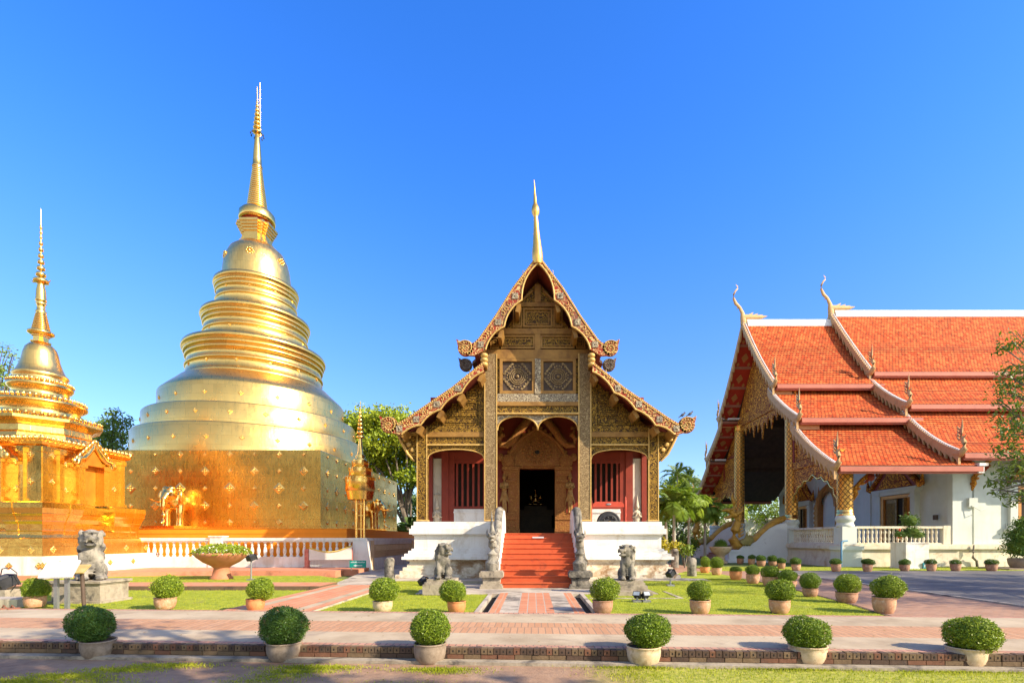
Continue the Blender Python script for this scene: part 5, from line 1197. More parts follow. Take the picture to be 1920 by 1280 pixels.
# bronze gong in a red frame
gg = thing('gong', 'round black bronze gong hung from a red frame behind the right parapet', 'gong', (3.35, 23.0, 1.94))
gx, gy = 3.42, 22.9
mb = MB(); T = Matrix.Translation((gx,gy,2.42)) @ Matrix.Rotation(pi/2,4,'X')
mb.lathe([(.52,0),(.545,.03),(.54,.14),(.50,.17),(.46,.16),(.40,.15),(.38,.17),(.30,.165),(.28,.15),(.14,.15)], n=40, T=T)
for i in range(8): a = 2*pi*i/8+.2; mb.ell((gx+.27*math.cos(a),gy-.17,2.42+.27*math.sin(a)),(.05,.04,.05),n=8,m=5)
mb.cm = 1; mb.ell((gx,gy-.17,2.42),(.11,.09,.11))
obj('disc', mb, [m_black, m_gold_trim], gg)
mb = MB(); mb.prism([(gx-.72,3.16),(gx+.72,3.16),(gx+.70,3.30),(gx+.58,3.40),(gx-.58,3.40),(gx-.70,3.30)], gy-.04, gy+.06)
for s_ in (-1, 1):
    mb.lathe([(.05,1.94),(.06,2.0),(.035,2.06),(.05,2.2),(.03,2.3),(.05,2.5),(.03,2.62),(.05,2.8),(.035,2.95),(.05,3.1),(.05,3.44),(.03,3.5),(.04,3.56),(.01,3.64)], (gx+s_*.78,gy,0), 12); mb.box(gx+s_*.78-.06,gx+s_*.78+.06,gy-.3,gy+.3,1.94,2.0)
mb.cm = 1; mb.ell((gx,gy-.05,3.28),(.12,.015,.05))
obj('frame', mb, [mk('bright_red_lacquer', [(.50,.06,.03),(.58,.08,.04)], 3.0, .5), m_steel], gg)
# two pigeons on the right scroll
for i, (x, z) in enumerate(((AX+5.82, 6.62),(AX+6.12, 6.66))):
    mb = MB(); mb.ell((x,YB+.06,z+.07),(.10,.05,.055),R=Matrix.Rotation(-.6,3,'Y')); mb.ell((x+.08,YB+.06,z+.15),(.035,.032,.035)); mb.tube([(x-.07,YB+.06,z+.03),(x-.19,YB+.06,z-.06)],[.04,.015],6,flat=.5); mb.tube([(x+.11,YB+.06,z+.15),(x+.14,YB+.06,z+.145)],[.012,.003],5)
    mb.tube([(x,YB+.06,z+.03),(x,YB+.06,z-.04)],.01,4)
    o = sculpt('pigeon', mb, mk('pigeon_grey', [(.06,.065,.08),(.13,.14,.16)], 9.0, .7), .012, None, 1, at=(x,YB+.06,z))
    o['label'] = ('dark pigeon perched on the right roof scroll, left of its mate', 'grey pigeon perched nearest the outer tip of the right roof scroll')[i]; o['category'] = 'bird'; o['group'] = 'pigeons on the roof scroll'
# stone serpents before the stairs
def serpent(x, y, label, mat, mp, turn):
    t = thing('stone_serpent', label, 'statue', (x, y, .12), 'stone serpents flanking the stairs')
    mb = MB(); z0 = .12
    for h, a, b in ((.36,0,.09),(.33,.09,.15),(.27,.15,.31),(.30,.31,.37),(.37,.37,.52),(.34,.52,.56)): mb.box(x-h,x+h,y-h*.9,y+h*.9,z0+a+.0005,z0+b)
    obj('pedestal', mb, mp, t)
    mb = MB(); z = z0+.56
    mb.tube([(x,y,z-.02),(x+turn*.02,y-.05,z+.35),(x+turn*.03,y-.06,z+.7),(x+turn*.03,y-.04,z+1.0),(x+turn*.03,y-.1,z+1.22)], [.30,.33,.25,.20,.19], 14)
    mb.ell((x+turn*.03,y-.16,z+1.36),(.20,.24,.15)); mb.ell((x+turn*.03,y-.36,z+1.40),(.14,.16,.06)); mb.ell((x+turn*.03,y-.32,z+1.24),(.13,.15,.05)); mb.ell((x+turn*.03,y-.12,z+1.5),(.16,.16,.16))
    for q in (-1,1): mb.ell((x+turn*.03+q*.14,y-.26,z+1.5),(.05,.06,.05)); mb.tube([(x+q*.17,y-.05,z+1.4),(x+q*.25,y+.08,z+1.55),(x+q*.22,y+.15,z+1.75)],[.07,.05,.015],6)
    mb.tube([(x+turn*.03,y-.1,z+1.55),(x+turn*.01,y-.08,z+1.8),(x,y-.05,z+2.1),(x-turn*.01,y-.02,z+2.45)],[.14,.085,.05,.015],8)
    mb.tube([(x,y+.05,z+.5),(x,y+.45,z+.55),(x,y+.8,z+.5)],[.2,.18,.16],8)
    for v in mb.v: v.x = x+(v.x-x)*.70; v.y = y+(v.y-y)*.76; v.z = z+(v.z-z)*.78
    sculpt('serpent', mb, mat, .018, t, 1)
    return t
serpent(-1.33, 16.15, 'pale weathered stone serpent rearing on pedestal left of red stairs', m_stone_pale, m_stone_base, 1)
serpent(1.50, 16.15, 'blackened stone serpent rearing on dark pedestal right of red stairs', m_stone, m_stone, -1)
def lion(x, y, z0, s_, yaw, headyaw, label, mat, mp, ped, steps=True, name='stone_lion'):
    t = thing(name, label, 'statue', (x, y, z0), 'seated stone guardian lions')
    mb = MB(); hz = 0
    for h, d, a, b in ped: mb.box(x-h,x+h,y-d,y+d,z0+a+.0005,z0+b); hz = b
    obj('pedestal', mb, mp, t)
    T = Matrix.Translation((x,y,z0+hz)) @ Matrix.Rotation(yaw,4,'Z') @ Matrix.Scale(s_,4)
    H = T @ Matrix.Translation((0,-.06,.70)) @ Matrix.Rotation(headyaw,4,'Z')
    mb = MB()
    mb.ell((0,.0,.42),(.19,.20,.36),T,R=Matrix.Rotation(-.25,3,'X')); mb.ell((0,-.12,.52),(.17,.14,.22),T); mb.ell((0,.18,.2),(.2,.24,.2),T)
    for q in (-1,1):
        mb.ell((q*.17,.12,.17),(.11,.2,.19),T); mb.ell((q*.19,-.06,.05),(.08,.14,.06),T)
        mb.tube([(q*.12,-.1,.55),(q*.13,-.2,.32),(q*.12,-.24,.06)],[.10,.075,.07],10,T=T); mb.ell((q*.12,-.29,.045),(.085,.12,.055),T)
        for k in (-1,0,1): mb.ell((q*.12+k*.045,-.38,.04),(.03,.05,.035),T,8,6); mb.ell((q*.19+k*.04,-.17,.04),(.03,.05,.035),T,8,6)
        mb.ell((q*.075,-.20,.24),(.045,.04,.04),H,8,6); mb.ell((q*.16,.0,.27),(.05,.06,.075),H,8,6); mb.ell((q*.075,-.19,.29),(.07,.05,.025),H,8,6)
    mb.ell((0,0,.12),(.20,.20,.24),H); mb.ell((0,-.02,.20),(.16,.17,.15),H); mb.ell((0,-.22,.16),(.115,.15,.06),H); mb.ell((0,-.33,.19),(.05,.045,.04),H,8,6); mb.ell((0,-.20,.03),(.10,.13,.045),H); mb.ell((0,.1,0),(.2,.16,.3),H)
    for k in range(8): a = -2.4+k*.69; mb.ell((.19*math.sin(a),.02+.05*math.cos(a),-.02-.04*(k%2)),(.05,.05,.09),H,8,6)
    mb.tube([(0,.36,.1),(.05,.42,.3),(.02,.36,.5)],[.05,.05,.05],8,T=T)
    for k in range(26):
        a = R.uniform(-2.6,2.6); hgt = R.uniform(-.28,.28); mb.ell((.2*math.sin(a)*1.0,.06+.16*math.cos(a),hgt),(.035,.035,.05),H,6,5)
    for k in range(5): mb.ell((0,-.2-.012*k,.36-.055*k),(.09-.012*k,.03,.02),T,8,5)
    for q in (-1,1):
        for k in range(4): mb.ell((q*(.045+.02*k),-.335+.02*k,.10),(.012,.015,.03),H,6,4)
    sculpt('lion', mb, mat, .017*s_, t, 1)
    return t
lion(-2.62, 14.6, .12, .98, .15, .85, 'seated stone lion turning its head right, left of the stairs', m_stone, m_stone_base, ((.50,.46,0,.30),(.46,.42,.30,.36),(.40,.38,.36,.44)))
lion(2.72, 14.6, .12, .98, -.15, -.75, 'seated stone lion turning its head left, right of the stairs', m_stone, m_stone_base, ((.62,.6,-.02,.12),(.50,.46,.12,.26),(.44,.42,.26,.34),(.40,.38,.34,.40)))
lion(-11.35, 12.9, .10, 1.22, .75, -.1, 'pale lichen spotted stone lion on a stepped pedestal before the small gold stupa', m_stone_pale, m_stone_base, ((.66,.5,0,.06),(.60,.44,.06,.46),(.62,.46,.46,.50),(.66,.5,.50,.56)))
# sunken drain frame round the right lion
mb = MB(); mb.box(1.5,4.0,13.35,13.45,.02,.13); mb.box(3.9,4.0,13.45,15.2,.02,.13); o = obj('drain_kerb', mb, m_conc_grey); o['kind'] = 'structure'
# ------------------------------------------------------------------ large assembly hall on the right (long side to the view)
rv = thing('assembly_hall', 'large white temple hall with tiered orange tile roofs and gilded open porch', 'temple', (25, 41, 0))
YA, XG, XS, XW = 41.0, 17.1, 18.7, 25.3
m_under = mk('stencilled_soffit', [(.30,.035,.02),(.38,.05,.03)], 2.0, .6)
m_stencil = mk('gold_stencil', [(.42,.17,.05),(.52,.24,.08)], 6.0, .5)
m_batten = mk('soffit_batten', [(.36,.14,.09),(.44,.19,.12)], 3.0, .6)
def lattice_mat():
    m, nt, b = nmat('gilt_lattice'); v = coords(nt, False); sx = nd(nt, 'SeparateXYZ', {0: v})
    u = math_(nt, 'ADD', sx.outputs[0], math_(nt, 'MULTIPLY', sx.outputs[1], -1.0)); z = sx.outputs[2]
    a = math_(nt, 'ABSOLUTE', math_(nt, 'SINE', math_(nt, 'MULTIPLY', math_(nt, 'ADD', u, z), 9.0))); c = math_(nt, 'ABSOLUTE', math_(nt, 'SINE', math_(nt, 'MULTIPLY', math_(nt, 'SUBTRACT', u, z), 9.0)))
    f = ramp(nt, math_(nt, 'MINIMUM', a, c), [(.12, 0.0), (.3, 1.0)])
    nz = nd(nt, 'TexNoise', {'Vector': v, 'Scale': 9.0, 'Detail': 4.0}); g = ramp(nt, nz.outputs[0], [(.35, (.55,.24,.03)), (.6, (.95,.50,.09))])
    nt.links.new(mixc(nt, f, (.12,.05,.02), g), b.inputs['Base Color']); nt.links.new(math_(nt, 'MULTIPLY', f, .5), b.inputs['Metallic']); b.inputs['Roughness'].default_value = .36
    nt.links.new(nd(nt, 'Bump', {'Strength': .8, 'Distance': .05, 'Height': f}).outputs[0], b.inputs['Normal']); return m
m_gildlat = lattice_mat()
FT = [[(0,19.35),(2.6,15.75),(5.3,12.72)], [(4.5,12.50),(6.4,10.92),(8.55,9.55)], [(7.7,9.30),(10.1,7.35),(12.6,5.85)]]
RT = [[(0,20.1),(2.5,16.7),(4.9,13.72)], [(4.4,13.5),(6.4,11.75),(8.4,10.45)], [(7.9,10.1),(10.1,8.05),(12.45,6.62)]]
def curve(l, n=8):
    a, b, c = [Vector(p) for p in l]; k = b*2-(a+c)/2
    return [tuple(a*(1-t)**2+k*2*t*(1-t)+c*t*t) for t in [i/n for i in range(n+1)]]
def roof(tiers, x0, ends, name):
    for ti, l in enumerate(tiers):
        c = curve(l)
        for s_ in (-1, 1):
            mb = MB(); acc = 0
            for a, b in zip(c[:-1], c[1:]):
                L = math.dist(a, b); n = max(1, round(L/.26))
                for i in range(n):                       # one tile course at a time, each lapping over the next
                    p = [a[j]+(b[j]-a[j])*i/n for j in (0,1)]; q = [a[j]+(b[j]-a[j])*(i+1)/n for j in (0,1)]
                    v0, v1 = acc+L*i/n, acc+L*(i+1)/n; y0, y1 = YA+s_*p[0], YA+s_*q[0]; lift = .035
                    mb.cm = 0
                    mb.poly([(x0,y0,p[1]), (ends[ti],y0,p[1]), (ends[ti],y1,q[1]+lift), (x0,y1,q[1]+lift)][::(1 if s_ > 0 else -1)], [(x0,v0),(ends[ti],v0),(ends[ti],v1),(x0,v1)][::(1 if s_ > 0 else -1)])
                    if i or True: mb.poly([(x0,y1,q[1]+lift), (ends[ti],y1,q[1]+lift), (ends[ti],y1,q[1]), (x0,y1,q[1])], [(x0,v1),(ends[ti],v1),(ends[ti],v1-.03),(x0,v1-.03)])
                acc += L
            th = .16
            mb.cm = 1
            mb.prism([(YA+s_*p[0], p[1]-.01) for p in c]+[(YA+s_*p[0], p[1]-th) for p in c[::-1]], x0+.01, ends[ti]-.01, 'x')
            obj('tiled_roof', mb, [m_tile, m_darkwood], rv)
        # fascia and pale flashing
        (d, z) = l[-1]
        for s_ in (-1, 1):
            mb = MB(); y = YA+s_*d; mb.cm = 0; mb.box(x0+.2, ends[ti], min(y-s_*.02, y+s_*.12), max(y-s_*.02, y+s_*.12), z-.34, z-.06); mb.box(x0+.2, ends[ti], min(y-s_*.2,y), max(y-s_*.2,y), z-.44, z-.18)
            obj('eave_fascia', mb, m_fascia, rv); mb = MB()
            if ti: (d0, z0) = l[0]; yy = YA+s_*d0; mb.cm = 1; mb.box(x0+.5, ends[ti]-.1, min(yy, yy-s_*.25), max(yy, yy-s_*.25), z0-.05, z0+.10); mb.cm = 2; mb.box(x0+1.7, ends[ti]-.1, min(yy-s_*.3, yy-s_*.34), max(yy-s_*.3, yy-s_*.34), z0-.5, z0+.6)
            if ti: obj('flashing', mb, [m_fascia, m_ridge, m_darkwood], rv)
    mb = MB(); z = tiers[0][0][1]; mb.prism([(YA-.34,z-.42),(YA-.2,z+.02),(YA-.13,z+.20),(YA+.13,z+.20),(YA+.2,z+.02),(YA+.34,z-.42)], x0+.3, ends[0], 'x')
    obj('ridge', mb, m_ridge, rv)
roof(FT, XG, (24.9, 25.1, 25.35), 'porch')
roof(RT, 24.25, (63, 63, 63), 'nave')
mb = MB(); mb.box(25.1, 25.6, 28.25, 31.0, 5.82, 5.98); mb.box(25.1,25.42,28.3,28.5,5.42,5.82); obj('verge_cap', mb, m_ridge, rv)
# filling between the roof tiers so no light shows through
mb = MB()
for T_, x0, x1 in ((FT, 19.2, 25.0), (RT, 24.9, 62)):
    for a, b in ((0,1),(1,2)):
        d, z = T_[b][0]
        for s_ in (-1, 1): y = YA+s_*(d-.45); mb.box(x0, x1, y-.04, y+.04, z-.8, z+.5)
obj('clerestory', mb, m_darkwood, rv)
def flame(mb, x, y, z, s_, dy):
    # rearing serpent-head finial at the foot of a bargeboard
    p = [(x,y-dy*.35,z-.05),(x,y+dy*.05,z-.12),(x,y+dy*.30,z+.12),(x,y+dy*.30,z+.42),(x,y+dy*.12,z+.72),(x,y+dy*.06,z+1.05),(x,y+dy*.14,z+1.4),(x,y+dy*.16,z+1.85)]
    mb.tube(p, [.20*s_,.24*s_,.22*s_,.17*s_,.15*s_,.13*s_,.08*s_,.012], 8, flat=.55)
    for k in range(4): mb.tube([(x,y-dy*.02,z+.65+.2*k),(x,y-dy*.16,z+.82+.2*k),(x,y-dy*.12,z+.98+.2*k)], [.08*s_,.05*s_,.01], 6, flat=.5)
    mb.tube([(x,y+dy*.2,z+.72),(x,y+dy*.34,z+.8),(x,y+dy*.36,z+.92)], [.07,.05,.01], 6, flat=.5)
def gable(tiers, x, nm, full=True):
    for l in tiers:
        for s_ in (-1, 1):
            c = curve(l, 14); mb = MB(); top = [(YA+s_*p[0], p[1]+.10) for p in c]; low = []
            n = 11
            for i in range(n):
                t0 = i/n; t1 = (i+.55)/n
                def at(t, o):
                    k = min(int(t*14), 13); f = t*14-k; return (YA+s_*(c[k][0]+(c[k+1][0]-c[k][0])*f), c[k][1]+(c[k+1][1]-c[k][1])*f-o)
                low += [at(t0,.36), at(t1,.44), at(min(1,t0+.97/n),.78)]
            mb.prism(top+[at(1,.46)]+low[::-1], x-.10, x+.04, 'x')
            # stepped beads along the top edge
            mb.cm = 1
            for i in range(int(len(c)*2.2)):
                t = i/(len(c)*2.2-1); k = min(int(t*14), 13); f = t*14-k; y = YA+s_*(c[k][0]+(c[k+1][0]-c[k][0])*f); z = c[k][1]+(c[k+1][1]-c[k][1])*f+.11
                mb.ell((x-.02,y,z), (.05,.10,.05), n=8, m=5)
            mb.tube([(x+.16,y,z-.02) for y, z in top], .045, 6)
            obj('bargeboard', mb, [m_bargew, m_ridge], rv)
            mb = MB(); d, z = l[-1]; flame(mb, x-.02, YA+s_*d, z+.05, .95, s_*1.1); obj('serpent_finial', mb, m_bargew, rv)
gable(FT, XG, 'porch'); gable(RT, 24.25, 'nave')
def chofa(x, z):
    mb = MB(); T = None
    mb.tube([(x+(a-.0)*.72,YA,z+b*.64) for a, b in ((.15,-.4),(.0,.5),(-.05,1.0),(-.35,1.75),(-.8,2.25),(-1.05,2.9),(-1.05,3.4),(-.85,3.85),(-.6,4.15),(-.6,4.4),(-.8,4.7))],
            [.30,.22,.16,.12,.14,.10,.08,.065,.06,.05,.015], 10, flat=.6)
    mb.tube([(x-.45,YA,z+1.3),(x-.38,YA,z+1.1),(x-.5,YA,z+1.0)], [.11,.08,.02], 6)
    for k in range(4): mb.tube([(x+.05,YA,z+.35-.02*k),(x+.5+.35*k,YA,z+.42-.03*k),(x+.85+.38*k,YA,z+.72-.1*k)], [.22,.15,.02], 6, flat=.6)
    obj('roof_horn', mb, m_bargew, rv)
chofa(XG, 19.45); chofa(24.25, 20.2)
# stencilled soffit panels with battens on the far overhang
m_redpanel = mk('red_soffit_panel', [(.42,.03,.015),(.50,.045,.02)], 2.0, .55)
mb = MB()
for l, nn in zip(FT, (5, 3, 4)):
    c = curve(l, 24)
    for s_ in (-1, 1):
        mb.cm = 2
        for a, b in zip(c[:-1], c[1:]): mb.poly([(XG+.06,YA+s_*a[0],a[1]-.176),(XS-.05,YA+s_*a[0],a[1]-.176),(XS-.05,YA+s_*b[0],b[1]-.176),(XG+.06,YA+s_*b[0],b[1]-.176)])
        for i in range(nn):
            k = int((i+.02)*24/nn); k2 = k+1; a, b = c[k], c[k2]; m_ = c[min(24, int((i+.55)*24/nn))]; dn = Vector((b[0]-a[0], b[1]-a[1])).normalized()
            mb.cm = 0; y, z = YA+s_*a[0], a[1]-.17
            v = [(XG+.06,y,z),(XS-.05,y,z),(XS-.05,y+s_*dn.x*.16,z+dn.y*.16),(XG+.06,y+s_*dn.x*.16,z+dn.y*.16)]; mb.add(v+[(p[0],p[1],p[2]-.09) for p in v], [(0,1,2,3),(7,6,5,4),(0,4,5,1),(2,6,7,3),(1,5,6,2),(0,3,7,4)])
            mb.cm = 1; cx_ = (XG+XS)/2
            for (ox, ot, s2_) in ((0,0,.30),(-.45,.55,.14),(.45,.55,.14),(-.45,-.55,.14),(.45,-.55,.14)):
                cy, cz = m_[0]+dn.x*ot, m_[1]+dn.y*ot-.186
                q = [(cx_+ox+s2_*ex, YA+s_*(cy+dn.x*s2_*1.4*et), cz+dn.y*s2_*1.4*et) for ex, et in ((1,0),(0,1),(-1,0),(0,-1))]; mb.poly(q)
for s_ in (-1, 1):
    for l in FT[:2]: d, z = l[-1]; mb.cm = 1; mb.box(XG+.06, XS-.04, YA+s_*(d-.35)-.05, YA+s_*(d-.35)+.05, z-.85, z-.05)
obj('soffit_panel', mb, [m_batten, m_stencil, m_redpanel], rv)
# ---- gable screen with carved panels (plane x = XS)
mb = MB(); x = XS
def seg(pts, a=x-.08, b=x+.12): mb.prism(pts, a, b, 'x')
seg([(YA-4.6,12.35),(YA+4.6,12.35),(YA+3.2,14.6),(YA+1.4,17.1),(YA,19.0),(YA-1.4,17.1),(YA-3.2,14.6)])
for s_ in (-1, 1):
    q = [(4.7,10.0),(4.7,12.0),(6.4,10.6),(7.6,9.1),(8.2,8.6),(8.9,8.0),(10.1,7.0),(10.7,6.55),(10.7,6.5),(4.7,6.5)]
    mb.prism([(YA+s_*d, z) for d, z in q], x-.06, x+.1, 'x')
obj('gable_screen', mb, m_gildfar, rv)
mb = MB(); mb.box(x-.16,x+.16,YA-5.0,YA+5.0,12.1,12.5); mb.box(x-.14,x+.14,YA-4.9,YA+4.9,11.75,12.1); mb.cm = 1
pts = [(YA-4.2,11.8)]; n = 10
for i in range(n+1):
    y = YA-4.0+8.0*i/n; dep = .55+1.15*(1-abs(i/n-.5)*2)**1.2 if i % 2 else .35+.75*(1-abs(i/n-.5)*2)
    pts += [(y-.28, 11.7-dep*.35), (y, 11.5-dep), (y+.10, 11.6-dep*.55)]
pts += [(YA+4.2,11.8)]
mb.prism(pts, x-.05, x+.06, 'x')
obj('hanging_pelmet', mb, [m_gildfar, m_gildfar], rv)
for s_ in (-1, 1):
    mb = MB(); Yl = lambda d: YA+s_*d
    def bar(d0, d1, z0, z1, p=.14): mb.box(x-p, x+.12, min(Yl(d0),Yl(d1)), max(Yl(d0),Yl(d1)), z0, z1)
    mb.cm = 0; bar(5.0,5.25,7.15,11.6); bar(7.9,8.1,7.15,8.5,.12); bar(5.0,8.3,9.25,9.4,.12) if s_ > 0 else None
    mb.cm = 1; bar(4.7,10.7,6.6,7.12,.18); bar(5.3,7.85,7.2,7.32,.12); bar(5.3,5.42,7.32,9.6,.12)
    mb.prism([(Yl(5.3),10.7),(Yl(5.3),10.95),(Yl(7.9),8.75),(Yl(7.9),8.5)], x-.12, x+.1, 'x')
    obj('screen_frame', mb, [m_red, m_gildfar], rv)
    mb = MB(); a = [(4.75,3.5)]+[(4.9,4.2),(5.15,4.45),(5.2,4.8),(5.55,4.95),(5.8,5.3),(6.2,5.35),(6.5,5.65),(7.0,5.6),(7.55,5.95),(8.1,5.6),(8.6,5.65),(8.9,5.35),(9.3,5.3),(9.55,4.95),(9.9,4.8),(9.95,4.45),(10.2,4.2)]+[(10.35,3.5),(10.35,6.6),(4.75,6.6)]
    mb.prism([(Yl(d), z) for d, z in a], x-.10, x+.08, 'x'); mb.cm = 1
    mb.tube([(x-.11, Yl(d), z+.03) for d, z in a[:-2]], .055, 6)
    obj('lobed_arch', mb, [m_gildfar, m_gold_trim], rv)
for d, zt in ((-10.85,6.2),(-4.6,11.9),(4.6,11.9),(10.85,6.2)):
    y = YA+d; mb = MB(); mb.lathe([(.44,3.12),(.44,zt)], (x,y,0), 16); mb.cm = 1
    mb.lathe([(.47,3.1),(.47,3.25),(.44,3.27),(.47,3.42),(.44,3.45)], (x,y,0), 16); mb.lathe([(.44,zt-.5),(.5,zt-.4),(.47,zt-.2),(.56,zt)], (x,y,0), 16)
    mb.cm = 2; mb.lathe([(.445,3.28),(.45,3.40)], (x,y,0), 16)
    c = obj('column', mb, [m_gildlat, m_gold_trim, m_red], rv)
    mb = MB(); mb.lathe([(.47,2.42),(.50,2.5),(.47,2.58),(.44,2.62),(.44,2.7),(.50,2.78),(.54,2.9),(.5,3.0),(.47,3.1)], (x,y,0), 24)
    mb.box(x-.42,x+.42,y-.42,y+.42,1.39,2.42); obj('column_base', mb, m_wallw, c)
# ---- raised terrace, base ledge and walls
mb = MB()
def course(x0, x1, y0, y1, z0, z1, d): mb.box(x0-d, x1+d, y0-d, y1+d, z0, z1)
for z0, z1, d, m in ((0,.35,.10,1),(.35,.46,.05,1),(.46,1.02,0,1),(1.02,1.10,.05,1),(1.10,1.30,.16,0),(1.30,1.39,.10,0)):
    mb.cm = m; course(18.35, 25.2, 29.75, 52.3, z0+.0006, z1, d); course(25.2, 62, 30.05, 51.9, z0+.0012, z1-.0006, d-.004)
obj('base', mb, [m_basew, m_basew], rv)
mb = MB(); mb.box(18.1, 19.3, 29.5, 30.6, 0, 1.05); mb.box(18.02,19.38,29.42,30.6,1.05,1.28); mb.box(18.27,19.13,29.7,30.57,1.39,2.44)
obj('corner_pier', mb, m_wallw, rv)
mb = MB(); mb.box(XW, 62, 30.3, 30.45, 1.39, 7.4); mb.prism([(30.45,1.39),(51.5,1.39),(51.5,6.0),(48.5,8.2),(48.5,8.8),(45.5,11.3),(41,16.5),(36.5,11.3),(33.5,8.8),(33.5,8.2),(30.45,6.0)], XW, XW+.15, 'x'); mb.box(XW,62,51.55,51.7,1.39,7.4); mb.box(XW-.16, XW+1.0, 30.12, 30.5, 1.39, 6.0); mb.box(XW+1.2,XW+1.9,30.2,30.4,1.39,6.7)
mb.box(XW-.08, XW+.02, 37.6, 38.0, 1.39, 8.5); mb.box(XW-.08, XW+.02, 44.9, 45.3, 1.39, 8.5)
obj('wall', mb, m_wallw, rv)
mb = MB(); mb.box(19.2, XW, 30.6, 51.4, 9.2, 9.3); 
mb.v = []; mb.f = []; mb.m = []; mb.s = []
mb.prism([(YA-11.6,5.7),(YA-7.8,8.2),(YA-7.8,9.0),(YA-4.6,11.6),(YA-2.2,14.6),(YA,17.6),(YA+2.2,14.6),(YA+4.6,11.6),(YA+7.8,9.0),(YA+7.8,8.2),(YA+11.6,5.7),(YA+11.6,5.75),(YA+7.85,8.3),(YA+7.85,9.1),(YA+4.65,11.7),(YA+2.2,14.7),(YA,17.7),(YA-2.2,14.7),(YA-4.65,11.7),(YA-7.85,9.1),(YA-7.85,8.3),(YA-11.6,5.75)], XS+.13, XW, 'x')
obj('porch_ceiling', mb, m_darkwood, rv)
# balusters, with vase halves mirrored like the photo's double vases
b2 = MB(); b2.lathe([(.07,0),(.07,.05),(.04,.08),(.075,.2),(.06,.3),(.035,.36),(.06,.40),(.035,.44),(.06,.5),(.075,.6),(.04,.71),(.07,.74),(.07,.8)], n=12); b2me = b2.mesh('baluster', m_basew)
tb = thing('terrace_balustrade', 'cream balustrade of double vase balusters round the large hall terrace', 'balustrade', (21.7, 29.9, 1.39))
mb = MB()
mb.box(19.14, 24.75, 29.78, 30.05, 2.33, 2.46); mb.box(19.14, 24.7, 29.8, 30.03, 1.391, 1.47); mb.box(24.3,24.72,29.76,30.07,1.4,2.5)
mb.box(18.42, 18.68, 30.58, 36.0, 2.33, 2.46); mb.box(18.44, 18.66, 30.58, 36.0, 1.391, 1.47); mb.box(18.42,18.68,45.9,51.5,2.33,2.46)
obj('rail', mb, m_basew, tb)
for i in range(19): baluster(tb, 19.4+i*.255, 29.92, 1.47, b2me, 1.08)
for i in range(20): baluster(tb, 18.55, 30.8+i*.255, 1.47, b2me, 1.08)
for i in range(18): baluster(tb, 18.55, 46.1+i*.28, 1.47, b2me, 1.08)
# doors with gilded pediments on the porch wall
def doorway(yc, w):
    x = XW; mb = MB()
    for s_ in (-1, 1):
        for a, b, z0, z1, d in ((w+.25,w+.75,1.39,1.7,.42),(w+.3,w+.7,1.7,4.5,.34),(w+.24,w+.76,4.5,4.62,.4),(w+.3,w+.7,4.62,4.8,.36),(w+.2,w+.85,4.8,4.98,.46)):
            mb.box(x-d, x, min(yc+s_*a,yc+s_*b), max(yc+s_*a,yc+s_*b), z0, z1)
    mb.box(x-.5,x,yc-w-1.0,yc+w+1.0,4.98,5.18); mb.box(x-.42,x,yc-w-.24,yc+w+.24,4.75,4.98)
    d = obj('doorway', mb, m_wallw, rv)
    mb = MB()
    for s_ in (-1, 1): mb.box(x-.3,x-.02,min(yc+s_*w,yc+s_*(w+.24)),max(yc+s_*w,yc+s_*(w+.24)),1.4,4.72)
    mb.box(x-.3,x-.02,yc-w,yc+w,4.5,4.72); obj('frame', mb, mk('orange_gilt_frame', [(.50,.20,.05),(.62,.29,.08)], 4.0, .4, .3), d)
    mb = MB(); mb.box(x-.16,x-.08,yc+.02,yc+w-.02,1.45,4.48); mb.cm = 1; mb.box(x-.17,x-.165,yc+.2,yc+w-.2,1.8,4.2); mb.ell((x-.17,yc+w*.5,3.3),(.02,.18,.5)); mb.ell((x-.17,yc+w*.5,3.95),(.02,.1,.14)); mb.cm = 0; mb.box(x-.55,x-.08,yc-w+.0,yc-w+.06,1.45,4.48)
    obj('door_leaf', mb, [mk('gilt_painted_door', [(.10,.05,.02),(.30,.17,.05)], 6.0, .4, .2), carved('door_gilding', (.50,.30,.08),(.10,.05,.02), 5.0, 60.0, .4, .4)], d)
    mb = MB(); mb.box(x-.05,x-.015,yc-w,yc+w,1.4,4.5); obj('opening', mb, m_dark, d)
    mb = MB(); W_ = w+1.15; mb.cm = 1; mb.prism([(yc-W_,5.19),(yc+W_,5.19),(yc,7.55)], x-.34,x-.02,'x'); mb.cm = 0; mb.prism([(yc-W_*.72,5.25),(yc+W_*.72,5.25),(yc,6.95)], x-.40,x-.3,'x')
    for s_ in (-1, 1):
        mb.tube([(x-.42,yc+s_*(W_+.1),5.2),(x-.42,yc+s_*W_*.6,6.15),(x-.42,yc,7.65)], [.16,.14,.08], 8)
        mb.tube([(x-.42,yc+s_*W_,5.2),(x-.42,yc+s_*(W_+.3),5.3),(x-.42,yc+s_*(W_+.3),5.65),(x-.42,yc+s_*(W_+.36),6.1)], [.16,.15,.1,.01], 8)
        mb.tube([(x-.42,yc+s_*W_*.55,6.1),(x-.42,yc+s_*W_*.72,6.3),(x-.42,yc+s_*W_*.7,6.75)], [.12,.1,.01], 8)
        for k in range(7): t = k/7; mb.ell((x-.42,yc+s_*W_*(1-t)*.98,5.38+2.25*t),(.06,.1,.14),n=6,m=5)
    obj('pediment', mb, [m_gildfar, m_red], d)
doorway(34.75, 1.15); doorway(47.3, 1.15)
mb = MB(); x = XW; yc = 42.6
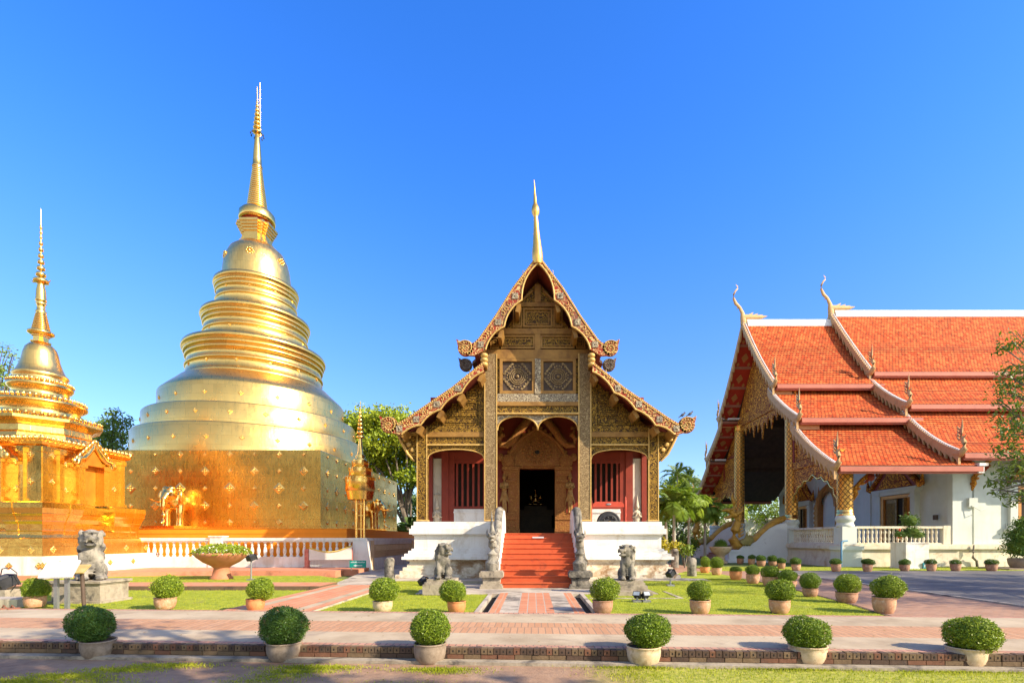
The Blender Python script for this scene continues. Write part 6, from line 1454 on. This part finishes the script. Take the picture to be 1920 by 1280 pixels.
for s_ in (-1, 1):
    mb.box(x-.5,x,min(yc+s_*1.25,yc+s_*1.75),max(yc+s_*1.25,yc+s_*1.75),2.0,4.7); mb.lathe([(.26,4.7),(.3,4.85),(.2,4.95),(.24,5.2),(.1,5.5),(.01,6.3)],(x-.25,yc+s_*1.5,0),10)
    mb.tube([(x-.4,yc+s_*1.3,4.4),(x-.4,yc+s_*1.2,5.2),(x-.4,yc+s_*.7,5.8),(x-.4,yc,6.3)],[.2,.22,.2,.08],8)
    for k in range(6): mb.ell((x-.42,yc+s_*1.85,2.3+.42*k),(.1,.14,.16),n=6,m=5)
mb.box(x-.7,x,yc-1.9,yc+1.9,1.4,2.0); mb.prism([(yc-1.2,5.2),(yc-.7,5.75),(yc,6.25),(yc+.7,5.75),(yc+1.2,5.2),(yc+.8,5.5),(yc,5.8),(yc-.8,5.5)], x-.4,x-.05,'x')
obj('niche_frame', mb, mk('dark_gilt_frame', [(.36,.15,.04),(.50,.23,.06)], 4.0, .5, .2, bump=.5, bscale=12), rv)
# window of the nave with gilt frame and pediment; gilded eave brackets
def window(xc):
    y = 30.3; mb = MB(); mb.box(xc-.8,xc+.8,y-.03,y+.02,2.75,4.75); w = obj('window', mb, m_dark, rv)
    mb = MB(); 
    for a, b, z0, z1 in ((-.95,.95,2.62,2.8),(-.95,.95,4.7,4.86),(-.95,-.78,2.8,4.7),(.78,.95,2.8,4.7),(-.08,.08,2.8,4.7)): mb.box(xc+a,xc+b,y-.12,y-.001,z0,z1)
    obj('frame', mb, mk('gilt_window_frame', [(.46,.19,.05),(.58,.27,.08)], 4.0, .4, .3), w)
    mb = MB()
    for s_ in (-1,1): mb.box(*sorted((xc+s_*1.05,xc+s_*1.5)), y-.2,y-.002,2.5,4.9); mb.box(*sorted((xc+s_*1.0,xc+s_*1.6)), y-.28,y-.003,2.3,2.55)
    mb.box(xc-1.75,xc+1.75,y-.34,y-.004,2.15,2.3); mb.box(xc-1.65,xc+1.65,y-.3,y-.004,4.9,5.1); obj('surround', mb, m_wallw, w)
    mb = MB(); mb.prism([(xc-1.6,5.1),(xc+1.6,5.1),(xc,6.6)], y-.26,y-.01,'y')
    for s_ in (-1,1): mb.tube([(xc+s_*1.9,y-.3,5.5),(xc+s_*1.7,y-.3,5.05),(xc+s_*.9,y-.3,5.9),(xc,y-.3,6.75)],[.02,.13,.12,.06],8)
    obj('pediment', mb, m_gildbright, w)
window(30.1); window(36.5)
def bracket(x0, y0, z0, dx, dy):
    mb = MB(); mb.tube([(x0,y0,z0-1.75),(x0+dx*.15,y0+dy*.15,z0-1.35),(x0+dx*.1,y0+dy*.1,z0-1.0),(x0+dx*.45,y0+dy*.45,z0-.55),(x0+dx*.8,y0+dy*.8,z0-.2),(x0+dx*1.2,y0+dy*1.2,z0+.1)], [.05,.13,.12,.12,.11,.1], 8)
    for k in range(5): mb.ell((x0+dx*(.05+.2*k),y0+dy*(.05+.2*k),z0-1.35+.3*k),(.16,.16,.1),n=6,m=5)
    mb.cm = 1; mb.tube([(x0+dx*.55,y0+dy*.55,z0-.75),(x0+dx*.95,y0+dy*.95,z0-.35)],[.07,.08],8)
    obj('eave_bracket', mb, [m_gildbright, m_red], rv)
bracket(26.3, 30.15, 6.35, 0.25, -1.0); bracket(19.15, 30.1, 5.75, .9, -.5); bracket(33.3,30.15,6.4,0.0,-1.0)
mb = MB(); mb.box(26.0,26.5,29.95,30.12,3.6,4.15); mb.tube([(26.1,29.95,3.7),(26.5,29.8,3.4),(26.9,29.9,3.5)],.02,5); obj('junction_box', mb, m_wallw, rv)
mb = MB(); mb.box(XW-.30,XW-.15,31.2,31.45,2.9,3.2); obj('switch_box', mb, m_brownpost, rv)
# ---- serpent stair
ss = thing('serpent_stair', 'stair with white side walls and two golden rearing serpents at the porch', 'stairs', (16.5, 41, 0))
mb = MB()
for i in range(8): mb.box(14.9+.42*i, 18.3, 36.9, 45.1, .17*i-.02*(i > 0), .17*(i+1))
obj('steps', mb, m_rod, ss)
for s_, y in ((-1,36.5),(1,45.5)):
    mb = MB(); mb.prism([(14.6,0),(18.34,0),(18.34,2.9),(17.6,2.75),(17.0,2.45),(16.5,2.0),(16.1,1.55),(15.7,1.32),(15.2,1.3),(14.9,1.0),(14.6,.5)], y-.3, y+.3); obj('side_wall', mb, m_shadewall, ss)
    mb = MB(); mb.tube([(18.7,y,3.25),(18.2,y,3.2),(17.6,y,2.98),(17.1,y,2.65),(16.6,y,2.2),(16.15,y,1.72),(15.7,y,1.5),(15.2,y,1.45),(14.9,y,1.3)],[.16,.22,.25,.27,.28,.28,.28,.28,.24],12)
    mb.tube([(15.2,y,1.2),(14.75,y,1.25),(14.5,y,1.7),(14.62,y,2.3),(14.82,y,2.9),(14.72,y,3.4),(14.35,y,3.62)],[.28,.37,.36,.32,.29,.26,.22],12)
    mb.tube([(14.5,y,3.68),(14.0,y,3.82),(13.65,y,3.76)],[.24,.16,.05],8); mb.tube([(14.5,y,3.45),(14.1,y,3.25),(13.8,y,3.28)],[.2,.12,.04],8)
    for q in (-1,1): mb.ell((14.3,y+q*.2,3.85),(.1,.08,.1)); mb.tube([(14.75,y+q*.2,3.5),(15.05,y+q*.34,3.7),(15.1,y+q*.3,4.1)],[.14,.1,.02],6)
    mb.tube([(14.55,y,3.8),(14.6,y,4.3),(14.42,y,4.75),(14.5,y,5.3)],[.26,.18,.11,.02],8)
    for k in range(9): mb.tube([(14.72+.02*k,y,3.6-.22*k),(15.02+.03*k,y,3.78-.22*k),(15.1+.03*k,y,3.98-.22*k)],[.12,.07,.015],6,flat=.5)
    for k in range(14): mb.ell((15.4+.22*k,y,1.76+max(0,.108*k-.1)+.0),(.07,.06,.12),n=6,m=5)
    sculpt('serpent', mb, m_nagagold, .035, ss, 1)
    mb = MB()
    for k in range(3): mb.tube([(15.0+.2*k,y-.36,1.35),(15.35+.18*k,y-.42,1.7),(15.35+.2*k,y-.4,2.25-.2*k)],[.24,.2,.03],8,flat=.5)
    obj('fin', mb, m_nagagreen, ss)
    mb = MB(); mb.box(13.95,15.0,y-.55,y+.55,0,.2); mb.box(14.05,14.9,y-.45,y+.45,.2,.75); mb.box(13.98,14.97,y-.52,y+.52,.75,.92); obj('pedestal', mb, m_shadewall, ss)
mb = MB(); mb.tube([(14.35,38.4,0),(14.35,38.4,1.0),(16.9,38.4,2.0)], .035, 6); o = obj('handrail', mb, m_steel, ss)
mb = MB(); mb.box(17.9, 18.3, 29.4, 36, .0, .001)
# ------------------------------------------------------------------ garden furniture and small things
def flat(x): return x
t = thing('planter_urn', 'wide footed terracotta bowl full of low white flowering plants on the lawn', 'planter', (-12.35, 19.9, .12))
mb = MB(); c = (-12.35,19.9,.12)
mb.lathe([(.40,0),(.40,.08),(.33,.14),(.27,.42),(.30,.47),(.36,.52),(.62,.66),(.86,.86),(.92,.93),(.95,.98),(.93,1.04),(.84,1.02)], c, 36); obj('bowl', mb, m_terra if 'm_terra' in globals() else mk('red_terracotta', [(.44,.16,.08),(.54,.22,.12)], 3.0, .8, bump=.2), t)
P = sphere_pts(2600); P[:, 2] = np.abs(P[:, 2]); rr = .4+.6*rng.random(2600)**.5
leafcloud('plants', [m_leaf_a, m_flower], np.array([c[0],c[1],1.08])+P*np.array([1.12,1.0,.46])*rr[:, None], P, .10*(.6+.7*rng.random(2600)), t, .5, .7)
def spot(name, label, x, y, z0, h, rz, tilt, s_=1.0, post=True):
    t = thing(name, label, 'floodlight', (x, y, z0), 'garden floodlights'); T = Matrix.Translation((x,y,z0+h)) @ Matrix.Rotation(rz,4,'Z') @ Matrix.Rotation(tilt,4,'X') @ Matrix.Scale(s_,4)
    mb = MB(); mb.box(-.12,.12,-.12,.12,0,.05,Matrix.Translation((x,y,z0))); mb.tube([(x,y,z0+.03),(x,y,z0+h*.7),(x,y,z0+h)],[.03,.028,.03],8); obj('stand', mb, m_steel, t)
    mb = MB(); mb.box(-.15,.15,-.14,.14,-.10,.10,T); mb.box(-.17,.17,-.17,-.13,-.12,.12,T); mb.prism([(-.1,.1),(.1,.1),(.06,.15),(-.06,.15)],-.1,.1,'y',T=T)
    obj('head', mb, m_black, t); mb = MB(); mb.box(-.14,.14,-.180,-.171,-.09,.09,T); obj('lens', mb, m_glass, t)
def px(x, y, z0):  # ground contact seen in the photo -> position on the level ground
    D = (EYE-z0)*F/(y-HY); return ((x-CX)/F*D, D)
x, y = px(471,1087,.12); spot('floodlight','floodlight on a thin upright stand beside the terracotta bowl',x,y,.12,.85,2.7,-.35,.9)
x, y = px(1257,1098,.115); spot('floodlight','black floodlight tilted up at the right corner of the wooden hall base',x,y,.115,.42,2.2,-.6,.8)
x, y = px(800,1108,.11); spot('floodlight','black floodlight box lying beside the left lion pedestal',x-.1,y,.11,.3,2.3,-.5,.85)
for i, q in enumerate((1195, 1210)):
    x, y = px(q,1128,.115); spot('floodlight',('small dark spotlight of the pair on the right lawn, left one','small spotlight with pale glass of the pair on the right lawn, right one')[i],x,y,.115,.17,-.5+i*.8,-.6,.55)
x, y = px(8,1128,.1); spot('floodlight','pale floodlight on a block at left edge of the view',x,y,.1,.5,2.8,-.4,1.2)
mb = MB(); mb.box(x-.2,x+.22,y-.2,y+.2,.1,.42); o = obj('concrete_block', mb, m_stone_base); o['label'] = 'small rough block under the pale floodlight at left edge'; o['category'] = 'block'
mb = MB(); mb.tube([(x-.1,y,.75),(x+.05,y-.1,.95),(x+.25,y-.1,.98),(x+.42,y-.1,.85),(x+.44,y-.1,.6),(x+.3,y-.1,.42)],.012,5); o = obj('cable', mb, m_black); o['label'] = 'loose black cable looping over the left edge floodlight'; o['category'] = 'cable'
mb = MB(); x, y = px(12,1142,.05); mb.box(x-.9,x+.35,y-.1,y+.5,-.02,.30); o = obj('concrete_slab', mb, m_conc_grey); o['label'] = 'low grey concrete slab by the walkway at left edge'; o['category'] = 'slab'
x, y = px(18,1141,.2)
t = thing('sandals','pair of brown sandals left on the walkway edge at lower left','sandals',(x,y,.2))
for q in (-.09,.09):
    mb = MB(); mb.lathe([(.9,0),(1,.25),(.9,.4)],(0,0,0),14,T=Matrix.Translation((x+q,y,.2)) @ Matrix.Diagonal((.055,.14,.06,1))); mb.tube([(x+q-.05,y-.02,.22),(x+q,y-.04,.285),(x+q+.05,y-.02,.22)],.014,5); obj('sandal', mb, mk('brown_leather',[(.20,.08,.05),(.28,.12,.07)],6.0,.6), t)
# white information lectern on two steel legs
x0, y = px(106,1141,.12); x1, _ = px(126,1141,.12)
t = thing('information_board','tilted white information board on two grey steel legs at left','sign',((x0+x1)/2,y,.12))
for q in (x0, x1): mb = MB(); mb.box(q-.04,q+.04,y-.03,y+.03,.10,.86+.12*(q > x0)); obj('leg', mb, m_steel, t)
T = Matrix.Translation(((x0+x1)/2-.02,y-.02,1.02)) @ Matrix.Rotation(.42,4,'Z') @ Matrix.Rotation(.62,4,'X')
mb = MB(); mb.box(-.29,.29,-.30,.30,-.02,.02,T); obj('panel', mb, m_panel, t)
mb = MB()
for r in range(8):
    v = .17-.052*r; mb.box(-.24,.24-(.10 if r % 3 == 2 else 0),v-.012,v+.003,.0205,.0215,T)
obj('faded_lines', mb, m_ink, t); mb = MB(); mb.box(-.10,-.04,.235,.27,.0205,.022,T); obj('small_emblem', mb, m_yellow, t)
x0, y = px(156,1137,.12)
t = thing('small_signboard','small ochre sign board on a dark leaning post beside the white board','sign',(x0,y,.12))
mb = MB(); mb.tube([(x0+.02,y,.1),(x0-.05,y+.02,.96)],.045,6); obj('post', mb, m_brownpost, t)
T = Matrix.Translation((x0-.14,y,1.0)) @ Matrix.Rotation(.2,4,'Z') @ Matrix.Rotation(.55,4,'X'); mb = MB(); mb.box(-.26,.2,-.17,.17,-.015,.015,T); obj('panel', mb, mk('ochre_panel',[(.42,.27,.08),(.56,.40,.16)],7.0,.5,bump=.2), t)
# green direction sign, cloth draped stand
x, y = px(671,1070,.12); y = 22.6; x = (671-CX)/F*22.6
t = thing('direction_sign','small green sign with a white left arrow standing on the red kerb','sign',(x,y,.3))
mb = MB(); mb.box(x-.37,x+.37,y-.02,y+.02,.42,.74); obj('panel', mb, m_green, t)
mb = MB(); mb.prism([(x-.20,.51),(x-.08,.565),(x-.08,.53),(x+.20,.53),(x+.20,.49),(x-.08,.49),(x-.08,.455)],y-.026,y-.021); 
for r in range(14): q = x-.31+.045*r; mb.box(q,q+.03,y-.025,y-.021,.635,.635+.035+.015*(r*7%3))
obj('lettering', mb, m_panel, t); mb = MB(); mb.tube([(x-.3,y+.02,.3),(x-.3,y+.02,.6)],.02,6); mb.tube([(x+.3,y+.02,.3),(x+.3,y+.02,.6)],.02,6); obj('leg', mb, m_steel, t)
k = 942/24.3; xa, xb, y = (580-CX)/k, (660-CX)/k, 24.3
t = thing('draped_stand','stand draped in cream cloth with yellow hem before the white balustrade','stand',((xa+xb)/2,y,.3))
mb = MB(); n = 12; pts = []
for i in range(n+1): u = i/n; pts.append((xa+(xb-xa)*u, 1.28-.42*math.sin(pi*u)*.6+.1*u))
mb.prism(pts+[(xb,.72),(xa,.68)], y-.04, y+.04); obj('cloth', mb, m_cloth, t)
mb = MB(); mb.tube([(p[0],y-.04,p[1]) for p in pts],.035,6); obj('hem', mb, m_yellow, t)
mb = MB(); mb.box(xa-.2,xa-.02,y-.08,y+.1,.3,1.22); mb.box(xa-.25,xa+.02,y-.12,y+.1,.3,.36); mb.box(xb-.03,xb+.03,y-.03,y+.03,.3,1.3); obj('red_post', mb, mk('worn_red_brick',[(.40,.10,.07),(.58,.22,.16)],9.0,.8,bump=.4), t)
# weathered stone stumps
def stump(x, y, h, r, label, T0=0.1):
    mb = MB(); mb.lathe([(r*1.02,-.02),(r,.1),(r*.96,h*.5),(r,h*.86),(r*.85,h*.95),(r*.5,h)], (x,y,.11), 12, smooth=True); mb.cm = 0
    for v in mb.v: v.x += .03*math.sin(v.z*9+x)*r*4*.3; v.y += .02*math.cos(v.z*7)
    o = obj('stone_post', mb, m_stone); o['label'] = label; o['category'] = 'stone post'; o['group'] = 'old stone posts'
x, y = px(1297,1080,.11); stump(x,y,.80,.20,'squat weathered stone post beside the pair of touching bushes')
x, y = px(1262,1063,.11); stump(x+.1,y,1.05,.22,'taller grey stone post at the far right corner of the wooden hall base')
x, y = px(730,1084,.11); stump(x,y,.85,.20,'rounded grey stone post left of the wooden hall base')
# pedestal urn near the serpent stair
x, y = 12.9, 34.6
t = thing('stone_urn','sandy stone urn with spiky plant before the near golden serpent','planter',(x,y,.03))
mb = MB(); mb.lathe([(.45,0),(.45,.12),(.3,.2),(.26,.5),(.34,.58),(.62,.8),(.74,1.05),(.76,1.15),(.68,1.15)],(x,y,.03),24); obj('urn', mb, m_pots['tan'], t)
P = sphere_pts(260); P[:, 2] = np.abs(P[:, 2]); leafcloud('plant', m_leaf_c, np.array([x,y,1.2])+P*.4, P, np.full(260,.7), t, .06, .2, tip=P*3)
# topiary in a tall white planter box
x, y = 21.1, 28.2
t = thing('topiary_planter','cloud pruned topiary in a tall white box before the terrace balustrade','planter',(x,y,.05))
mb = MB(); mb.box(x-.63,x+.63,y-.6,y+.6,.05,1.46); mb.box(x-.66,x+.66,y-.63,y+.63,1.46,1.52); mb.box(x-.66,x+.66,y-.63,y+.63,.05,.14); obj('box', mb, m_white, t)
mb = MB(); mb.tube([(x,y,1.4),(x+.05,y,1.9),(x,y,2.6)],[.07,.06,.04],8); obj('stem', mb, m_bark, t)
cl = [((x+.02,y,2.72),(.46,.46,.40)),((x-.42,y,1.98),(.42,.4,.22)),((x+.4,y,1.95),(.45,.4,.22)),((x,y-.2,2.15),(.4,.4,.25))]
P, Nn = clumps(cl, 3200, .7); leafcloud('foliage', m_bush_dark, P, Nn, .085*(.7+.6*rng.random(len(P))), t, .55, .6)
mb = MB()
for cc_, r in cl: mb.ell(cc_, tuple(q*.78 for q in r))
obj('foliage_core', mb, m_core, t)  # added solid cores that fill the leaf clumps
mb = MB(); xx = 21.65; mb.box(xx-.3,xx+.3,27.5,27.56,.1,.42); mb.cm = 1
for i in range(9): mb.box(xx-.26+.06*i,xx-.22+.06*i,27.494,27.499,.16+.04*(i%3),.3+.03*(i%2))
o = obj('small_notice', mb, [mk('teal_notice',[(.03,.22,.30),(.05,.32,.40)],6.0,.5), m_panel]); o['label'] = 'small teal notice propped at the foot of the white planter box'; o['category'] = 'sign'
# conical shrub at the right edge
x, y = 26.9, 27.6
t = thing('conical_shrub','tall conical dark shrub in a pot at the right edge','shrub',(x,y,.05))
mb = MB(); mb.lathe([(.5,0),(.62,.3),(.66,.55),(.6,.6)],(x,y,.05),24); mb.box(x-1.6,x+1.6,y-.9,y+1,.0,.12); obj('pot', mb, m_pots['grey'], t)
cl = [((x,y,1.3),(.95,.9,.75)),((x,y,1.9),(.8,.75,.7)),((x+.05,y,2.5),(.5,.5,.45))]
P, Nn = clumps(cl, 2600, .6); leafcloud('foliage', m_bush_dark, P, Nn, .12*(.7+.6*rng.random(len(P))), t, .5, .7)
mb = MB()
for cc_, r in cl: mb.ell(cc_, tuple(q*.72 for q in r))
obj('foliage_core', mb, m_core, t)  # added solid cores that fill the cone of leaves
# pipes on the terrace base
mb = MB(); x = 16.9; mb.tube([(17.9,29.2,.05),(17.98,29.3,1.55),(18.15,29.42,1.58),(18.5,29.6,1.6)],.05,8); o = obj('blue_pipe', mb, m_bluepipe); o['label'] = 'slim blue water pipe standing against the terrace corner'; o['category'] = 'pipe'
mb = MB(); x = 26.1; mb.tube([(x-.2,29.86,1.0),(x,29.8,1.02),(x+.02,29.78,1.35)],.05,6); mb.tube([(x,29.8,1.0),(x-.05,29.78,.6),(x+.18,29.78,.4),(x+.22,29.78,.05)],.07,8); o = obj('drainpipe', mb, m_stone); o['label'] = 'crooked grey drainpipe on the stained hall base'; o['category'] = 'pipe'
mb = MB(); mb.ell((23.2-1.55,29.7,2.0),(.10,.06,.24)); mb.ell((23.2-1.55,29.7,2.25),(.05,.05,.09)); mb.ell((23.2-1.55,29.7,1.85),(.13,.07,.13)); o = obj('red_ornament', mb, mk('vermilion',[(.65,.06,.02),(.75,.09,.03)],3.0,.5)); o['label'] = 'small red ornament hanging among the terrace balusters'; o['category'] = 'ornament'
mb = MB(); mb.lathe([(.02,5.6),(.14,5.55),(.2,5.35),(.17,5.2),(.05,5.12)],(19.9,29.6,0),16); mb.tube([(19.9,29.6,5.55),(19.9,29.6,5.95)],.012,4); o = obj('red_lantern', mb, m_red); o['label'] = 'round red lantern hanging under the low eave beside the gilt corner column'; o['category'] = 'lantern'

# ------------------------------------------------------------------ trees
GT = 'trees behind the temples'
# big tree between the tall stupa and the wooden hall
def at(px_, py_, D): return W(px_, py_, D)
cl = []
q = random.Random(4)
for (u, v, r) in ((690,790,2.6),(735,785,2.4),(660,815,2.2),(715,830,2.8),(760,815,2.4),(690,860,2.4),(745,862,2.6),(775,850,2.0),(725,880,2.0),(770,895,1.9),(800,840,2.6),(830,870,2.8),(670,800,2.0),(790,800,2.2)):
    x, y, z = at(u, v, 52+q.uniform(-2,3)); cl.append(((x,y,z),(r,r,r*.55)))
tree('broadleaf_tree','tall fresh green tree filling the gap between the tall stupa and wooden hall',-12.9,53,13.5,cl,.38,.34,500,m_leaf_a,GT,fill=.25)
cl = rclumps(-14.5,60,3.5,5.5,2.5,2.8,16,1.2,2.0,5); tree('broadleaf_tree','dark lower tree behind the fresh green tree left of the wooden hall',-14.5,60,7,cl,.25,.4,130,m_leaf_b,GT)
for i, (u, h, yy) in enumerate(((748,2.0,50),(772,2.4,49),(756,1.6,47))): x = (u-CX)/F*yy; palm('fan_palm',('low dark palm right of the tall stupa, leftmost of three','low dark palm right of the tall stupa, middle of three','low dark palm right of the tall stupa, nearest the hall')[i],x,yy,h,13,2.0,'low palms behind the stupa',seed=i+3,mat=m_leaf_b,lw=.09)
for i, (x, y, h) in enumerate(((-6.5,54,12),(-1.5,58,12.5))): tree('broadleaf_tree',('green tree behind the wooden hall roof, mirrored in the stupa side','green tree farther behind the wooden hall roof')[i],x,y,h,rclumps(x,y,h*.6,3.4,2.5,h*.34,14,1.3,2.1,70+i),.3,.4,110,m_leaf_b,GT,fill=.3)
# left of the tall stupa
x, y, z = at(178,800,46); palm('coconut_palm','feathery palm rising between the two stupas',x,46,z-1.2,20,3.2,GT,.2,.16,seed=8)
cl = []
for (u, v, r) in ((205,800,1.2),(222,812,1.4),(196,828,1.5),(230,790,.9),(212,775,.7),(215,840,1.6)): X = at(u,v,43); cl.append((X,(r,r,r*.8)))
tree('broadleaf_tree','dark tree against the left shoulder of the tall stupa',at(212,900,43)[0],43,11,cl,.25,.26,260,m_leaf_b,GT,fill=.3)
cl = []
for (u, v, r) in ((5,655,.9),(22,668,.6),(4,690,.9),(18,705,.5),(0,715,1.0),(-20,690,1.5),(10,725,.5)): X = at(u,v,36); cl.append((X,(r,r,r*.7)))
tree('sparse_tree','thin sparse leaved tree behind the small stupa at the left edge',at(-45,900,36)[0],36,14,cl,.22,.2,150,m_leaf_y if False else m_leaf_a,GT,fill=.1)
# right of the wooden hall: palms and shrubbery
PG = 'palms between the halls'
def pl(u, v, D, L, nf, label, seed, mat=None, lean=0): x, y, z = at(u, v, D); palm('areca_palm', label, x, D, max(.5, z-L*.12), nf, L, PG, lean, .085, mat, seed=seed, droop=1.05, lw=.05, ll=.62)
pl(1264,943,30,1.75,26,'bright feathery palm with pale trunk just right of the wooden hall',1)
pl(1292,938,34,1.8,24,'feathery palm behind the bright palm, left of the far serpent',2)
pl(1249,938,33,1.8,22,'feathery palm close against the wooden hall eave',3)
pl(1270,892,62,2.6,14,'tall areca palm with dark topknot, left one of the far pair',4,m_leaf_b)
pl(1293,898,64,2.6,14,'tall areca palm with dark topknot, right one of the far pair',5,m_leaf_b)
pl(1378,955,60,2.4,18,'palm seen through the open porch between the gilt columns',6)
pl(1322,955,37,1.6,22,'palm behind the far golden serpent below the soffit',7)
for i, (u, v, D, rx, rz, n, m, lb) in enumerate(((1262,985,58,4.5,3.0,14,m_leaf_b,'dark shrub thicket behind the palm with pale trunk'),(1320,985,66,4.5,3.4,14,m_leaf_b,'dark shrub thicket behind the far golden serpent'),(1400,960,72,5,4.0,16,m_leaf_a,'leafy tree seen through the porch, left part'),(1445,965,70,3.5,3.8,14,m_leaf_y,'yellow green tree seen through the porch beside its wall'),(1290,945,74,5,4.0,14,m_leaf_a,'broad green tree crown behind the palms'))):
    x, y, z = at(u, v, D); tree('broadleaf_tree', lb, x, D, 6, rclumps(x,D,z,rx,1.8,rz,n,1.1,1.9,i+20), .2, .36, 130, m if m is not m_leaf_y else m_leaf_a, GT)
for i, (u, v, D, s_, m, lb) in enumerate(((1243,1018,28.5,.5,m_leaf_y,'yellow leaved garden shrub beside the wooden hall'),(1270,1024,29,.5,m_leaf_y,'yellow leaved garden shrub behind the pale palm trunk'),(1300,1022,36,.8,m_leaf_b,'dark garden shrub left of the far serpent'),(1284,1032,29,.5,m_leaf_b,'low dark shrub in the bed behind the stone post'))):
    x, y, z = at(u, v, D); t = thing('garden_shrub', lb, 'shrub', (x, D, 0), 'shrubs in the bed between the halls'); cl = [((x+q.uniform(-.6,.6)*s_, D+q.uniform(-.3,.3), max(.4,z)+q.uniform(-.5,.3)*s_),(.6*s_,)*3) for _ in range(6)]
    P, Nn = clumps(cl, 520, .3); leafcloud('foliage', m, P, Nn, .2*(.7+.6*rng.random(len(P))), t, .45, .8)
    mb = MB()
    for c_, r in cl: mb.tube([(x,D,0),(c_[0],c_[1],c_[2])],[.03,.015],5)
    obj('bush_inside', mb, m_bark, t)
mb = MB(); mb.box(9.5,17.2,62,62.4,0,2.4); mb.prism([(62-.2,2.4),(62.6,2.4),(62.2,2.75)],9.4,17.3,'x'); o = obj('boundary_wall', mb, m_white); o['label'] = 'white boundary wall seen below the porch roof'; o['category'] = 'wall'
mb = MB(); mb.box(21,34,70,70.4,0,4.6); o = obj('boundary_wall', mb, m_white); o['label'] = 'white wall behind the porch columns near the stair top'; o['category'] = 'wall'
# right-hand tree whose boughs reach into the picture and dapple the road
cl = []
q = random.Random(9)
for (u, v, r) in ((1905,640,.55),(1885,655,.35),(1912,690,.5),(1900,720,.6),(1885,738,.45),(1915,760,.7),(1888,782,.45),(1908,800,.6),(1895,815,.5),(1880,842,.4),(1905,850,.6),(1885,880,.4),(1900,900,.5),(1868,905,.35),(1880,925,.3),(1915,930,.5),(1898,945,.25),(1925,880,.8),(1935,700,1.0),(1940,800,1.2),(1878,700,.25),(1870,755,.2),(1865,925,.2)):
    X = at(u, v, 15+q.uniform(-1,1)); cl.append((X,(r,r,r*.5)))
while len(cl) < 46:
    c_ = (q.uniform(13.5,24),q.uniform(8.5,19),q.uniform(4.6,9.5)); r = q.uniform(.7,1.5)
    if (c_[0]-r*1.2)/c_[1] > .985: cl.append((c_,(r,r,r*.5)))
tree('feathery_tree','tree with fine leafy boughs reaching in from the right edge',19.5,14.5,9,cl,.26,.15,560,m_leaf_b,'shade trees at the lawn',base=(19.8,14.5),fill=.1,aspect=.35,limbs=.4)
cl = [((q.uniform(24,34),q.uniform(7,17),q.uniform(6,12)),(q.uniform(1.0,1.8),)*2+(q.uniform(.6,1.0),)) for i in range(26)]
tree('feathery_tree','shade tree beyond the right edge casting dappled shade on the road',29,12,12,cl,.3,.24,240,m_leaf_b,'shade trees at the lawn',fill=.1,aspect=.4)
# tree behind the viewpoint shading the left foreground
def cast(tx, ty, h): return (tx+h*SUN.x/SUN.z, ty+h*SUN.y/SUN.z, h)
cl = []
q = random.Random(21)
for tx, ty, r in ((-7,6.2,1.1),(-6,5.8,1.1),(-5,6.3,.8),(-4.2,5.7,.9),(-3.3,6.0,.7),(-2.4,5.6,.75),(-1.6,5.9,.45),(-.8,5.5,.6),(.1,5.5,.5),(-6.8,7.3,.8),(-5.6,7.1,.7),(-4.7,7.3,.6),(-7.2,6.9,.7),(-6.2,6.9,.6),(-4.0,6.7,.4),(-3.5,6.5,.5),(-7.6,8.4,.8),(-6.4,8.2,.5),(-8.5,9.3,.6),(-5.3,8.2,.3),(-4.3,7.7,.3),(-3.3,6.9,.35),(-8,5,1.2),(-6,4.4,1.2),(-4,4.4,1.1),(-2,4.4,.8),(0,4.4,.6),(-5,3,1.2),(-2.5,3,1.0),(-.3,6.2,.22),(.6,5.9,.25)):
    cl.append((cast(tx,ty,q.uniform(7.5,9.5)),(r,r,r*.55)))
tree('shade_tree','broad tree behind the viewpoint whose crown shades the lower left foreground',8.5,-4.5,9,cl,.32,.22,400,m_leaf_b,'shade trees at the lawn',fill=.1)
# trees on the far side of the garden, mirrored in the gilded walls
for i, (x, y, h) in enumerate(((-52,-10,17),(-45,-13,19),(-38,-11,16),(-31,-14,17),(-24,-13,15),(-15,-18,13),(22,-34,13),(-60,-4,18))):
    cl = rclumps(x,y,h*.62,4.2,3.2,h*.36,13,1.6,2.6,40+i); tree('broadleaf_tree','garden tree behind the viewpoint reflected in the gilded stupa wall',x,y,h,cl,.35,.8,90,m_leaf_o,'trees behind the viewpoint',fill=.3)
